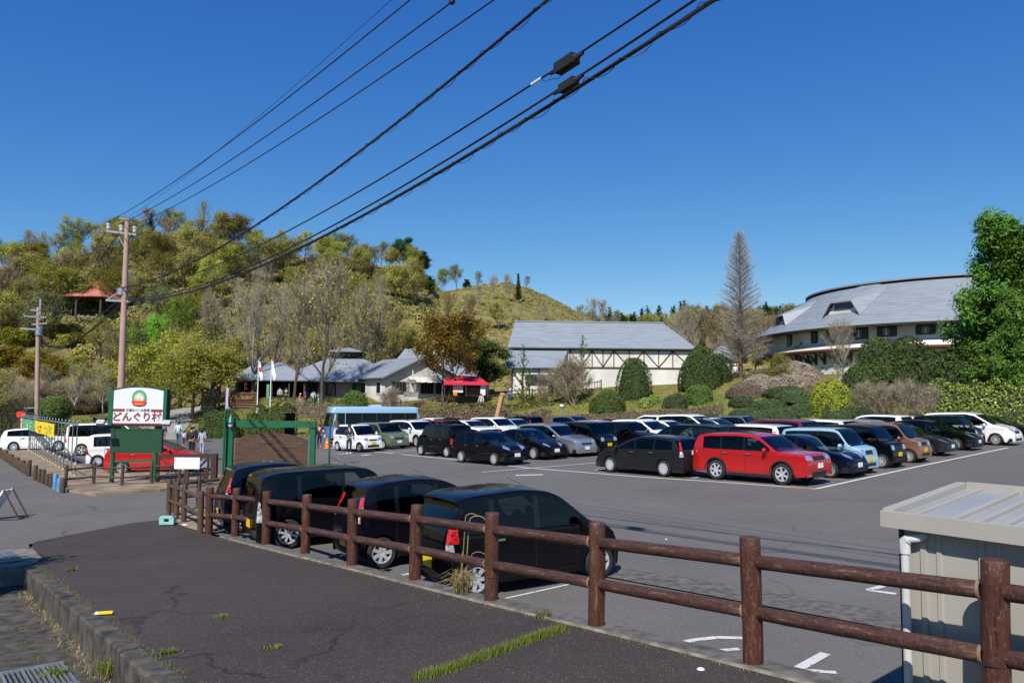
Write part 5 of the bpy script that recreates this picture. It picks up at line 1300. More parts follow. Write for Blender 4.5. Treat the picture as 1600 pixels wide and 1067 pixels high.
# ---------------------------------------------------------------- steel shed
def shed():
    W_ = -FD; N_ = FN                              # W_ runs right along the front, N_ away from the fence
    c0 = np.array([2.98, 6.27]); Lr, Dp = 2.9, 1.47; zf, zb_ = 2.27, 2.40; z0 = SL*3.2
    t = empty('storage_shed', (c0[0], c0[1], z0)); tag(t, 'cream steel storage shed with ribbed roof behind the log fence', 'shed')
    rz = math.atan2(W_[1], W_[0]); t.rotation_euler = (0, 0, rz)
    # local: x along front to the right, y away
    zf -= z0; zb_ -= z0; sl = (zb_-zf)/Dp
    def slab(nm, x0, x1, y0, y1, h0, h1, m):
        b = MB(); b.prism([(x0, y0, zf+sl*y0+h0), (x1, y0, zf+sl*y0+h0), (x1, y1, zf+sl*y1+h0), (x0, y1, zf+sl*y1+h0)], (0, 0, h1-h0)); return b.build(nm, m, t)
    slab('front_fascia', 0, Lr, 0, .045, -.125, 0, M_SHED); slab('side_fascia', 0, .09, .048, Dp, -.10, .012, M_SHED); slab('back_fascia', .093, Lr, Dp-.05, Dp, -.1, .02, M_SHED)
    slab('roof_deck', .093, Lr, .048, Dp-.053, -.052, -.035, M_SHEDR)
    for x in [.22]+[.52+.172*i for i in range(14)]:
        slab('roof_rib', x-.022, x+.022, .05, Dp-.055, -.0345, -.008 if x != .22 else -.02, M_SHED)
        if x > .3: slab('rib_clip', x-.045, x+.045, Dp-.10, Dp-.054, -.0344, .004, M_SHED)
    # walls with pressed ribs
    y0 = .14; b = MB(); prof = [(.10, 0), (.24, 0)]; x = .24
    while x < Lr-.1:
        prof += [(x, 0), (x+.012, -.02), (x+.05, -.02), (x+.062, 0), (x+.12, 0), (x+.13, -.014), (x+.16, -.014), (x+.17, 0)]; x += .42
    prof.append((Lr, 0))
    ztop = zf-.07
    for (xa, ya), (xb, yb) in zip(prof, prof[1:]):
        if xb-xa > 1e-4: b.poly([(xa, y0+ya, -.05), (xb, y0+yb, -.05), (xb, y0+yb, ztop), (xa, y0+ya, ztop)])
    b.build('front_wall', M_SHED, t)
    b = MB(); b.box(((.10+Lr)/2, (y0+Dp)/2, ztop/2-.02), (Lr-.12, Dp-y0-.14, ztop+.04)); b.build('side_walls', M_SHED, t)
    b = MB(); b.box((.105, y0-.012, ztop/2), (.03, .03, ztop+.1)); b.build('corner_trim', M_BLK, t)
    b = MB(); px_ = .16; b.tube([(px_+.12, y0-.01, zf-.17), (px_+.1, y0-.06, zf-.19), (px_+.02, y0-.075, zf-.205), (px_, y0-.075, zf-.26), (px_, y0-.075, 0)], .033, 12); b.build('downpipe', M_PVC, t, 50)
    b = MB(); b.tube([(px_+.03, y0-.075, zf-.205), (px_, y0-.075, zf-.22), (px_, y0-.075, zf-.32)], .042, 12); b.build('pipe_elbow', M_PVC, t, 50)
shed()
# ================================================================= BUILDINGS
M_WALL = mat('cream_plaster', (.58, .56, .51), .9, var=.14, scale=.5, bump=.3, col2=(.63, .61, .57), detail=10); M_ROOF = mat('blue_grey_metal_roof', (.235, .265, .295), .55, .05, var=.12, scale=.7, stretch=(1, 1, 6), detail=8)
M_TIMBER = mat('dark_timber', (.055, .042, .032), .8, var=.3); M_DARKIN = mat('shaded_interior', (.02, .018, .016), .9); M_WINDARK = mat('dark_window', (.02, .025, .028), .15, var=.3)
M_ROOFR = mat('faded_red_roof', (.42, .13, .10), .8, var=.18, scale=1); M_AWN = mat('crimson_canvas', (.55, .02, .05), .8, var=.08); M_STONE = mat('grey_stone', (.20, .19, .17), .95, var=.5, scale=2.5, bump=.8, bscale=5)
M_BWOOD = mat('brown_boards', (.12, .06, .035), .8, var=.3, scale=3); M_WINF = mat('white_window_frame', (.75, .75, .73), .6, var=.03); M_SIDING = mat('grey_plank_fence', (.20, .17, .14), .9, var=.3, scale=2)
M_BWOODR = mat('red_brown_beam', (.16, .065, .04), .8, var=.2)
M_BUFF = mat('buff_timber', (.36, .20, .10), .8, var=.2)
class Bld:
    """building in its own frame: x right, y away, origin at front-left base"""
    def __init__(s, label, o, rz=0., cat='building', name='building'):
        s.t = empty(name, o, rz); tag(s.t, label, cat); s.o = Vector(o); s.rz = rz
    def loc(s, P): return Matrix.Rotation(-s.rz, 3, 'Z') @ (Vector(P)-s.o)
    def prism(s, nm, pts, d, m): b = MB(); b.prism(pts, d); return b.build(nm, m, s.t)
    def box(s, nm, c, sz, m, par=None): b = MB(); b.box(c, sz); return b.build(nm, m, par or s.t)
    def sheet(s, nm, quads, m, th=.12, ribs=0.):
        b = MB()
        for q in quads:
            a = Vector(q[1])-Vector(q[0]); c = Vector(q[-1])-Vector(q[0]); n = a.cross(c).normalized()
            if n.z < 0: n = -n
            b.prism([Vector(p)-n*th for p in q], n*th)
            if ribs and len(q) == 4:
                L0 = (Vector(q[1])-Vector(q[0])).length; k = max(2, int(L0/ribs))
                for i in range(1, k):
                    p0 = Vector(q[0]).lerp(Vector(q[1]), i/k); p1 = Vector(q[3]).lerp(Vector(q[2]), i/k)
                    b.bar(p0+n*.012, p1+n*.012, .04, .04, up=n)
        return b.build(nm, m, s.t)
    def window(s, x, z, w, h, y=0., m=None, frame=None, bars=1):
        f = s.box('window', (x, y-.04, z), (w+.16, .10, h+.16), frame or M_WINF)
        s.box('pane', (x, y-.075, z), (w, .05, h), m or M_WINDARK, f)
        for i in range(1, bars+1): s.box('glazing_bar', (x-w/2+w*i/(bars+1), y-.10, z), (.05, .03, h), frame or M_WINF, f)
        return f
def barn():
    Y0 = 86.; o = at_y(797, 600, Y0); zb = min(G(3, 86), G(20, 86), 4.4)-.4
    B = Bld('long half-timbered barn with grey metal roof and white walls', (o[0]+.2, Y0+.6, zb)); L = lambda px, py, Y: B.loc(at_y(px, py, Y))
    ze = L(900, 543, Y0).z; zr = L(900, 503, Y0+5).z; xr = L(1083, 560, Y0+.6).x; ex = L(1090, 543, Y0).x; rx = L(1037, 501, Y0+5).x
    W = 9.6
    B.box('wall', (xr/2, W/2, ze/2), (xr, W-.02, ze-.1), M_WALL)
    B.sheet('roof', [[(-.5, -.6, ze), (ex, -.6, ze), (rx, W/2, zr), (.3, W/2, zr)], [(ex, W+.6, ze), (-.5, W+.6, ze), (.3, W/2, zr), (rx, W/2, zr)], [(ex, -.6, ze), (ex, W+.6, ze), (rx, W/2, zr)]], M_ROOF, .14)
    for k in range(1, 9):     # standing laps across the slope
        u = k/9; a = Vector((-.5, -.6, ze)).lerp(Vector((.3, W/2, zr)), u); c = Vector((ex, -.6, ze)).lerp(Vector((rx, W/2, zr)), u); b = MB(); b.bar(a, c, .06, .05); b.build('roof_lap', M_ROOF, B.t)
    b = MB(); b.bar((.2, W/2, zr+.05), (rx, W/2, zr+.05), .3, .14); b.build('ridge_cap', M_ROOF, B.t)
    zc = L(1000, 575, Y0+.6).z; y = -.04
    def beam(a, c, w=.15): b = MB(); b.bar((a[0], y, a[1]), (c[0], y, c[1]), .08, w*.75); b.build('beam', M_TIMBER, B.t)
    px0 = L(880, 575, Y0+.6).x; beam((px0, zc), (xr, zc), .22); beam((0, ze-.2), (xr, ze-.2), .2)
    nodes = [(890, 'B'), (908, 'T'), (925, 'B'), (942, 'T'), (959, 'B'), (983, 'T'), (1006, 'B'), (1029, 'T'), (1051, 'B'), (1080, 'T')]
    nodes = [(p, 'T' if q == 'B' else 'B') for p, q in nodes]
    X = [L(p, 560, Y0+.6).x for p, _ in nodes]
    for x, (_, q) in zip(X, nodes): beam((x, zc), (x, ze-.2), .2 if q == 'T' else .14)
    for (x0, (_, q0)), (x1, (_, q1)) in zip(list(zip(X, nodes)), list(zip(X, nodes))[1:]):
        beam((x0, ze-.25 if q0 == 'T' else zc+.1), (x1, ze-.25 if q1 == 'T' else zc+.1), .11)
    # lean-to at the left
    Yl = 82.6; xa, xb = L(790, 574, Yl).x, L(876, 574, Yl).x; zl = L(830, 574, Yl).z; yl = Yl-B.o.y; xt = L(887, 547, Y0).x; zt = L(830, 547.5, Y0).z
    B.sheet('lean_to_roof', [[(xa, yl, zl), (xb, yl, zl), (xt, -.3, zt), (-.6, -.3, zt)]], M_ROOF, .12)
    B.box('lean_to_wall', ((xa+xb)/2+.2, (yl+.5)/2, zl/2-.1), (xb-xa-1.0, -yl-.5, zl-.1), M_WALL)
    for px in (800, 816, 827, 842, 858, 869):
        x = L(px, 590, Yl+.5).x; b = MB(); b.box((x, yl+.44, zl/2), (.16, .1, zl)); b.build('post', M_TIMBER, B.t)
    for px, w in ((834, 1.6), (851, 1.5)): B.window(L(px, 588, Yl+.5).x, zl-1.3, w, 1.0, yl+.5, frame=M_TIMBER)
    for px0_, px1_ in ((800, 816), (816, 827)):
        x0, x1 = L(px0_, 590, Yl+.5).x, L(px1_, 590, Yl+.5).x; b = MB(); b.bar((x0, yl+.42, zl-.3), (x1, yl+.42, .8), .06, .1); b.build('brace', M_TIMBER, B.t)
barn()
def round_hall():
    c = np.array([53., 91.]); Re, ze, Rt, zt, Rw, zb = 23., 10.75, 16.6, 15.55, 21.2, 5.4
    t = empty('round_hall', (c[0], c[1], zb)); tag(t, 'large round hall with sweeping grey roof and white bracketed walls', 'building')
    N = 96; A = [2*math.pi*k/N for k in range(N+1)]
    ring = lambda r, z, a: (r*math.cos(a), r*math.sin(a), z-zb)
    def band(nm, prof, m, sm=30):
        b = MB(); R0 = [[b.P(ring(r, z, a)) for a in A[:-1]] for r, z in prof]
        for p, q in zip(R0, R0[1:]):
            for k in range(N): b.face((p[k], p[(k+1) % N], q[(k+1) % N], q[k]))
        return b.build(nm, m, t, sm)
    # conical roof in overlapping courses
    K = 15
    for k in range(K):
        u0, u1 = k/K, (k+1)/K; f = lambda u: (Re+(Rt-Re)*u, ze+(zt-ze)*(u**.96))
        (r0, z0), (r1, z1) = f(u0), f(u1); band('roof_course', [(r0+.02, z0-.03), (r0+.02, z0+.05), (r1, z1+.02)], M_ROOF, 20)
    band('eave_underside', [(Re-.02, ze-.03), (Re-.05, ze-.18), (Rw-.1, ze-.1)], M_TIMBER)
    band('roof_gap', [(Rt, zt), (Rt-.15, zt+.24)], M_BLK); band('roof_rim', [(Rt+.25, zt+.22), (Rt+.25, zt+.40), (Rt-1.4, zt+.62), (Rt-3, zt+.66), (1, zt+.66)], M_ROOF, 20)
    band('upper_wall', [(Rw, ze+.3), (Rw, 9.6), (Rw+.15, 9.2), (Rw+1.0, 8.55)], M_WALL)
    band('floor_beam', [(Rw+1.02, 8.55), (Rw+1.0, 8.36), (Rw-.1, 8.25)], M_BWOODR); band('lower_wall', [(Rw-.2, 8.3), (Rw-.2, 3)], M_WALL)
    def ang(px, R, hint=600):   # near-side azimuth of a photo column on a circle
        d = ray(px, 530); d = d[:2]/np.linalg.norm(d[:2]); bq = d@c; disc = bq*bq-(c@c-R*R)
        if disc < 0: return None
        p = d*(bq-math.sqrt(disc))-c; return math.atan2(p[1], p[0])
    def ped(nm, a, r, z, w, h, d, m, par=None):
        b = MB(); o_ = b.build if False else None
        b.T = Matrix.Rotation(a, 4, 'Z') @ Matrix.Translation((r, 0, z-zb)); b.box((0, 0, 0), (d, w, h)); return b.build(nm, m, par or t)
    for px, w, h, z in ((1234, 1.1, 1.5, 10.0), (1273, 1.0, 1.6, 10.1), (1299, 1.1, 1.7, 10.0), (1343, 1.9, 1.2, 10.15), (1386, 1.9, 1.0, 10.2), (1447, 1.7, .9, 10.2), (1490, 1.6, 1., 10.2), (1530, 1.6, 1., 10.2)):
        a = ang(px, Rw)
        if a is None: continue
        f = ped('window', a, Rw+.03, z-.15, w, h, .14, M_TIMBER)
        if w > 1.5:
            ped('pane', a, Rw+.12, z-.15, .7, h*.7, .06, M_WINDARK2, f); ped('glazing_bar', a, Rw+.16, z-.15, .06, h*.7, .04, M_WINF, f)
            for s_ in (-.62, .62): ped('shutter', a+s_/Rw, Rw+.13, z-.15, .5, h*.9, .06, M_BLK, f)
        else: ped('pane', a, Rw+.12, z-.15, w*.7, h*.8, .06, M_WINDARK2, f)
    for px, z in ((1253, 9.5), (1231, 9.3), (1275, 9.55), (1315, 9.6)):
        a = ang(px, Rw)
        if a is not None: ped('small_window', a, Rw+.03, z-.15, .4, .45, .12, M_TIMBER)
    a = ang(1244, Rw+.6); ped('wall_lamp', a, Rw+.55, 9.2, .5, .25, .4, M_STEEL)
    for px in (1240, 1246, 1258, 1270, 1284, 1298, 1312, 1326):
        a = ang(px, Rw+.3)
        if a is None: continue
        b = MB(); b.T = Matrix.Rotation(a, 4, 'Z'); r = Rw-.2
        b.bar((r+.15, 0, 7.0-zb), (r+.15, 0, 8.25-zb), .22, .22); b.bar((r+.1, 0, 7.1-zb), (r+1.1, 0, 8.2-zb), .18, .2); b.build('bracket', M_TIMBER, t)
    for px, z in ((1243, 6.9), (1264, 7.0)):
        a = ang(px, Rw-.2)
        if a is not None: f = ped('window', a, Rw-.15, z, .9, 1.1, .14, M_TIMBER); ped('pane', a, Rw-.06, z, .6, .8, .05, M_WINDARK2, f)
    rg = random.Random(4)
    for i in range(34):   # stones set in the lower wall
        a = ang(rg.uniform(1238, 1330), Rw-.2)
        if a is not None: ped('wall_stone', a, Rw-.18, rg.uniform(5.7, 7.9), rg.uniform(.2, .4), rg.uniform(.12, .25), .08, M_STONE)
    # eyebrow dormers
    for px, w, r0, sc in ((1317, 4.6, 21.2, 1.), (1222, 3.4, 21.6, .8)):
        a = ang(px, r0); zz = lambda r: ze+(zt-ze)*(((Re-r)/(Re-Rt))**.96)-zb
        z0 = zz(r0)+.03; r1 = r0-4.9*sc; h = 1.35*sc
        d = empty('dormer'); d.parent = t; d.rotation_euler = (0, 0, a)
        W2, w2 = w/2, w*.27
        b = MB(); th = .14
        rf = [(r0+.35, -W2, z0-.25), (r0+.3, -w2, z0+h), (r0+.3, w2, z0+h), (r0+.35, W2, z0-.25)]; bk = [(r1+1.2, -W2*1.15, zz(r1+1.2)+.02), (r1, -w2*.8, zz(r1)+.05), (r1, w2*.8, zz(r1)+.05), (r1+1.2, W2*1.15, zz(r1+1.2)+.02)]
        for k in range(3): q = [rf[k], rf[k+1], bk[k+1], bk[k]]; b.prism([Vector(p)-Vector((0, 0, th)) for p in q], (0, 0, th))
        b.build('dormer_roof', M_ROOF, d)
        b = MB(); b.poly([(r0-.25, -W2*.86, z0+.0), (r0-.25, W2*.86, z0+.0), (r0-.25, w2*.95, z0+h-.1), (r0-.25, -w2*.95, z0+h-.1)]); b.build('dormer_face', M_WALL, d)
        b = MB(); b.box((r0-.18, 0, z0+h*.62), (.1, w2*1.7, h*.42)); b.build('dormer_window', M_WINDARK2, d)
M_WINDARK2 = mat('dark_pane', (.03, .04, .045), .2, var=.4)
round_hall()
def hip(B, x0, x1, y0, y1, ze, zr, rx0, rx1, m=None, th=.12, ribs=0.):
    ym = (y0+y1)/2; m = m or M_ROOF
    return B.sheet('roof', [[(x0, y0, ze), (x1, y0, ze), (rx1, ym, zr), (rx0, ym, zr)], [(x1, y1, ze), (x0, y1, ze), (rx0, ym, zr), (rx1, ym, zr)], [(x1, y0, ze), (x1, y1, ze), (rx1, ym, zr)], [(x0, y1, ze), (x0, y0, ze), (rx0, ym, zr)]], m, th, ribs)
def shops():
    # left dark stall
    o = at_y(362, 622, 83); B = Bld('open stall with grey hipped roof and dark interior left of the shops', (o[0], 83, 2.5)); L = lambda px, py, Y: B.loc(at_y(px, py, Y))
    ze = L(420, 593.5, 83).z; zr = L(400, 566, 87).z; x1 = L(481, 593, 83).x
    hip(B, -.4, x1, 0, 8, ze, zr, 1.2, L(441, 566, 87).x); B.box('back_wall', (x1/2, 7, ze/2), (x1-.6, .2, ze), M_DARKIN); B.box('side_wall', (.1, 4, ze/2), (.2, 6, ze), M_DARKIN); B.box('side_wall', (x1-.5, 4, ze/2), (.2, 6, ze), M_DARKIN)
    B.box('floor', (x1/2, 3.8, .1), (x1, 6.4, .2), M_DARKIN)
    for px in (372, 398, 425, 452, 476): B.box('post', (L(px, 600, 83.4).x, .4, ze/2), (.16, .16, ze), M_TIMBER)
    # vented pyramid roof
    B = Bld('shop with pyramid grey roof topped by a small raised vent roof', (-26, 85.2, 2.6)); L = lambda px, py, Y: B.loc(at_y(px, py, Y))
    ze = L(480, 595, 85).z; zr = L(545, 554, 92).z; xc = L(545, 550, 92).x; w = 13.4
    hip(B, -.6, w+.2, -.6, 14, ze, zr, xc-1.3, xc+1.1)
    B.box('vent_drum', (xc, 6.7, zr+.05), (2.5, 2.5, .7), M_TIMBER); zc = L(545, 543, 92).z
    B.sheet('vent_roof', [[(xc-2, 4.7, zr+.3), (xc+2, 4.7, zr+.3), (xc, 6.7, zc)], [(xc+2, 4.7, zr+.3), (xc+2, 8.7, zr+.3), (xc, 6.7, zc)], [(xc-2, 8.7, zr+.3), (xc-2, 4.7, zr+.3), (xc, 6.7, zc)], [(xc+2, 8.7, zr+.3), (xc-2, 8.7, zr+.3), (xc, 6.7, zc)]], M_ROOF, .1)
    B.box('wall', (w/2+1, 7.5, ze/2), (w-2.6, 10, ze), M_WALL); B.window(5.4, 1.3, 1.0, 1.3, 2.5, frame=M_TIMBER); B.box('door', (3.2, 2.4, 1.1), (1.4, .2, 2.1), M_DARKIN)
    for px in (444, 478, 497, 521): B.box('post', (L(px, 600, 85.4).x, .2, ze/2), (.18, .18, ze), M_TIMBER)
    # gabled shop
    th = R_(33); B = Bld('white gabled shop with grey roof and lattice windows', (-13.2, 80, 2.5), th)
    Lw, Ln = 8.4, 10.; ze = 5.35-2.5; zr = 7.4-2.5; e = .6
    B.box('wall', (Lw/2, Ln/2, ze/2), (Lw, Ln, ze), M_WALL)
    B.prism('gable', [(0, .02, ze), (Lw, .02, ze), (Lw/2, .02, zr-.12)], (0, .2, 0), M_WALL)
    B.sheet('roof', [[(-e, -e, ze-.3), (-e, Ln+e, ze-.3), (Lw/2, Ln+e, zr), (Lw/2, -e, zr)], [(Lw+e, -e, ze-.3), (Lw/2, -e, zr), (Lw/2, Ln+e, zr), (Lw+e, Ln+e, ze-.3)]], M_ROOF, .14)
    for x in (1.6, 4.9, 6.7): B.window(x, 1.55, 1.5 if x < 4 else 1.4, 1.1, 0, frame=M_BWOOD, bars=3)
    b = MB(); n = 9
    for i in range(n): x0, x1 = 2.6+3.6*i/n, 2.6+3.6*(i+1)/n; b.poly([(x0, -1.1, ze-.7-.05*(i % 2)), (x1, -1.1, ze-.7-.05*((i+1) % 2)), (x1, -.02, ze-.15), (x0, -.02, ze-.15)])
    b.build('white_canopy', M_WALL, B.t)
    for y, w in ((1.4, 1.0), (5.6, 1.3), (8.2, 1.2)):
        f = B.box('window', (-.03, y, 1.5), (.12, w+.2, 1.3), M_WINF); B.box('pane', (-.08, y, 1.5), (.06, w, 1.1), M_WINDARK, f)
    B.box('door', (-.04, 7, 1.05), (.12, 1.3, 2.1), M_BWOOD); B.box('green_curtain', (-.12, 7, 1.3), (.05, .6, 1.2), M_GRN)
    # roof behind
    B = Bld('grey hipped roof rising behind the gabled shop and orange tree', (-14.5, 88, 3.)); L = lambda px, py, Y: B.loc(at_y(px, py, Y)); ze = L(680, 592, 88).z; zr = L(650, 545, 94).z
    hip(B, -.5, L(765, 592, 88).x, 0, 12, ze, zr, L(633, 546, 94).x, L(668, 546, 94).x); B.box('wall', (5.3, 6.2, ze/2), (9.6, 11, ze), M_WALL)
    # red awning stall
    o = at_y(693, 616, 76.6); B = Bld('market stall under a bright crimson canvas awning', (o[0], 76.6, o[2]-.1), cat='market stall'); L = lambda px, py, Y: B.loc(at_y(px, py, Y))
    x1 = L(763, 598, 76.6).x; z0 = L(720, 598, 76.6).z; zt = L(720, 586, 79.1).z
    B.sheet('awning', [[(0, 0, z0), (x1, 0, z0-.02), (x1-1.2, 2.6, zt-.1), (.2, 2.6, zt)]], M_AWN, .04); B.box('valance', (x1/2, -.01, z0-.12), (x1, .03, .2), M_AWN)
    for x in (.1, x1*.5, x1-.1): B.box('post', (x, .1, z0/2-.1), (.06, .06, z0), M_TIMBER)
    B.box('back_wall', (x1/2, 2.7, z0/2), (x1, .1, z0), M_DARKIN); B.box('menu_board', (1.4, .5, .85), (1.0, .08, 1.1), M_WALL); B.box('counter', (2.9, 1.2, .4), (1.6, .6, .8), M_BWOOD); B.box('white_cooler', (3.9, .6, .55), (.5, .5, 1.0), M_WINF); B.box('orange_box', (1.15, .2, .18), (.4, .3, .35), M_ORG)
    # stone arch well in front of the gabled shop
    P = at_y(643, 620, 78); B = Bld('small grey stone shrine-like kiosk in front of the gabled shop', P, cat='kiosk', name='stone_kiosk')
    B.box('base', (0, 0, .25), (1.5, .7, .5), M_STONE); B.box('pier', (-.38, 0, .95), (.25, .4, 1.0), M_STONE); B.box('pier', (.38, 0, .95), (.25, .4, 1.0), M_STONE); B.prism('cap', [(-.6, -.3, 1.4), (.6, -.3, 1.4), (.3, -.3, 1.75), (-.3, -.3, 1.75)], (0, .6, 0), M_STONE); B.box('spire', (.1, 0, 2.2), (.12, .12, 1.0), M_WALL)
shops()
def small_builds():
    P = np.array([-63.5, 116, G(-63.5, 116)]); Y = 116
    a = at_y(75, 461, Y); B = Bld('pavilion with faded red hipped roof on the wooded hillside', (a[0], Y, G(-63, 117)-1), cat='pavilion'); L = lambda px, py, Y: B.loc(at_y(px, py, Y))
    ze = L(110, 462, Y).z; zr = L(135, 440, Y+4).z; xm = L(158, 462, Y).x; xr = L(188, 470, Y+4).x
    B.sheet('roof', [[(0, 0, ze), (xm, 0, ze), (L(150, 441, Y+4).x, 4, zr), (L(129, 440, Y+4).x, 4, zr)]], M_ROOFR, .15)
    B.sheet('roof', [[(xm, 0, ze), (xm+2.6, 9, ze-.2), (L(150, 441, Y+4).x, 4, zr)]], M_ROOFR, .15); B.sheet('roof', [[(0, 0, ze), (L(129, 440, Y+4).x, 4, zr), (0, 9, ze)]], M_ROOFR, .15)
    B.sheet('roof', [[(xm+2.6, 9, ze-.2), (0, 9, ze), (L(129, 440, Y+4).x, 4, zr), (L(150, 441, Y+4).x, 4, zr)]], M_ROOFR, .15)
    for x, y in ((.6, .6), (xm*.5, .6), (xm-.3, .6), (xm+1.8, 8), (.6, 8)): B.box('post', (x, y, ze/2-.3), (.25, .25, ze+.4), M_TIMBER)
    B.box('rail', (xm/2, .6, ze*.45), (xm, .1, .12), M_STEEL)
    o = at_y(1119, 575, 97); B = Bld('small hut with pale grey roof beyond the bare redwood', o); L = lambda px, py, Y: B.loc(at_y(px, py, Y))
    ze = L(1130, 560, 97).z; zr = L(1138, 541, 100).z; hip(B, 0, L(1154, 560, 97).x, 0, 6, ze, zr, 1.2, 2.0); B.box('wall', (1.4, 3, ze/2-.3), (2.3, 5, ze+.4), M_WALL)
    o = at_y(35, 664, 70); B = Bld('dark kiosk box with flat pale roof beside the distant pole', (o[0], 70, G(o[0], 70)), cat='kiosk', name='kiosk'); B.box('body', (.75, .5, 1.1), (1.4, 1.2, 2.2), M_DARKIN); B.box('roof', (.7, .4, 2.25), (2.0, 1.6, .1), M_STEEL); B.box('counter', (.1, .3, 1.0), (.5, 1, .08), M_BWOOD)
    o = at_y(147, 650, 66); B = Bld('brown roofed notice board with rows of small posters', (o[0], 66, G(o[0], 66)), cat='notice board', name='notice_board'); z = 2.0
    for x in (0, 1.5): B.box('post', (x, 0, 1.0), (.12, .12, 2.0), M_BWOOD)
    B.box('roof', (.75, 0, 2.05), (2.0, .6, .14), M_BWOOD); B.box('panel', (.75, 0, 1.15), (1.4, .06, 1.5), M_DARKIN)
    for i in range(4):
        for j in range(3):
            if (i+j) % 5 != 4: B.box('poster', (.3+.3*i, -.05, .75+.42*j), (.2, .02, .28), M_EMB if (i*j) % 3 == 1 else M_STEEL)
    for (x0, x1, Y) in ((52, 84, 70), (90, 128, 69)):
        a = at_y(x0, 642, Y); c = at_y(x1, 642, Y); B = Bld('low orange-brown %s rail fence on the grass' % ('left' if x0 < 60 else 'right'), (a[0], Y, G(a[0], Y)), cat='fence', name='rail_fence'); w = c[0]-a[0]
        for z in (.45, .8): B.box('rail', (w/2, 0, z), (w, .07, .1), M_BUFF)
        for x in (0, w/2, w): B.box('post', (x, .06, .4), (.1, .1, .9), M_BUFF)
    o = at_y(326, 642, 80); t = empty('stone_pillar', (o[0], 80, G(o[0], 80))); tag(t, 'rough grey stone gate pillar under the yellow-green maples', 'pillar')
    rg = random.Random(2); z = 0; k = 0
    while z < 2.6:
        h = rg.uniform(.28, .4)
        for x in (-.35, .35): b = MB(); b.box((x+rg.uniform(-.05, .05), rg.uniform(-.05, .05), z+h/2), (.68+rg.uniform(-.1, .1), .9, h-.03)); b.build('stone', M_STONE, t)
        z += h
    # brown log wall with the gold lettered board
    o = at_y(352, 636, 80); B = Bld('brown log wall carrying a gold lettered board', (o[0], 80, G(o[0]+2, 80)-.2), cat='wall', name='log_wall'); L = lambda px, py, Y: B.loc(at_y(px, py, Y))
    w = L(402, 620, 80).x
    for i in range(7): b = MB(); b.tube([(0, 0, .15+.28*i), (w, 0, .15+.28*i)], .15, 8); b.build('log', M_BWOOD, B.t, 40)
    x0, x1, z = L(365, 621, 79.7).x, L(395, 621, 79.7).x, L(380, 621.5, 79.7).z
    B.box('sign_board', ((x0+x1)/2, -.22, z), (x1-x0, .06, .42), M_BWOOD); put_text('ATTRACTION', .3, M_GOLD, B.t, ((x0+x1)/2, -.27, z), (x1-x0)*.84)
    # flag poles and banners
    for px, y0, y1, Y, col, lab in ((402, 630, 563, 78, M_RED, 'tall white flagpole with a red and white furled flag'), (422, 634, 562, 76, M_WHITE, 'tall white flagpole with a drooping white flag')):
        o = at_y(px, y0, Y); t = empty('flagpole', (o[0], Y, G(o[0], Y))); tag(t, lab, 'flagpole'); H = at_y(px, y1, Y)[2]-G(o[0], Y)
        b = MB(); b.tube([(0, 0, 0), (0, 0, H)], [.06, .035], 8); b.build('pole', M_WHITE, t, 40)
        b = MB(); P = [(.05, 0, H-.1), (.12, .05, H-.1), (.5, -.05, H-1.6), (.3, .05, H-2.1), (.06, 0, H-1.3)]; b.poly(P); b.build('flag', M_WHITE, t)
        if col is M_RED: b = MB(); b.box((.22, -.03, H-.9), (.28, .04, .4)); b.build('red_disc', M_RED, t)
    for px, y0, y1, Y, m, lab in ((352, 636, 605, 74, mat('lilac_cloth', (.42, .40, .50), .8), 'pale lilac vertical banner by the round bush'), (416, 626, 600, 81, M_GRN, 'green and white vertical banner under the stall roof'), (382, 606, 596, 82, M_RED, 'small pink banner hanging in the dark stall')):
        o = at_y(px, y0, Y); t = empty('banner', (o[0], Y, min(o[2], G(o[0], Y)+1.5))); tag(t, lab, 'banner'); H = at_y(px, y1, Y)[2]-t.location.z
        b = MB(); b.tube([(0, 0, 0), (0, 0, H)], .025, 6); b.build('pole', M_STEEL, t)
        b = MB(); n = 6; b.poly([(.03, 0, H), (.03, 0, H*.15), (.30, .05, H*.12), (.24, -.03, H*.5), (.27, .03, H*.97)]); b.build('cloth', m, t)
    # leaning buff timber post, tilted info board
    a = at_y(775, 654, 69); c = at_y(785, 617, 70); b = MB(); r = Vector(a); t = empty('leaning_post', a); tag(t, 'leaning square buff timber post rising from the brown hedge', 'post')
    b.bar((0, 0, -.4), Vector(c)-r, .36, .36); b.build('post', M_BUFF, t); b = MB(); b.box(Vector(c)-r+Vector((0, 0, .1)), (.5, .5, .22), None, .7); b.build('cap', M_BUFF, t)
    o = at_y(728, 655, 68.5); t = empty('info_board', (o[0], 68.5, G(o[0], 68.5)), .2); tag(t, 'tilted dark information board at the grass edge', 'information board'); b = MB(); b.T = Matrix.Translation((0, 0, .95)) @ Matrix.Rotation(.6, 4, 'X'); b.box((0, 0, 0), (1.4, .9, .08)); b.build('panel', M_BROWN, t)
    for x in (-.5, .5): b = MB(); b.box((x, .1, .45), (.1, .1, .9)); b.build('leg', M_BROWN, t)
small_builds()
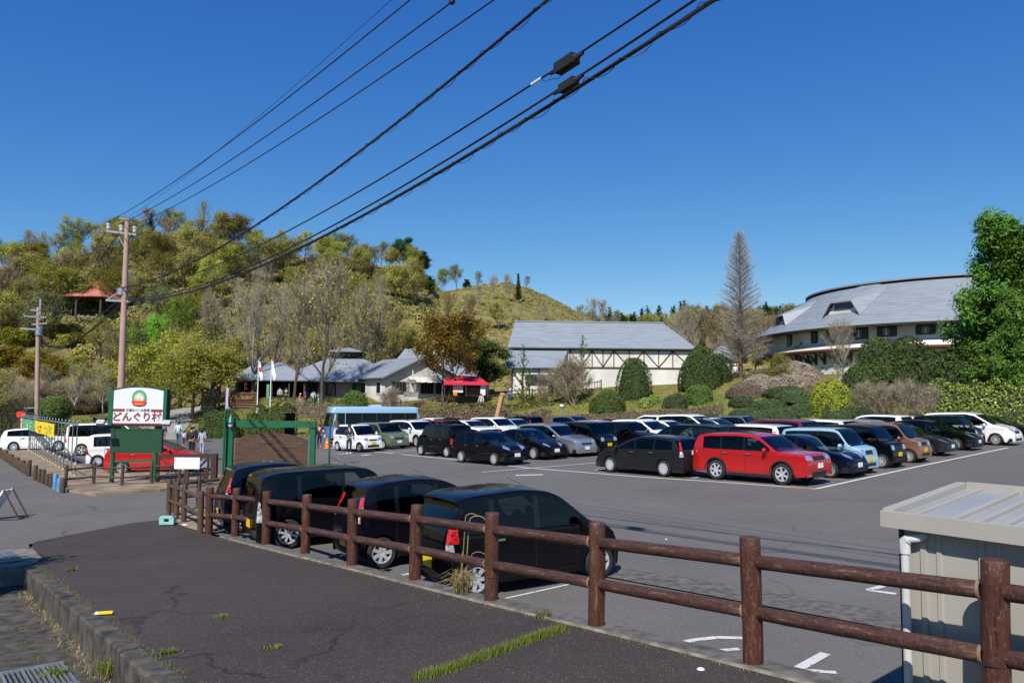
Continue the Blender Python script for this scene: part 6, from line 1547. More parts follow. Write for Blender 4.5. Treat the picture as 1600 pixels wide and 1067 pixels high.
def terrace_fences():
    def run(label, pts, h, sp, rails, m, pw=.1, picket=0, name='terrace_fence'):
        t = empty(name, pts[0]); tag(t, label, 'fence'); o = Vector(pts[0])
        for a, c in zip(pts, pts[1:]):
            a, c = Vector(a)-o, Vector(c)-o; L = (c-a).length; n = max(1, round(L/sp)); 
            for i in range(n+1): p = a.lerp(c, i/n); b = MB(); b.box(p+Vector((0, 0, h/2)), (pw, pw, h)); b.build('post', m, t)
            for z in rails: b = MB(); b.bar(a+Vector((0, 0, z)), c+Vector((0, 0, z)), .05, .09); b.build('rail', m, t)
            if picket:
                n = int(L/picket)
                for i in range(n): p = a.lerp(c, (i+.5)/n); b = MB(); b.box(p+Vector((0, -.04, h*.48)), (.05, .03, h*.85)); b.build('picket', m, t)
    g = lambda px, Y, dz=0: ((px-800)/1200*Y, Y, G((px-800)/1200*Y, Y)+dz)
    run('dark brown post and rail fence before the white gabled shop', [g(573, 77), g(628, 77.5), g(694, 78)], 1.1, 2.2, (.45, .85), M_BWOOD, .13)
    run('brown rail fence before the crimson awning stall', [g(696, 75.6), g(762, 75.8)], 1.0, 1.1, (.5, .85), M_BWOOD, .12)
    run('dark picket fence below the barn lean-to', [g(795, 79), g(870, 79)], 1.15, 2., (.3, .95), M_TIMBER, .1, .28)
    run('dark picket fence running right below the barn', [g(872, 79.5), g(940, 81)], 1.15, 2., (.3, .95), M_TIMBER, .1, .3)
    # retaining walls of dark boards
    def wall(label, pts, h, m, rows, cat='wall', sp=2.4, pw=.2, name='board_wall'):
        t = empty(name, pts[0]); tag(t, label, cat); o = Vector(pts[0])
        for a, c in zip(pts, pts[1:]):
            a, c = Vector(a)-o, Vector(c)-o; d = (c-a).normalized(); L = (c-a).length; n = max(1, round(L/sp))
            for i in range(n+1): p = a.lerp(c, i/n); b = MB(); b.box(p+Vector((0, -.12, h/2)), (pw, .16, h+.1)); b.build('post', m, t)
            for i in range(n):
                for r in range(rows): z = h*(r+.5)/rows; p, q = a.lerp(c, i/n), a.lerp(c, (i+1)/n); b = MB(); b.bar(p+Vector((0, 0, z)), q+Vector((0, 0, z)), .06, h/rows-.05); b.build('board', m, t)
    wall('grey-brown plank retaining fence behind the white minivan', [g(1440, 52.5, -.1), g(1530, 51, -.1), g(1650, 49.5, -.1)], .95, M_SIDING, 4)
    wall('upper weathered plank fence half hidden by the laurel hedge', [g(1480, 56, .1), g(1640, 54, .1)], .9, M_SIDING, 3, sp=3.)
    wall('dark brown board wall below the shop fence', [g(573, 75.8, -.8), g(640, 76.2, -.7)], .9, M_BWOOD, 2, sp=3)
    wall('grey stone terrace wall behind the bus', [g(500, 76, -1.), g(585, 73.5, -.9)], 1.0, M_STONE, 2, sp=4)
terrace_fences()
# ================================================================= TREES AND SHRUBS
M_BARK = mat('grey_brown_bark', (.085, .068, .052), .95, var=.35, scale=3, bump=.6, bscale=20, stretch=(1, 1, .3))
M_BARKG = mat('pale_grey_bark', (.26, .24, .21), .9, var=.25, scale=2, bump=.4)
M_TWIG = mat('grey_twigs', (.36, .305, .225), .95, var=.2, scale=.6); M_TWIGB = mat('warm_brown_twigs', (.32, .24, .15), .95, var=.25, scale=.6)
LEAF = {
 'olive': leaf_mat('leaf_olive_yellow', (.21, .21, .035), (.31, .295, .05), (.39, .35, .075), .45),
 'yell': leaf_mat('leaf_spring_yellow_green', (.22, .25, .022), (.33, .345, .03), (.42, .40, .06), .5),
 'pale': leaf_mat('leaf_pale_green', (.13, .17, .06), (.19, .23, .08), (.24, .27, .11), .45),
 'bright': leaf_mat('leaf_bright_green', (.08, .20, .012), (.15, .33, .016), (.22, .40, .03)),
 'brown': leaf_mat('leaf_tawny', (.21, .165, .075), (.27, .215, .095), (.32, .265, .12), .4),
 'orange': leaf_mat('leaf_orange_brown', (.24, .16, .02), (.42, .20, .025), (.34, .30, .04), .45),
 'dark': leaf_mat('leaf_dark_green', (.022, .050, .009), (.042, .080, .013), (.075, .12, .022), .25),
 'green': leaf_mat('leaf_rich_green', (.040, .108, .012), (.075, .175, .018), (.12, .24, .03), .45),
 'conifer': leaf_mat('needle_dark', (.010, .032, .012), (.022, .055, .016), (.04, .08, .02), .1),
 'young': leaf_mat('leaf_young_redwood', (.06, .12, .025), (.11, .18, .035), (.16, .24, .05)),
 'topi': leaf_mat('leaf_topiary', (.040, .080, .012), (.075, .125, .018), (.12, .18, .03), .25),
 'lime': leaf_mat('leaf_lime', (.15, .20, .010), (.24, .28, .015), (.33, .35, .03), .25),
 'azal': leaf_mat('leaf_grey_green_azalea', (.032, .060, .020), (.058, .092, .030), (.09, .13, .045), .2),
 'hedgeb': leaf_mat('leaf_brown_hedge', (.13, .10, .06), (.20, .15, .10), (.27, .21, .14), .2),
 'hedgew': leaf_mat('twig_straw', (.26, .20, .14), (.36, .28, .20), (.42, .36, .28), .15),
 'laurel': leaf_mat('leaf_laurel', (.05, .10, .012), (.12, .19, .02), (.34, .40, .10), .2, .3),
 'brush': leaf_mat('hillside_brush', (.12, .11, .045), (.21, .17, .075), (.27, .24, .07), .2, scale=.06),
 'grass': leaf_mat('grass_blades', (.07, .125, .015), (.13, .195, .025), (.22, .25, .05), .35),
 'dry': leaf_mat('dry_straw', (.36, .26, .13), (.48, .36, .19), (.30, .26, .09), .25),
}
def quads(P, N, S, rng, asp=1.4, flat=0.):
    """leaf clump quads at P facing roughly N, size S"""
    n = len(P); u = rng.normal(size=(n, 3)); u -= (u*N).sum(1)[:, None]*N; u /= np.linalg.norm(u, axis=1)[:, None]+1e-9
    v = np.cross(N, u); a = S[:, None]*.5*asp; b = S[:, None]*.5/asp**.5
    k = rng.uniform(.55, 1.25, (n, 4, 1))
    V = np.stack([P-u*a*k[:, 0], P-v*b*k[:, 1]+u*a*.2, P+u*a*k[:, 2], P+v*b*k[:, 3]-u*a*.15], 1)
    return V.reshape(-1, 3)
def quad_mesh(name, V, m): return np_mesh(name, V, np.arange(len(V)).reshape(-1, 4), m)
def rnd_dir(rng, n): d = rng.normal(size=(n, 3)); return d/np.linalg.norm(d, axis=1)[:, None]
def ribbons(A, D, L, w, rng):
    """thin twigs as crossed slivers"""
    n = len(A); out = []
    B = A+D*L[:, None]
    for s in (0, 1):
        u = rnd_dir(rng, n); u -= (u*D).sum(1)[:, None]*D; u /= np.linalg.norm(u, axis=1)[:, None]+1e-9; u *= w/2
        out.append(np.stack([A-u, A+u, B+u*.35, B-u*.35], 1).reshape(-1, 3))
    return np.concatenate(out)
def grow(seed, H, th, r0, nl, ll, ang, up, nsub, sl, lean=0., crown='round', multi=1):
    """trunk, limbs and branches. returns wood mesh collector and twig tips (pos, dir)"""
    rg = random.Random(seed); b = MB(); tips = []
    def path(p, d, L, n, upf, jit):
        pts = [p.copy()]; d = d.normalized()
        for i in range(n):
            d = (d+Vector((rg.uniform(-jit, jit), rg.uniform(-jit, jit), upf*.2+rg.uniform(-jit, jit)*.5))).normalized(); p = p+d*(L/n); pts.append(p.copy())
        return pts, d
    for mt in range(multi):
        base = Vector((0, 0, -.3)) if multi == 1 else Vector((rg.uniform(-.25, .25), rg.uniform(-.25, .25), -.3))
        d0 = Vector((lean+rg.uniform(-.04, .04)+(rg.uniform(-.35, .35) if multi > 1 else 0), rg.uniform(-.04, .04)+(rg.uniform(-.35, .35) if multi > 1 else 0), 1))
        tr, _ = path(base, d0, H*.92, 9, .25, .07 if multi == 1 else .1)
        rr = r0*(1 if multi == 1 else .65); R = [rr*(1.25 if i == 0 else 1)*(1-.9*(i/9)**.9)+.015 for i in range(10)]; b.tube(tr, R, 8, False)
        def at(f): x = f*9; i = min(8, int(x)); return tr[i].lerp(tr[i+1], x-i), R[i]*(1-(x-i))+R[i+1]*(x-i)
        for i in range(nl):
            f = th+(1-th)*((i+rg.uniform(.1, .9))/nl)*.97; p, r = at(f); az = i*2.4+rg.uniform(-.4, .4); el = ang+rg.uniform(-.2, .2)+.25*f
            g = (f-th)/(1-th); shape = {'round': math.sin(math.pi*(.22+.70*g))**.8, 'vase': .75+.35*g-.5*max(0, g-.7)/.3, 'cone': 1-g*.9, 'dome': 1-.55*g*g}[crown]
            L = ll*shape*rg.uniform(.8, 1.15); d = Vector((math.cos(az)*math.cos(el), math.sin(az)*math.cos(el), math.sin(el)))
            lp_, de = path(p, d, L, 5, up, .16); rl = min(r*.62, .02+L*.022); b.tube(lp_, [rl*(1-.8*k/5)+.008 for k in range(6)], 5, False); tips.append((lp_[-1], de))
            for j in range(nsub):
                q = rg.uniform(.25, 1.); k = min(4, int(q*5)); p2 = lp_[k].lerp(lp_[k+1], q*5-k if k < 4 else min(1, q*5-4)); dd = (lp_[k+1]-lp_[k]).normalized()
                d2 = (dd*.8+Vector(rnd_dir(_rng, 1)[0])*.8+Vector((0, 0, up*.5))).normalized(); s_, de2 = path(p2, d2, sl*rg.uniform(.6, 1.2)*max(.5, shape), 3, up, .18)
                b.tube(s_, [rl*.4*(1-.7*k2/3)+.006 for k2 in range(4)], 4, False); tips.append((s_[-1], de2)); tips.append((s_[1], de2)); tips.append((s_[2], de2))
        tips.append((tr[-1], Vector((0, 0, 1))))
    return b, tips
TREE = {}
def tree_proto(key, seed, H, th, r0, nl, ll, ang, up, nsub, sl, leaf, nleaf, lrad, lsize, bark, twig=0, twl=.8, tww=.02, crown='round', multi=1, twm=None, lasp=1.3):
    rng = np.random.default_rng(seed); b, tips = grow(seed, H, th, r0, nl, ll, ang, up, nsub, sl, crown=crown, multi=multi)
    wood = b.mesh('trunk', bark, 60); TP = np.array([t[0] for t in tips]); TD = np.array([t[1] for t in tips]); parts = [('trunk', wood)]
    if twig:
        A = np.repeat(TP, twig, 0); D = np.repeat(TD, twig, 0)*.7+rnd_dir(rng, len(TP)*twig)*.75+np.array([0, 0, max(up, 0)*.5]); D /= np.linalg.norm(D, axis=1)[:, None]
        A = A-np.repeat(TD, twig, 0)*rng.uniform(0, sl*.6, (len(A), 1)); Ls = rng.uniform(.5, 1.2, len(A))*twl; V = ribbons(A, D, Ls, tww, rng)
        A2 = A+D*(Ls*rng.uniform(.3, .8, len(A)))[:, None]; D2 = D+rnd_dir(rng, len(A))*.8; D2 /= np.linalg.norm(D2, axis=1)[:, None]
        V = np.concatenate([V, ribbons(A2, D2, Ls*.55, tww*.7, rng)]); parts.append(('twigs', quad_mesh('twigs', V, twm or M_TWIG)))
    if nleaf:
        A = np.repeat(TP, nleaf, 0); off = rnd_dir(rng, len(A))*(lrad*rng.uniform(0, 1, (len(A), 1))**.6)*np.array([1, 1, .7]); P = A+off
        N = off/(np.linalg.norm(off, axis=1)[:, None]+1e-6)*.5+rnd_dir(rng, len(A))*.6+np.array([-.15, -.35, .75]); N /= np.linalg.norm(N, axis=1)[:, None]
        parts.append(('crown', quad_mesh('crown', quads(P, N, rng.uniform(.6, 1.3, len(A))*lsize, rng, lasp), LEAF[leaf])))
    TREE.setdefault(key, []).append((H, parts))
def plant(key, x, y, H, label, leaf=None, group=None, i=None, z=None, wide=1., name=None, cat='tree', bark=None):
    protos = TREE[key]; k = (i if i is not None else random.randrange(len(protos))) % len(protos); H0, parts = protos[k]; s = H/H0
    z = G(x, y) if z is None else z
    t = empty(name or {'conifer': 'conifer_tree', 'cedar': 'cedar_tree', 'redwood': 'bare_redwood_tree'}.get(key, 'tree'), (x, y, z), random.uniform(0, 6.28)); tag(t, label, cat, group); t.scale = (s*wide, s*wide, s)
    for nm, me in parts:
        o = link(nm, me, t)
        if nm == 'crown' and leaf: o.material_slots[0].link = 'OBJECT'; o.material_slots[0].material = LEAF[leaf]
        if nm == 'trunk' and bark: o.material_slots[0].link = 'OBJECT'; o.material_slots[0].material = bark
    return t
def xz(px, Y): return (px-800)/1200*Y
# prototypes ------------------------------------------------------
for s in range(5): tree_proto('airy', 10+s, 10, .28, .15, 13, 4.2, .55, .6, 6, 1.7, 'olive', 17, 1.15, .20, M_BARK, 3, .9, .02, 'dome', multi=1 if s % 2 else 2)
for s in range(3): tree_proto('full', 30+s, 9, .2, .16, 15, 3.8, .5, .35, 7, 1.6, 'yell', 22, 1.15, .18, M_BARK, 2, .8, .016, crown='dome')
for s in range(4): tree_proto('bare', 50+s, 10, .24, .15, 16, 3.5, .78, .74, 6, 1.5, 'yell', 2, 1.3, .15, M_BARKG, 5, .9, .017, 'round')
for s in range(2): tree_proto('budding', 60+s, 10, .22, .15, 15, 4.0, .6, .6, 7, 1.6, 'brown', 8, 1.0, .16, M_BARK, 6, .9, .017, 'round', twm=M_TWIGB)
for s in range(2): tree_proto('dense', 70+s, 8, .18, .17, 15, 3.0, .45, .3, 7, 1.3, 'dark', 80, .95, .19, M_BARK, crown='dome')
for s in range(2): tree_proto('shrubby', 80+s, 3, .05, .035, 10, 1.6, .8, .6, 4, .8, 'brown', 3, .4, .09, M_TWIGB, 5, .6, .010, 'dome', multi=3, twm=M_TWIG)
def conifer_proto(key, seed, H, R, leaf, bark, per, lsize, droop, dens=1., twigs=False, wexp=.9, r0=.16, el0=.2):
    rng = np.random.default_rng(seed); rg = random.Random(seed); b = MB(); b.tube([(0, 0, -.3), (0, 0, H*.5), (0, 0, H)], [r0, r0*.55, .02], 8, False); LP = []; LN = []; TA = []; TDs = []
    n = int(H*dens*5.5)
    for i in range(n):
        f = .10+.88*i/n; z = H*f; L = R*(1-f)**wexp*rg.uniform(.8, 1.15)+.12; az = i*2.39996+rg.uniform(-.3, .3); el = el0+droop*0+f*.5*(1 if el0 > 0 else .3)
        d = np.array([math.cos(az)*math.cos(el), math.sin(az)*math.cos(el), math.sin(el)]); e = np.array([0, 0, z])+d*L+np.array([0, 0, -droop*L*.3])
        m_ = np.array([0, 0, z])+d*L*.5+np.array([0, 0, droop*.05]); b.tube([(0, 0, z), tuple(m_), tuple(e)], [.012+L*.012, .01+L*.006, .006], 4, False)
        k = max(3, int(per*L)); u = rng.uniform(.12, 1.02, k)[:, None]; P = np.array([0, 0, z])*(1-u)+e*u
        side = np.array([-d[1], d[0], 0])
        if twigs: TA.append(P); TDs.append(d*.45+side*rng.uniform(-1., 1., (k, 1))+np.array([0, 0, .25])+rnd_dir(rng, k)*.45)
        else:
            P = P+side*rng.normal(0, .10*L, (k, 1))*(1.1-u)+rng.normal(0, lsize*.5, (k, 3))*np.array([1, 1, .7]); LP.append(P); LN.append(rnd_dir(rng, k)*.6+np.array([0, 0, .8]))
    parts = [('trunk', b.mesh('trunk', bark, 60))]
    if twigs:
        A = np.concatenate(TA); D = np.concatenate(TDs); D /= np.linalg.norm(D, axis=1)[:, None]; parts.append(('twigs', quad_mesh('twigs', ribbons(A, D, rng.uniform(.3, 1.1, len(A))*lsize, .014, rng), M_TWIGR)))
    else:
        P = np.concatenate(LP); N = np.concatenate(LN); N /= np.linalg.norm(N, axis=1)[:, None]; parts.append(('crown', quad_mesh('crown', quads(P, N, rng.uniform(.6, 1.3, len(P))*lsize, rng, 1.6), LEAF[leaf])))
    TREE.setdefault(key, []).append((H, parts))
M_TWIGR = mat('reddish_grey_twigs', (.40, .34, .30), .95, var=.2, scale=.4)
for s in range(2): conifer_proto('conifer', 90+s, 10, 2.0, 'conifer', M_BARK, 26, .40, .4, 1.2)
for s in range(3): conifer_proto('cedar', 95+s, 14, 2.6, 'conifer', M_BARK, 12, .8, .5, .8)
conifer_proto('redwood', 99, 17, 3.4, 'brown', M_BARK, 46, .75, .1, 2.2, twigs=True, wexp=.58, r0=.26, el0=.30)
for s in range(2): conifer_proto('young', 103+s, 8, 2.1, 'young', M_BARK, 26, .17, -.2, .75, wexp=.8, r0=.09, el0=.5)
# the wooded left hillside -----------------------------------------
def hillside():
    g = 'trees on the wooded hillside'; rg = random.Random(77); n = 0
    lab = {'olive': 'olive-green leafing tree', 'yell': 'yellow-green spring tree', 'pale': 'pale green leafing tree', 'brown': 'tawny budding tree', 'bare': 'grey leafless tree'}
    def where(px, row): 
        a = 'along the skyline of' if row == 'top' else 'high on' if row == 'high' else 'midway up' if row == 'mid' else 'at the foot of'
        return a+(' the wooded hill far left' if px < 60 else ' the hill behind the red pavilion' if px < 190 else ' the hill right of the utility pole' if px < 330 else ' the hill above the bare trees' if px < 470 else ' the hill above the vented shop roof' if px < 620 else ' the hill above the gabled shop')
    rows = [('top', .99, 26, -60, 640, (4.4, 6.6)), ('high', .84, 26, -70, 650, (5.0, 7.5)), ('high', .68, 26, -60, 655, (5.5, 8)), ('mid', .50, 24, -60, 640, (5.5, 8)), ('mid', .33, 22, -60, 640, (5.5, 8)), ('foot', .14, 20, 150, 640, (5.5, 7.5))]
    for row, u, num, p0, p1, (h0, h1) in rows:
        for i in range(num):
            px = p0+(p1-p0)*(i+rg.uniform(.15, .85))/num; T = float(cv(px, T_T)); Rr = float(cv(px, T_R)); Y = T+14+(Rr-T-14)*min(1., u+rg.uniform(-.05, .05)); x = xz(px, Y)
            if row == 'top' and 345 < px < 385: continue
            if 70 < px < 200 and row == 'mid' and u < .5 and Y < 124: continue
            if px < 190 and row in ('mid',) and u < .3: continue
            H = rg.uniform(h0, h1)*(.86 if px > 560 else 1)*(.9 if 395 < px < 470 and row == 'top' else 1)
            q = rg.random()
            if 330 < px < 600 and row in ('mid', 'foot') and q < .62: kind, leaf = 'bare', None
            elif row == 'top' and (px < 75) and q < .5: kind, leaf = 'bare', None
            elif q < .08: kind, leaf = 'bare', None
            elif q < .22: kind, leaf = 'budding', 'brown'
            elif row == 'top' and px > 380: kind, leaf = 'airy', 'pale' if q < .7 else 'olive'
            else: kind, leaf = ('full' if q > .9 else 'airy'), ('olive' if q < .62 else 'yell' if q < .93 else 'pale')
            plant(kind, x, Y, H, lab[leaf or 'bare']+' '+where(px, row), leaf, g, wide=rg.uniform(1.0, 1.3)); n += 1
    # named ones
    P = lambda px, Y: (xz(px, Y), Y)
    plant('conifer', *P(226, 143), 5.0, 'small dark conifer poking from the skyline above the utility pole', group=None)
    for px, Y, H, w, lb in ((628, 151, 6.0, 2.0, 'dark spreading pine on the cliff edge of the ridge'), (655, 150, 4.6, 2.0, 'lower dark pine right of the spreading pine')): plant('dense', *P(px, Y), H, lb, 'conifer', wide=w*.62)
    for px, Y, H, k, lf, lb in ((690, 153, 4.8, 'airy', 'pale', 'pale green bushy tree right of the dark pines'), (712, 154, 5.2, 'airy', 'olive', 'small green tree on the ridge saddle'), (747, 156, 3.6, 'budding', 'brown', 'small bare rounded tree on the ridge'), (728, 155, 2.2, 'dense', 'dark', 'low dark bush on the ridge saddle'),
            (822, 157, 2.6, 'budding', 'olive', 'slim leaning tree alone on the hilltop'), (775, 156, 1.8, 'bare', None, 'tiny bare tree on the grassy hilltop'), (768, 140, 4.6, 'bare', None, 'bare slender tree on the grassy slope, left'), (793, 140, 4.8, 'bare', None, 'bare slender tree on the grassy slope, right'),
            (745, 135, 3.6, 'bare', None, 'grey bare sapling low on the grassy slope'), (850, 132, 3.4, 'bare', None, 'thin bare tree above the barn roof'), (700, 128, 5, 'budding', 'olive', 'budding tree behind the orange tree'), (640, 138, 6., 'airy', 'olive', 'olive tree below the cliff of the ridge'),
            (670, 140, 3., 'dense', 'dark', 'dark shrub below the bare cliff'), (735, 122, 5, 'budding', 'brown', 'brown budding tree at the slope foot'), (780, 118, 4.5, 'airy', 'olive', 'low olive tree left of the barn ridge')):
        plant(k, *P(px, Y), H, lb, lf)
    plant('conifer', *P(809, 140), 5.6, 'slim dark conifer on the grassy slope above the barn', wide=.7)
    for px, H, lb in ((925, 7.5, 'bare'), (945, 8.5, 'bare'), (905, 5., 'budding'), (960, 7., 'bare')): plant(lb, xz(px, 168), 168, H, 'leafless grey tree clustered at the right foot of the grassy hill', group='bare trees behind the barn', leaf='brown' if lb == 'budding' else None)
    # bright green group and brush by the pole
    for px, Y, H, lb in ((205, 106, 6.5, 'bright green tree just right of the utility pole, left'), (240, 108, 7.0, 'bright green tree right of the utility pole, middle'), (278, 110, 8.0, 'tallest bright green tree right of the utility pole')): plant('full', *P(px, Y), H, lb, 'bright', 'bright green trees right of the utility pole', wide=.85)
hillside()
def far_forest():
    g = 'cedars of the distant forest'; rg = random.Random(9)
    for row, (Y, num) in enumerate(((285, 85), (272, 60), (252, 50))):
        for i in range(num):
            px = 925+(1500-925)*(i+rg.uniform(0, 1))/num; y = Y+rg.uniform(-6, 6); x = xz(px, y)
            if rg.random() < .22: plant('airy', x, y, rg.uniform(8, 11), 'rounded olive tree among the distant cedars', 'olive', 'broadleaf trees of the distant forest', wide=1.3)
            else: plant('cedar', x, y, rg.uniform(9.5, 13)*(.8 if px > 1225 else 1)*(1 if row == 0 else .9), 'dark cedar of the distant forest behind the barn', group=g)
far_forest()
def mid_trees():
    P = lambda px, Y: (xz(px, Y), Y)
    # bare and budding trees between barn and round hall
    for i, (px, Y, H, k, lf) in enumerate(((1062, 112, 10, 'bare', None), (1085, 104, 9.5, 'bare', None), (1105, 118, 10, 'budding', 'brown'), (1128, 108, 8.5, 'budding', 'olive'), (1180, 112, 9, 'budding', 'olive'), (1205, 108, 8, 'budding', 'brown'), (1045, 118, 8.5, 'bare', None), (1150, 120, 9, 'airy', 'olive'), (1220, 116, 7.5, 'airy', 'olive'))):
        plant(k, *P(px, Y), H, {'bare': 'grey leafless tree', 'budding': 'brown budding tree', 'airy': 'olive leafing tree'}[k]+' between the barn and the round hall', lf, 'trees between the barn and the round hall')
    plant('redwood', *P(1158, 88), 17.2, 'tall bare conical redwood standing against the sky', i=0, bark=M_BARK)
    # big green redwoods right
    for px, Y, H, lb in ((1560, 60, 13.2, 'tallest bright green tree at the right edge'), (1600, 58, 12.6, 'bright green tree cut by the right picture edge'), (1520, 63, 7.0, 'lower bright green tree left of the tallest one'), (1580, 56, 8.5, 'bright green tree in front of the tallest one')): plant('lush', *P(px, Y), H*1.17, lb, 'green', wide=.80)
    plant('conifer', *P(1487, 60), 4.6, 'brownish-green young conifer below the bright trees', leaf='topi', wide=1.5); plant('full', *P(1555, 58), 3.6, 'yellow-flecked bare shrub tree below the bright trees', 'yell', wide=1.4)
    # maples over the walkway
    for px, Y, H, lf, lb in ((262, 76, 6.6, 'yell', 'yellow-green maple left over the walkway'), (305, 78, 7.6, 'yell', 'yellow-green maple over the stone pillar'), (345, 80, 6.6, 'yell', 'olive-yellow maple right of the stone pillar'), (235, 86, 7.5, 'yell', 'yellow-green maple behind the sign'), (285, 92, 9.0, 'yell', 'tall yellow-green tree behind the maples'), (330, 94, 9.5, 'pale', 'pale green tree behind the maples'), (372, 88, 7.5, 'olive', 'olive tree left of the flagpoles'), (210, 92, 6.5, 'olive', 'olive tree beside the utility pole base')):
        plant('full', *P(px, Y), H, lb, lf, 'maples by the entrance walkway', wide=1.25)
    # bare trees by the shops
    for px, Y, H, k, lb in ((505, 78, 15.0, 'bare', 'tallest bare plane tree in front of the vented shop'), (461, 79, 13.0, 'bare', 'bare tree between the stall and the vented shop'), (560, 92, 13, 'bare', 'bare tree rising behind the shop roofs'), (398, 84, 12.5, 'bare', 'bare white-stemmed tree behind the flagpoles'), (366, 90, 12, 'bare', 'pale bare tree left of the flagpoles'), (430, 92, 12.5, 'bare', 'bare tree behind the open stall'), (335, 102, 13, 'bare', 'pale bare tree above the maples'), (530, 98, 12, 'budding', 'budding tree behind the vented roof'), (590, 96, 9, 'budding', 'brown tree behind the shop roofs')):
        plant(k, *P(px, Y), H, lb, 'olive' if k == 'budding' else None, wide=.85, bark=M_BARKG if '366' in str(px) or 'white' in lb else M_BARK)
    plant('orange', *P(695, 78), 8.8, 'spreading tree with orange-brown leaves before the shops')
    plant('dense', *P(762, 83.5), 5.6, 'dark green round-headed tree between awning and barn', 'dark', wide=1.25)
    plant('young', *P(818, 76), 6.4, 'young feathery redwood at the barn lean-to', i=0); plant('young', *P(911, 77), 6.6, 'young feathery redwood before the barn timbering', i=1)
    for px, Y, H, lf, lb in ((853, 76, 3.2, 'brown', 'twiggy brown shrub under the lean-to'), (898, 75, 4.4, 'brown', 'taller twiggy tree with brown leaves before the barn'), (883, 76, 3.8, 'orange', 'small russet-leaved tree before the barn'), (618, 74, 2.9, 'brown', 'slender multi-stemmed bare shrub below the gabled shop')): plant('shrubby', *P(px, Y), H, lb, lf)
    for px, Y, H, k, lf, lb in ((1218, 70, 3.4, 'full', 'yell', 'pale flowering tree left of the round hall wall'), (1318, 66, 6.2, 'bare', None, 'white-stemmed bare tree before the round hall'), (1385, 58, 2.7, 'shrubby', 'brown', 'bare brown shrub below the round evergreens'), (1420, 56, 3.0, 'shrubby', 'brown', 'larger bare shrub with pale blossom'), (1440, 55, 2.8, 'shrubby', 'hedgew', 'white blossoming bare shrub beside the laurel hedge'), (1350, 60, 2.6, 'shrubby', 'olive', 'low twiggy shrub behind the lime dome')):
        plant(k, *P(px, Y), H, lb, lf, bark=M_BARKG if 'white-stem' in lb else None)
    # left side trees along the road bank
    for px, Y, H, k, lf, lb in ((118, 84, 5.5, 'bare', None, 'spreading bare tree behind the ball shrub'), (72, 92, 5.5, 'bare', None, 'bare tree left of the distant pole'), (165, 88, 5.0, 'bare', None, 'bare tree left of the utility pole'), (140, 98, 5, 'budding', 'olive', 'budding tree on the bank behind the notice board'), (20, 88, 5, 'budding', 'brown', 'brown budding tree at far left above the road'), (8, 62, 4.2, 'shrubby', 'olive', 'olive shrub at the left picture edge'), (22, 66, 3.6, 'full', 'olive', 'round olive shrub beside the left picture edge'), (-14, 60, 5.5, 'airy', 'olive', 'small tree cut by the left picture edge'), (48, 78, 3.4, 'shrubby', 'olive', 'low shrub behind the kiosk')):
        plant(k, *P(px, Y), H, lb, lf, wide=1.2)
    for row, (Y0, leafs, nm) in enumerate(((112, ['yell', 'olive'], 'yellow-green scrub bush just under the red pavilion'), (105, ['yell', 'yell', 'orange'], 'yellow-flowered scrub bush on the upper bank'), (98, ['brown', 'brown', 'olive'], 'brown scrub bush on the middle bank'), (92, ['brown', 'olive', 'brown'], 'brown scrub bush low on the bank above the road'))):
        for px in range(-40, 205, 17):
            Y = Y0+random.uniform(-2.5, 2.5); kk = 'scrub' if row < 2 else 'shrubby'; plant(kk, *P(px+random.uniform(-6, 6), Y), random.uniform(1.8, 2.8) if row < 2 else random.uniform(2.4, 3.8), nm+(', left of the distant pole' if px < 50 else ', above the ball shrub' if px < 115 else ', left of the tall utility pole'), random.choice(leafs), 'scrub on the bank below the pavilion', wide=1.7)
    # roadside tree just out of view whose crown shades the gutter
    x, y = -11.5, 7.8; plant('dense', x, y, 7.2, 'dense evergreen roadside tree beside the gutter, left of the view', 'dark', z=path_z(x, y)-.35, wide=.9)
tree_proto('scrub', 130, 3, .05, .04, 9, 1.5, .6, .5, 4, .8, 'yell', 14, .6, .15, M_TWIGB, crown='dome', multi=2); tree_proto('orange', 131, 9, .34, .17, 15, 4.1, .6, .5, 6, 1.5, 'orange', 26, .8, .21, M_BARK, 3, .7, .02, crown='dome', multi=2); tree_proto('lush', 120, 11, .08, .24, 26, 3.8, .30, .25, 9, 1.4, 'green', 52, .8, .17, M_BARK, crown='cone', lasp=1.8); tree_proto('lush', 121, 11, .08, .24, 26, 3.8, .3, .3, 9, 1.4, 'green', 52, .8, .17, M_BARK, crown='cone', lasp=1.8)
mid_trees()
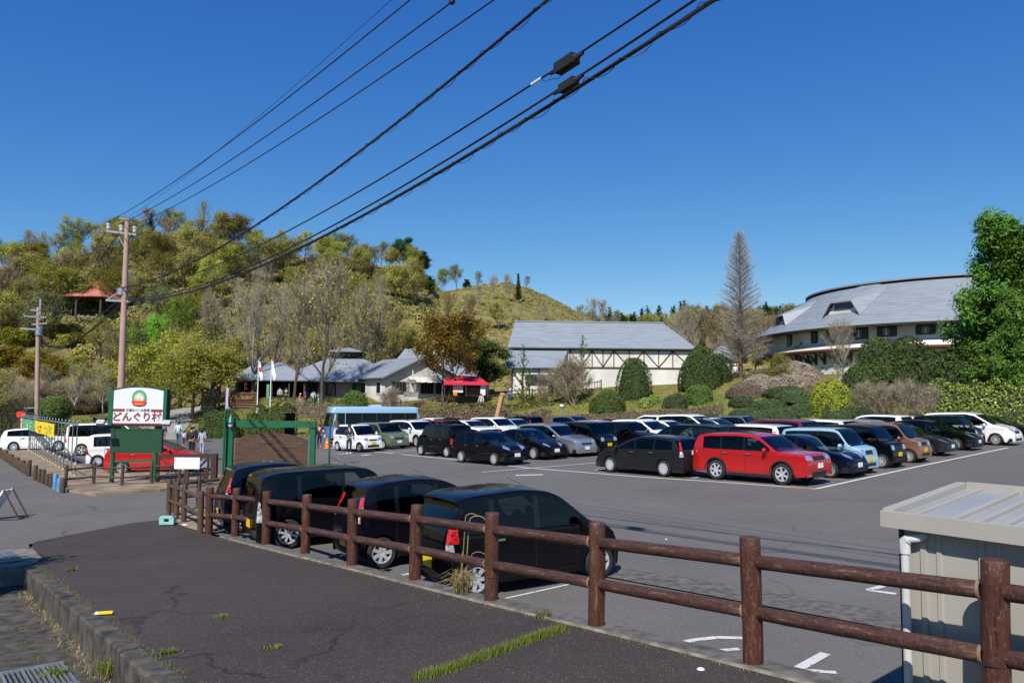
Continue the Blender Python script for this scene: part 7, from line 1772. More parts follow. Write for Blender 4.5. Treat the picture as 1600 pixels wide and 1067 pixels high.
# clipped shrubs and hedges -------------------------------------------
def shrub_mesh(name, fn, n, size, leaf, seed, core=.93):
    """fn(u,v)->point,normal arrays over a clipped form"""
    rng = np.random.default_rng(seed); P, N = fn(rng, n); depth = rng.uniform(-.22, .04, (n, 1))*size*2.2; P = P+N*depth+rng.normal(0, size*.18, (n, 3))
    M_ = N+rnd_dir(rng, n)*.75; M_ /= np.linalg.norm(M_, axis=1)[:, None]; return quad_mesh(name, quads(P, M_, rng.uniform(.6, 1.2, n)*size, rng, 1.35), LEAF[leaf])
M_CORE = mat('inner_twigs', (.030, .042, .012), .95, var=.5, scale=6); M_COREB = mat('inner_brown_twigs', (.09, .066, .04), .95, var=.5, scale=6)
def dome(px, Y, w, h, leaf, label, name='clipped_shrub', cat='shrub', size=.17, dy=None, lift=0., sq=2.2, group=None, dens=1., z=None, ball=False):
    x = xz(px, Y); z = G(x, Y) if z is None else z; dy = dy or w; t = empty(name, (x, Y, z+lift)); tag(t, label, cat, group)
    rx, ry = w/2, dy/2
    def fn(rng, n):
        d = rnd_dir(rng, n)
        if not ball: d[:, 2] = np.abs(d[:, 2])*1.0-.08
        q = (np.abs(d[:, 0])**sq+np.abs(d[:, 1])**sq+np.abs(d[:, 2])**sq)**(-1/sq); p = d*q[:, None]; wob = 1+.05*np.sin(p[:, 0]*4+px)+.05*np.sin(p[:, 2]*5+p[:, 1]*3)+.03*np.sin(p[:, 0]*11+p[:, 1]*9)
        H = h/2 if ball else h
        P = p*np.array([rx, ry, H])*wob[:, None]+np.array([0, 0, h/2 if ball else 0]); N = p/np.array([rx, ry, H]); N /= np.linalg.norm(N, axis=1)[:, None]; return P, N
    size *= .68; area = 2*math.pi*((rx*ry)**.8+(rx*h)**.8+(ry*h)**.8)/3*1.4; n = int(min(16000, max(800, area/(size*size)*3.0*dens)))
    link('foliage', shrub_mesh('foliage', fn, n, size, leaf, int(px)), t)
    b = MB(); H = (h/2 if ball else h)*.9; b.ell((0, 0, h/2 if ball else 0), (rx*.9, ry*.9, H*1.0), 20, 12, not ball); b.build('inner_twigs', M_COREB if leaf in ('hedgeb', 'hedgew', 'brown') else M_CORE, t, 60)
    if lift > .3: b = MB(); b.tube([(0, 0, -lift-.2), (.05, 0, h*.3)], [.16, .1], 8); b.build('trunk', M_BARK, t, 60)
    return t
def hedge(pts, w, h, leaf, label, size=.15, round_=.25, dens=1., top=None, wob=.06, name='hedge'):
    """clipped hedge along ground points (px,Y)"""
    Q = [np.array([xz(px, Y), Y]) for px, Y in pts]; t = empty(name, (Q[0][0], Q[0][1], G(*Q[0]))); tag(t, label, 'hedge'); o = np.array([Q[0][0], Q[0][1], G(*Q[0])]); rng = np.random.default_rng(int(pts[0][0])+7)
    size *= .72; AP, AN = [], []; b = MB(); rings = []
    for a, c in zip(Q, Q[1:]):
        L = np.linalg.norm(c-a); d = (c-a)/L; nn = np.array([-d[1], d[0]]); per = 2*h+w; n = int(L*per/(size*size)*2.6*dens); u = rng.uniform(-.02, 1.02, n); s = rng.uniform(0, per, n)
        off = np.where(s < h, -w/2, np.where(s < h+w, s-h-w/2, w/2)); zz = np.where(s < h, s, np.where(s < h+w, h, per-s)); nx = np.where(s < h, -1, np.where(s < h+w, 0, 1)).astype(float); nz = np.where((s >= h) & (s < h+w), 1., .15)
        k = np.clip((np.abs(off)-(w/2-round_))/round_, 0, 1)*np.clip((zz-(h-round_))/round_, 0, 1); off = off*(1-k*.12); zz = zz-k*round_*.35
        xy = a+(c-a)*u[:, None]+nn*off[:, None]; w_ = 1+wob*np.sin(xy[:, 0]*2.1+xy[:, 1])+wob*.8*np.sin(xy[:, 0]*5.3); gz = terr(xy[:, 0], xy[:, 1]); AP.append(np.stack([xy[:, 0], xy[:, 1], gz+zz*w_], 1)-o); N = np.stack([nn[0]*nx, nn[1]*nx, nz], 1); AN.append(N/np.linalg.norm(N, axis=1)[:, None])
        m_ = max(2, int(L/1.5))
        for i in range(m_+1):
            p = a+(c-a)*i/m_; z = G(*p)-o[2]; sw = w/2*.72; e = nn*sw; rings.append([b.P((p[0]-o[0]-e[0], p[1]-o[1]-e[1], z-.2)), b.P((p[0]-o[0]-e[0], p[1]-o[1]-e[1], z+h*.82)), b.P((p[0]-o[0]+e[0], p[1]-o[1]+e[1], z+h*.82)), b.P((p[0]-o[0]+e[0], p[1]-o[1]+e[1], z-.2))])
    P = np.concatenate(AP); N = np.concatenate(AN); n = len(P)
    if n > 36000: k = rng.choice(n, 36000, False); P, N = P[k], N[k]; n = 36000; size *= 1.15
    P = P+N*rng.uniform(-.9, .15, (n, 1))*size+rng.normal(0, size*.2, (n, 3)); M_ = N+rnd_dir(rng, n)*.8; M_ /= np.linalg.norm(M_, axis=1)[:, None]
    link('foliage', quad_mesh('foliage', quads(P, M_, rng.uniform(.6, 1.25, n)*size, rng, 1.4), LEAF[leaf]), t)
    for A_, B_ in zip(rings, rings[1:]):
        for k in range(3): b.face((A_[k], A_[k+1], B_[k+1], B_[k]))
    b.build('inner_twigs', M_COREB if leaf in ('hedgeb', 'hedgew', 'brown') else M_CORE, t)
    return t
def shrubs():
    dome(950, 72, 3.4, 2.0, 'topi', 'smooth dark green dome shrub before the barn', size=.15)
    dome(991, 76, 3.4, 4.2, 'dark', 'tall egg-shaped dark green shrub against the barn wall', size=.2, sq=2.0, dens=.9)
    dome(1095, 76, 4.4, 4.1, 'dark', 'broad dark evergreen at the right end of the barn', size=.24, sq=2.1); dome(1118, 78, 3.4, 2.9, 'dark', 'lower dark evergreen beside the broad one', size=.24)
    dome(1055, 70, 2.2, 1.55, 'azal', 'small dark round shrub left of the lighter round shrub', size=.15); dome(1092, 71, 2.5, 1.75, 'topi', 'lighter green round shrub below the broad evergreen', size=.15)
    dome(1022, 73, 1.2, .9, 'laurel', 'small yellowish leafy plant at the barn base', size=.14); dome(1010, 72.5, 1.4, .9, 'laurel', 'leafy plant beside the tall egg-shaped shrub', size=.14)
    dome(1301, 62, 3.2, 2.75, 'lime', 'bright lime-green dome shrub', size=.17, sq=1.9); dome(1285, 63, 2.2, 2.5, 'lime', 'second lime-green bush merging behind the dome', size=.17, sq=1.9)
    g = 'clipped low azalea mounds'
    for px, Y, w, h in ((1168, 64, 2.9, .95), (1182, 62, 2.3, 1.15), (1218, 62, 3.0, 1.2), (1200, 65, 3.0, 1.0), (1240, 66, 3.4, 1.05), (1250, 63, 2.1, 1.05), (1225, 68, 3.5, .9), (1158, 67, 2.2, .8), (1330, 61, 2.6, .95), (1352, 60.5, 3.0, .9), (1307, 60, 2.4, .85)): dome(px, Y, w, h, 'azal', {1168: 'leftmost dark clipped mound of the azalea group', 1182: 'dark clipped mound nearest the cars at left', 1218: 'largest dark clipped mound nearest the cars', 1200: 'dark clipped mound in the middle of the azalea group', 1240: 'dark clipped mound just left of the lime dome', 1250: 'small dark clipped mound touching the lime dome', 1225: 'rearmost dark clipped mound of the azalea group', 1158: 'low dark mound at the upper left of the azalea group', 1330: 'low clipped mound right of the lime dome', 1352: 'rightmost low clipped mound behind the long brown hedge', 1307: 'low clipped mound directly before the lime dome'}[px], size=.13, group=g, dens=.9, dy=w*1.1)
    g = 'brown leafless azalea mass'
    for px, Y, w, h in ((1165, 70, 3.6, 1.3), (1190, 71, 4.5, 1.7), (1220, 70, 4.5, 1.7), (1250, 70, 4.0, 1.6), (1205, 73, 5, 1.8), (1240, 73.5, 5, 1.8), (1330, 66, 4, 1.7), (1355, 64, 3.4, 1.8), (1275, 67, 2.6, 1.4)): dome(px, Y, w, h, 'hedgeb' if (px//5) % 2 else 'hedgew', ('brown' if (px//5) % 2 else 'straw-coloured')+' twiggy mound '+('right of the lime dome' if px > 1320 else 'beside the lime dome' if px > 1260 else 'high on the bank below the round hall' if Y > 72 else 'behind the clipped mounds'), size=.15, group=g, sq=2.0)
    dome(1350, 64, 3.6, 3.2, 'dark', 'dark round evergreen before the round hall, lower left', size=.24, lift=.2); dome(1374, 66, 3.6, 3.7, 'dark', 'dark round evergreen behind the lower left one', size=.25, lift=.2, z=G(38, 66)); dome(1414, 66, 4.6, 4.3, 'dark', 'dark round evergreen nearest the long hedge', size=.25)
    hedge([(1425, 61), (1500, 59), (1610, 57), (1720, 55)], 2.6, 4.3, 'dark', 'long tall dark green hedge below the bright trees', .26, .5, .8)
    hedge([(1450, 56), (1530, 55), (1640, 53.5)], 1.6, 2.6, 'laurel', 'glossy light-leaved laurel hedge, upper row', .20, .3, .75, wob=.12); hedge([(1440, 54.5), (1510, 53.4), (1640, 52)], 1.2, 1.35, 'laurel', 'loose laurel bushes just behind the plank fence', .18, .3, .5, wob=.2)
    hedge([(1232, 56), (1310, 54.8), (1396, 53.2)], 1.2, .85, 'hedgeb', 'long brown clipped hedge in front of the lime dome', .12, .15); hedge([(1104, 60), (1146, 59.2)], 1.4, 1.0, 'hedgeb', 'short brown clipped hedge block left of the mounds', .12, .2)
    hedge([(846, 69.5), (960, 68.5), (1060, 67), (1128, 66)], 1.1, .75, 'hedgeb', 'long low brown hedge below the barn lawn', .13, .2); hedge([(1066, 63.5), (1122, 62.8)], 1.2, .75, 'azal', 'short dark clipped hedge before the long brown hedge', .13, .2)
    hedge([(838, 66.8), (886, 66.4)], 1.0, .7, 'azal', 'dark low hedge block left of the white lamp', .13, .2); hedge([(894, 66.4), (935, 66)], 1.0, .65, 'azal', 'dark low hedge block right of the white lamp', .13, .2)
    hedge([(585, 72), (690, 71), (775, 70.5)], 1.6, 1.25, 'hedgeb', 'thick brown hedge below the shop fence', .16, .3, .9, wob=.1); hedge([(792, 70.5), (860, 71)], 1.6, 1.0, 'hedgeb', 'brown hedge right of the leaning post', .16, .3, .9, wob=.1)
    hedge([(590, 75), (700, 74), (800, 74)], 1.2, .9, 'brown', 'loose brown-green bushes along the terrace edge', .18, .3, .8, wob=.2); hedge([(700, 76), (780, 76), (865, 76)], 1.2, .7, 'olive', 'low weedy bushes at the foot of the rail fences', .18, .3, .6, wob=.25)
    hedge([(455, 78), (560, 75)], 1.6, 1.1, 'hedgeb', 'brown hedge mass behind the bus, left', .16, .3, .9, wob=.12); hedge([(505, 72), (570, 71)], 1.2, .7, 'olive', 'olive-green low bush behind the bus roof', .16, .3, .8)
    dome(350, 68, 3.6, 2.6, 'dark', 'dark rounded bush behind the green bell lamp', size=.18); t = hedge([(398, 68), (456, 67.5)], 3., 2.7, 'topi', 'big box-clipped green bush above the plank board', .17, .5); dome(557, 74, 2.7, 3.3, 'topi', 'upright egg-shaped green bush before the shop door', size=.18)
    dome(88, 69, 3.0, 2.7, 'topi', 'ball-headed clipped shrub on a short trunk at left', size=.17, lift=.9, ball=True, z=G(xz(88, 69), 69)); dome(445, 64, 2.6, .9, 'grass', 'low tuft of grass bank beside the box bush', size=.16)
    P = on_lot(307, 690); t = empty('log_planter', P); tag(t, 'round weathered wooden planter beside the walking family', 'planter'); b = MB(); b.lathe([(.75, 0), (.85, .65), (.78, .65), (.7, .5)], 16, cap=True); b.build('planter_body', M_LOGD, t, 40); b = MB(); b.lathe([(.001, .52), (.76, .52)], 12); b.build('soil', M_DIRT, t)
    b = MB(); P = at_y(878, 634, 67); t = empty('garden_lamp', P); tag(t, 'small white garden lamp between two dark hedge blocks', 'lamp'); b.ell((0, 0, 0), (.18, .18, .14), 12, 8); b.build('lamp_head', M_WHITE, t, 60); b = MB(); b.tube([(0, 0, -.9), (0, 0, -.1)], .05, 6); b.build('stem', M_STEEL, t)
shrubs()
# ground cover ---------------------------------------------------------
def scatter_cover():
    rng = np.random.default_rng(3)
    def cover(name, label, n, pxr, ur, size, leaf, per, hgt, band=None):
        px = rng.uniform(*pxr, n); T = cv(px, T_T); E_ = cv(px, T_E); Rr = cv(px, T_R); u = rng.uniform(*ur, n)
        Y = (T+12+(Rr-T-12)*u) if band is None else (E_+band[0]+(band[1]-band[0])*u); X = (px-800)/1200*Y
        keep = vnoise(X+200, Y, 7) > .38; X, Y = X[keep], Y[keep]; Z = terr(X, Y); n = len(X)
        A = np.repeat(np.stack([X, Y, Z], 1), per, 0); s = np.repeat(rng.uniform(.5, 1.2, n), per)[:, None]
        off = rnd_dir(rng, len(A))*np.array([hgt*1.3, hgt*1.3, hgt*.7])*s*rng.uniform(.4, 1, (len(A), 1)); off[:, 2] = np.abs(off[:, 2]); P = A+off
        N = off/np.linalg.norm(off, axis=1)[:, None]+rnd_dir(rng, len(A))*.6+np.array([0, 0, .4]); N /= np.linalg.norm(N, axis=1)[:, None]
        o = link(name, quad_mesh(name, quads(P, N, rng.uniform(.6, 1.2, len(A))*size, rng), LEAF[leaf])); tag(o, label, kind='stuff')
    cover('hillside_brush', 'brown and olive brush covering the wooded hillside', 5200, (-80, 680), (0, 1.), .38, 'brush', 18, 1.1)
    cover('hillside_brush', 'olive undergrowth between the hillside trees', 2600, (-80, 660), (0, 1.), .36, 'olive', 16, 1.0)
    cover('slope_brush', 'sparse low brush on the grassy slope', 900, (660, 980), (0.0, 1.), .28, 'brush', 14, .55)
    cover('slope_brush', 'olive tufts on the grassy slope', 1100, (640, 900), (0.0, 1.), .25, 'olive', 10, .4)
    cover('far_brush', 'brown brush between barn and round hall', 1500, (960, 1300), (0.0, .5), .35, 'brush', 16, 1.0)
    def grass(name, label, n, pxr, band, size, leaf):
        px = rng.uniform(*pxr, n); E_ = cv(px, T_E); Y = E_+rng.uniform(*band, n); X = (px-800)/1200*Y; k = vnoise(X, Y, 2.5)+rng.uniform(-.2, .2, n) > .35; X, Y = X[k], Y[k]; n = len(X); Z = terr(X, Y)
        az = rng.uniform(0, 6.28, n); w = size*.14; hh = size*rng.uniform(.5, 1.2, n); dx, dy = np.cos(az)*w, np.sin(az)*w; lx, ly = rng.normal(0, .3, n)*hh, rng.normal(0, .3, n)*hh
        V = np.stack([np.stack([X-dx, Y-dy, Z-.02], 1), np.stack([X+dx, Y+dy, Z-.02], 1), np.stack([X+dx*.3+lx, Y+dy*.3+ly, Z+hh], 1), np.stack([X-dx*.3+lx, Y-dy*.3+ly, Z+hh*.96], 1)], 1).reshape(-1, 3)
        tag(link(name, quad_mesh(name, V, LEAF[leaf])), label, kind='stuff')
    grass('bank_grass', 'rough green grass on the bank behind the car park', 60000, (330, 1640), (-.8, 16), .22, 'grass'); grass('bank_grass', 'dry straw grass on the bank behind the car park', 26000, (330, 1640), (-.8, 16), .22, 'dry'); grass('verge_grass', 'grass verge left of the walkway', 16000, (-60, 240), (0, 16), .26, 'grass')
scatter_cover()
def near_weeds():
    rng = np.random.default_rng(8)
    def tuft(name, label, pts, n, h, leaf, zf, spread=.05, w=.006, lean=.5, cat=None):
        Q = np.array([pts[i] for i in rng.integers(0, len(pts), n)])[:, :2]+rng.normal(0, spread, (n, 2)); Z = np.array([zf(x, y) for x, y in Q]); hh = h*rng.uniform(.4, 1.1, n); az = rng.uniform(0, 6.28, n); L = rng.uniform(.1, lean, n)*hh; out = []
        d = np.stack([np.cos(az), np.sin(az)], 1); s = np.stack([-np.sin(az), np.cos(az)], 1)*w; K = 4
        for k in range(K):
            a, c = k/K, (k+1)/K
            def pt(u, sg): xy = Q+d*(L*u*u)[:, None]+s*sg*(1-u*.9); return np.stack([xy[:, 0], xy[:, 1], Z+hh*(u-.25*u*u*u*lean)], 1)
            out.append(np.stack([pt(a, -1), pt(a, 1), pt(c, 1), pt(c, -1)], 1).reshape(-1, 3))
        tag(link(name, quad_mesh(name, np.concatenate(out), LEAF[leaf])), label, cat, kind='stuff')
    ln = lambda a, c, n: [tuple(np.array(a)+(np.array(c)-np.array(a))*i/(n-1)) for i in range(n)]
    p = [on_path(x, y) for x, y in ((650, 1062), (700, 1050), (740, 1035), (780, 1020), (820, 1005), (850, 995), (880, 985))]; pz = lambda x, y: path_z(x, y)+.01
    pts = []; [pts.extend(ln(a, c, 12)) for a, c in zip(p, p[1:])]
    tuft('crack_grass', 'strip of green grass growing across the footpath joint', pts, 3600, .085, 'grass', pz, .036, .0035)
    seam = [fl(s, -.17) for s in np.arange(-2, 14, .15)]; tuft('joint_weeds', 'tiny weeds along the fence footing', seam, 900, .035, 'grass', pz, .03, .003); tuft('joint_weeds', 'dry moss and straw along the fence footing', seam, 900, .03, 'dry', pz, .04, .003)
    seam = [fl(s, -3.9) for s in np.arange(1, 13, .12)]; tuft('curb_weeds', 'weeds in the joint behind the curb', seam, 900, .04, 'grass', pz, .03, .003); seam = [fl(s, -4.2) for s in np.arange(1, 12, .12)]; tuft('gutter_litter', 'dry grass litter at the foot of the curb', seam, 1200, .07, 'dry', lambda x, y: path_z(x, y)-.34, .06, .004, 1.5)
    for px, py, n, h, lb in ((112, 893, 60, .10, 'green weed by the far curb end'), (345, 966, 40, .07, 'small green weed in the middle of the footpath'), (430, 1013, 70, .05, 'flat weed patch on the footpath crack'), (850, 966, 70, .12, 'green weed at the fence footing'), (262, 1022, 90, .07, 'weed patch behind the curb'), (170, 873, 10, .03, 'tiny weed on the footpath'), (82, 875, 60, .05, 'weed fringe at the curb corner')): tuft('weed', lb, [tuple(on_path(px, py))], n, h, 'grass', pz, .05, .008, 1.2)
    q = on_path(172, 1012); tuft('weed', 'bushy green grass clump growing from the curb face', [(q[0], q[1])], 160, .22, 'grass', lambda x, y: path_z(x, y)-.25, .07, .005, 1.0)
    q = on_path(90, 1055, -.34); tuft('weed', 'green weed beside the gutter grating', [(q[0], q[1])], 90, .14, 'grass', lambda x, y: path_z(x, y)-.34, .06, .008, 1.2); q = on_path(42, 990, -.34); tuft('weed', 'thin weeds along the road edge', [tuple(on_path(x, y, -.34)) for x, y in ((28, 985), (42, 1005), (55, 1030))], 120, .06, 'grass', lambda x, y: path_z(x, y)-.34, .05, .004)
    # dried pampas tuft leaning on the fence
    c = on_path(722, 930); root = empty('dry_grass_tuft', (c[0], c[1], path_z(c[0], c[1])+.02)); tag(root, 'dried straw-coloured grass tuft with tall curled stalks at the fence', 'plant')
    V = []; rg = random.Random(3); b = MB()
    for i in range(150):
        az = rg.uniform(0, 6.28); h = rg.uniform(.10, .34); r = rg.uniform(.08, .34); P0 = (rg.gauss(0, .05), rg.gauss(0, .05), 0); pts = [(P0[0]+math.cos(az)*r*u*u, P0[1]+math.sin(az)*r*u*u, h*math.sin(u*2.3)/.75*.75+.0) for u in (0, .35, .7, 1)]; b.tube(pts, [.004, .0035, .003, .002], 3, False)
    b.build('blades', LEAF['dry'], root)
    for dx, h, r, cu in ((-.02, 1.0, .16, 1), (.03, .95, .22, 1), (-.05, .55, .10, 0), (.06, .48, .2, 1)):
        b = MB(); pts = [(dx+u*.05, .02, h*u) for u in np.linspace(0, 1, 7)]+([(dx+.05+r*.5*(1-math.cos(a)), .02, h+r*.35*math.sin(a)) for a in (.6, 1.2, 1.8, 2.4, 2.9)] if cu else []); b.tube(pts, .0055, 5); b.build('stalk', LEAF['dry'], root, 60)
    # litter
    P = on_path(163, 962); t = empty('litter', (P[0], P[1], P[2]+.03), .3); tag(t, 'yellow and white plastic piece lying on the curb', 'litter'); b = MB(); b.box((.02, 0, .012), (.15, .07, .02)); b.build('yellow_face', M_YEL, t); b = MB(); b.box((-.085, 0, .012), (.05, .07, .018)); b.build('white_end', M_WHITE, t)
    for px, py, s, lb in ((1095, 1047, .035, 'round white cap lying on the footpath'), (70, 849, .03, 'small white scrap at the far footpath end'), (1041, 843, .02, 'white pebble on the car park')):
        P = on_path(px, py) if py > 848 else on_lot(px, py); b = MB(); b.T = Matrix.Translation((P[0], P[1], P[2]+.012)); b.lathe([(.001, .012), (s*.5, .012), (s, .0), (s, -.005)], 12); tag(b.build('litter', M_WHITE, None, 40), lb, 'litter')
    P = on_lot(289, 823); b = MB(); b.ell((P[0], P[1], P[2]+.05), (.08, .05, .03), 8, 6); tag(b.build('stone', M_WALL, None, 60), 'small pale stone by the fence corner', 'stone')
near_weeds()
def gratings():
    # steel gratings over the gutter: one at the far crossing, one at the bottom edge
    def grate(c0, label, L, W, dz):
        s0, n0 = c0; x, y = fl(s0, n0); t = empty('drain_grating', (x, y, path_z(x, y)+dz)); tag(t, label, 'grating', 'steel drain gratings'); rz = math.atan2(FD[1], FD[0]); t.rotation_euler = (0, math.atan(.067), rz)
        nb = int(W/.045)
        for i in range(nb): b = MB(); b.box((L/2, -W/2+W*(i+.5)/nb, 0), (L, .008 if i % 4 else .02, .03)); b.build('bar', M_STEEL, t)
        for x_ in (0, L): b = MB(); b.box((x_, 0, 0), (.03, W, .034)); b.build('frame', M_STEEL, t)
        b = MB(); b.box((L/2, 0, -.03), (L, W, .01)); b.build('pan', M_CONC_D, t)
    grate((13.5, -4.5), 'rusty steel grating at the far gutter crossing', 1.9, .95, .045); grate((6.4-.3, -4.72), 'steel grating at the bottom edge of the gutter', -1.0, .62, -.32)
gratings()
# ================================================================= PEOPLE
M_SKIN = mat('skin', (.48, .29, .20), .6, var=.03); M_HAIR = mat('dark_hair', (.015, .011, .009), .5, var=.1)
_cloth = {}
def cloth(c):
    if c not in _cloth: _cloth[c] = mat('cloth_%d' % len(_cloth), c, .85, var=.15, scale=9)
    return _cloth[c]
def skin_mesh(name, chains, m, sub=1):
    """grow one continuous surface around joint chains: [[(point, radius), ...], ...]; equal points are merged"""
    V, E_, R, idx = [], [], [], {}
    for ch in chains:
        prev = None
        for p, r in ch:
            k = tuple(round(c, 3) for c in p)
            if k not in idx: idx[k] = len(V); V.append(p); R.append(r)
            if prev is not None and prev != idx[k] and (prev, idx[k]) not in E_ and (idx[k], prev) not in E_: E_.append((prev, idx[k]))
            prev = idx[k]
    me = bpy.data.meshes.new('sk'); me.from_pydata(V, E_, []); me.update(); o = bpy.data.objects.new('sk', me); COL.objects.link(o)
    o.modifiers.new('s', 'SKIN')
    L = me.skin_vertices[0].data if me.skin_vertices else None
    if L is None: bpy.context.view_layer.update(); L = me.skin_vertices[0].data
    for i, r in enumerate(R): L[i].radius = (r, r) if not isinstance(r, tuple) else r; L[i].use_root = (i == 0)
    sb = o.modifiers.new('u', 'SUBSURF'); sb.levels = sub; sb.render_levels = sub
    bpy.context.view_layer.update(); out = bpy.data.meshes.new_from_object(o.evaluated_get(bpy.context.evaluated_depsgraph_get())); bpy.data.objects.remove(o)
    out.name = name; out.materials.clear(); out.materials.append(m); smooth_me(out, 180); return out
def person(P, face, H, label, top, legs, hair='short', step=.0, arms=(('down', 0), ('down', 0)), shoes=(.03, .03, .03), bag=None, hat=None, long_top=False, group=None, fem=False, crouch=False, top2=None):
    """face = heading in degrees the person looks towards; figure about H metres tall"""
    t = empty('person', P, R_(face)); tag(t, label, 'person', group); s = H/1.7; hp = .90*s; sh = 1.40*s; w = (.17 if fem else .195)*s; k = .09*s
    def v(x, y, z): return (x*s, y*s, z*s)
    if crouch: kn = [(.30, .10, .42), (.30, -.10, .40)]; hz = .48; ft = [(.12, .1, .07), (.16, -.1, .07)]
    else: hz = .90; kn = [(.03+step*.5, .095, .49), (.03-step*.25, -.095, .48)]; ft = [(step*.75, .10, .08), (-step*.7, -.10, .08+abs(step)*.12)]
    dz = hz-.90; pel = v(0, 0, hz); ch = v(.01, 0, 1.28+dz); nk = v(.0, 0, 1.44+dz); hd = v(.02, 0, 1.59+dz)
    hands = []; legs_c = []; arms_c = []
    for sg, (kx, ky, kz), (fx, fy, fz) in ((1, kn[0], ft[0]), (-1, kn[1], ft[1])):
        legs_c.append([(pel, .10*s), (v(0, sg*.085, hz-.06), .085*s), (v(kx, ky, kz), .055*s), (v(fx, fy, fz), .038*s), (v(fx+.13, fy, .035), .032*s)])
    for sg, (pose, a) in zip((1, -1), arms):
        S = v(0, sg*(w/s-.02), 1.38+dz)
        if pose == 'down': el, ha = v(-.02+a*.12, sg*(w/s+.05), 1.10+dz), v(.05+a*.32, sg*(w/s+.06), .86+dz)
        elif pose == 'front': el, ha = v(.04, sg*(w/s+.05), 1.12+dz), v(.24, sg*.09, 1.10+dz)
        elif pose == 'raise': el, ha = v(.10, sg*(w/s+.08), 1.20+dz), v(.28, sg*(w/s-.02), 1.38+dz)
        else: el, ha = v(-.1, sg*(w/s+.05), 1.14+dz), v(-.05, sg*.12, .98+dz)
        arms_c.append((S, el, ha, sg))
    body = [[(pel, .10*s), (ch, .115*s), (nk, .055*s), (v(.01, 0, 1.49+dz), .052*s), (hd, .088*s), (v(.02, 0, 1.67+dz), .068*s)]]+legs_c
    for S, el, ha, sg in arms_c:
        body.append([(ch, .115*s), (S, .06*s), (el, .042*s), (ha, .028*s)]); d = (Vector(ha)-Vector(el)).normalized(); pc = Vector(ha)+d*.05*s
        body.append([(ha, .028*s), (tuple(pc), .026*s)])
        side = Vector((1, 0, 0)) if abs(d.x) < .7 else Vector((0, 0, -1))
        for j, (o_, L_) in enumerate(((-.024, .065), (-.008, .075), (.008, .07), (.024, .055))): q = pc+side*o_*s+d*.02*s; body.append([(tuple(pc), .026*s), (tuple(q+d*L_*.5*s), .009*s), (tuple(q+d*L_*s+Vector((.01, 0, 0))*s), .007*s)])
        q = Vector(ha)+side*.03*s; body.append([(ha, .028*s), (tuple(q+d*.045*s), .010*s)])
    link('body', skin_mesh('body', body, M_SKIN), t)
    # face: nose, eyes, mouth, ears
    for nm, c, r, m in (('nose', v(.118, 0, 1.575+dz), (.018, .012, .018), M_SKIN), ('eye', v(.102, .033, 1.60+dz), (.008, .012, .007), M_HAIR), ('eye', v(.102, -.033, 1.60+dz), (.008, .012, .007), M_HAIR), ('mouth', v(.108, 0, 1.53+dz), (.006, .022, .005), M_RED), ('ear', v(.02, .09, 1.585+dz), (.02, .01, .03), M_SKIN), ('ear', v(.02, -.09, 1.585+dz), (.02, .01, .03), M_SKIN)):
        b = MB(); b.ell(c, tuple(q*s for q in r), 8, 6); b.build(nm, m, t, 60)
    b = MB(); b.ell(v(-.008, 0, 1.625+dz), (.108*s, .097*s, .095*s), 14, 9); b.build('hair', M_HAIR, t, 60)
    if hair == 'long': b = MB(); b.ell(v(-.06, 0, 1.50+dz), (.07*s, .09*s, .17*s), 12, 8); b.build('hair', M_HAIR, t, 60)
    tr = [[(v(0, 0, hz+.06), .118*s)]+[(p, r*1.22) for p, r in L_[:4]] for L_ in legs_c]; tr = [[q[0], (legs_c[0][0][0], .122*s)]+q[2:] for q in tr]
    link('trousers', skin_mesh('trousers', tr, cloth(legs)), t)
    lo = .62 if long_top else .84
    tp = [[(v(0, 0, lo+dz), (.14 if long_top else .125)*s), (v(0, 0, 1.05+dz), .125*s), (ch, .142*s), (v(0, 0, 1.43+dz), .066*s)]]
    for S, el, ha, sg in arms_c: q = Vector(el).lerp(Vector(ha), .85); tp.append([(ch, .142*s), (S, .078*s), (el, .056*s), (tuple(q), .045*s)])
    link('jacket', skin_mesh('jacket', tp, cloth(top)), t)
    for L_ in legs_c: b = MB(); x, y, z = L_[3][0]; b.ell((x+.06*s, y, z-.045*s), (.14*s, .05*s, .05*s), 10, 6); b.build('shoe', cloth(shoes), t, 60)
    if bag: c, px_, py_, sz = bag; b = MB(); b.ell(v(px_, py_, 1.12+dz), (sz*.55*s, sz*.8*s, sz*s), 10, 8); o = b.build('bag', cloth(c), t, 60)
    if hat: b = MB(); b.T = Matrix.Translation(v(0, 0, 1.66+dz)); b.lathe([(.001, .11), (.08, .10), (.105, .02), (.20 if hat[1] else .115, .0), (.19 if hat[1] else .11, -.015)], 16); b.build('hat', cloth(hat[0]), t, 50)
    return t
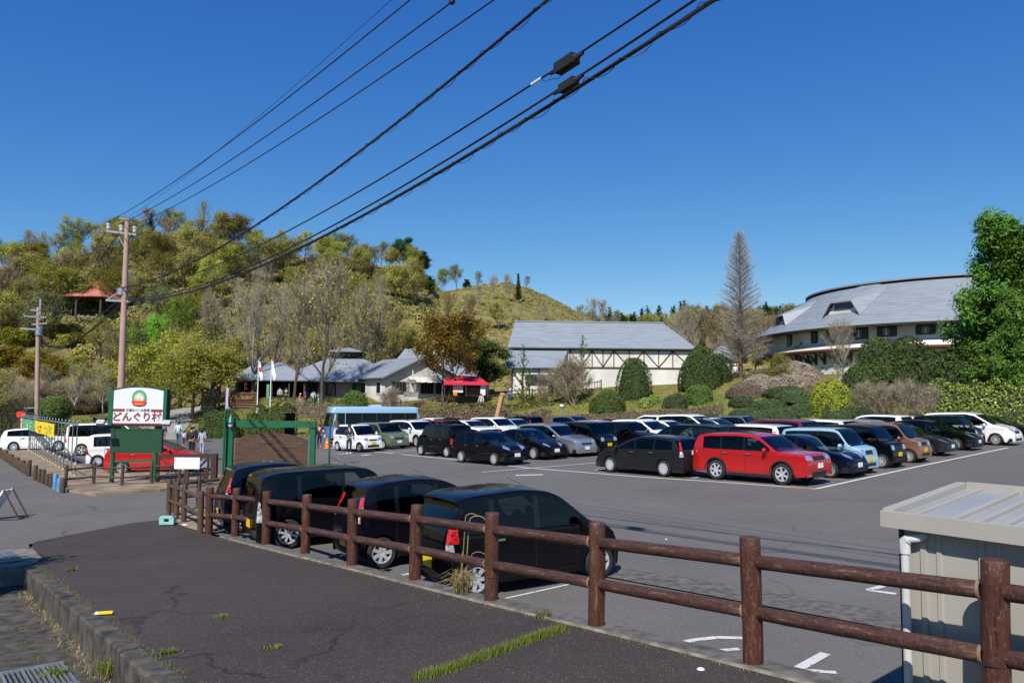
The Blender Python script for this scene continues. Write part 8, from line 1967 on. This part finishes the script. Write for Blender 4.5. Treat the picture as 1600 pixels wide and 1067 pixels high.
def people():
    L = lambda x, y: on_lot(x, y)
    navy, white = (.015, .02, .045), (.72, .72, .70)
    person(L(545, 709), -75, 1.68, 'parking guard in navy uniform with white belt standing by the white kei car', navy, (.012, .018, .06), arms=(('front', 0), ('front', 0)), shoes=white, hat=(navy, 0))
    P = L(545, 709); b = MB(); b.T = Matrix.Translation((P[0], P[1], P[2]+.98)); b.lathe([(.15, -.03), (.155, .03)], 16); o = b.build('guard_belt', M_WHITE, None, 60); g = [x for x in bpy.data.objects if x.get('label', '').startswith('parking guard')][0]; o.parent = g; o.matrix_parent_inverse = Matrix.Identity(4); o.location = (0, 0, .98); me = o.data
    for vtx in me.vertices: vtx.co -= Vector((P[0], P[1], P[2]+.98))
    person(L(499, 699), -80, 1.6, 'woman in wide brown hat and black top carrying a pink bag', (.02, .02, .02), (.16, .17, .19), 'long', fem=True, shoes=(.4, .4, .4), hat=((.20, .09, .05), 1), bag=((.60, .30, .33), .05, .24, .13), arms=(('front', 0), ('down', 0)))
    person(L(489, 700), 100, 1.66, 'person in black half hidden by the green frame post', (.02, .02, .022), (.02, .02, .025))
    g = 'people walking toward the entrance'
    person(L(278, 695), 100, 1.72, 'man in pale blue shirt and jeans with a shoulder bag', (.42, .62, .75), (.06, .10, .18), step=.28, bag=((.03, .05, .14), .0, -.17, .14), group=g, shoes=(.03, .03, .04))
    person(L(287, 695), 80, 1.05, 'small child in pinkish white top between the adults', (.62, .50, .58), (.03, .03, .05), 'long', step=.1, group=g, shoes=(.6, .6, .6), fem=True)
    person(L(298, 711), 95, 1.68, 'adult in dark jacket and black trousers seen from behind', (.022, .020, .02), (.012, .014, .02), arms=(('down', .2), ('down', -.2)), group=g)
    person(L(301, 707), 95, 1.66, 'adult in black with grey hood beside the dark jacket', (.02, .02, .025), (.015, .015, .02), group=g, hat=((.20, .22, .26), 0))
    person(L(315, 711), 85, 1.62, 'woman in grey-blue loose clothes with a small pink bag', (.34, .37, .46), (.36, .39, .46), 'long', fem=True, long_top=True, shoes=white, bag=((.62, .20, .26), .02, -.2, .12), group=g, step=.08)
    person(L(256, 676), 60, 1.65, 'person in dark clothes just right of the village sign', (.05, .06, .08), (.03, .03, .04), step=.25, bag=((.5, .6, .6), .1, -.2, .1))
    person(L(255, 692), 120, 1.5, 'person with white bags behind the sign floodlight', (.10, .11, .14), (.2, .2, .22), bag=((.7, .7, .7), .1, -.2, .12))
    person(L(136, 694), 30, 1.7, 'person in bright blue jacket behind the white van', (.02, .04, .34), (.03, .03, .05)); person(L(149, 694), 20, 1.4, 'dark haired child behind the white van roof', (.04, .04, .05), (.03, .03, .05))
    def far(px, py, Y, *a, **k): P = at_y(px, py, Y); return person((P[0], Y, G(P[0], Y)), *a, **k)
    g = 'visitors in front of the shops'
    far(469, 623, 81, -70, 1.15, 'child in red top and pale cap by the bare tree', (.60, .04, .12), (.3, .3, .34), group=g, hat=(white, 0)); far(478, 622, 81, 95, 1.62, 'visitor in purple jacket', (.22, .04, .32), (.03, .03, .05), 'long', fem=True, group=g, bag=((.6, .1, .15), -.12, 0, .12))
    far(489, 624, 80.5, 80, 1.66, 'visitor in pale jacket and teal trousers', (.55, .60, .62), (.03, .14, .15), group=g, bag=((.45, .5, .4), .0, .2, .14)); far(497, 623, 81, -60, 1.3, 'child in teal top beside the big bare tree', (.15, .38, .35), (.6, .6, .6), group=g)
    far(437, 620, 82, -90, 1.6, 'visitor in white top in the dark stall', (.55, .55, .55), (.03, .03, .04), group=g); far(447, 620, 82, -80, 1.55, 'visitor in dark clothes in the stall shade', (.05, .06, .06), (.03, .03, .03), group=g)
    far(752, 614, 76.3, -100, 1.65, 'person in white shirt at the crimson stall', (.62, .62, .62), (.03, .03, .04)); far(1149, 590, 84, 100, 1.65, 'person in white top by the redwood trunk', (.6, .62, .66), (.03, .03, .05), hat=(white, 0)); far(797, 612, 78.5, -90, 1.6, 'person in blue apron beside the dark picket fence', (.03, .12, .45), (.02, .06, .25))
people()
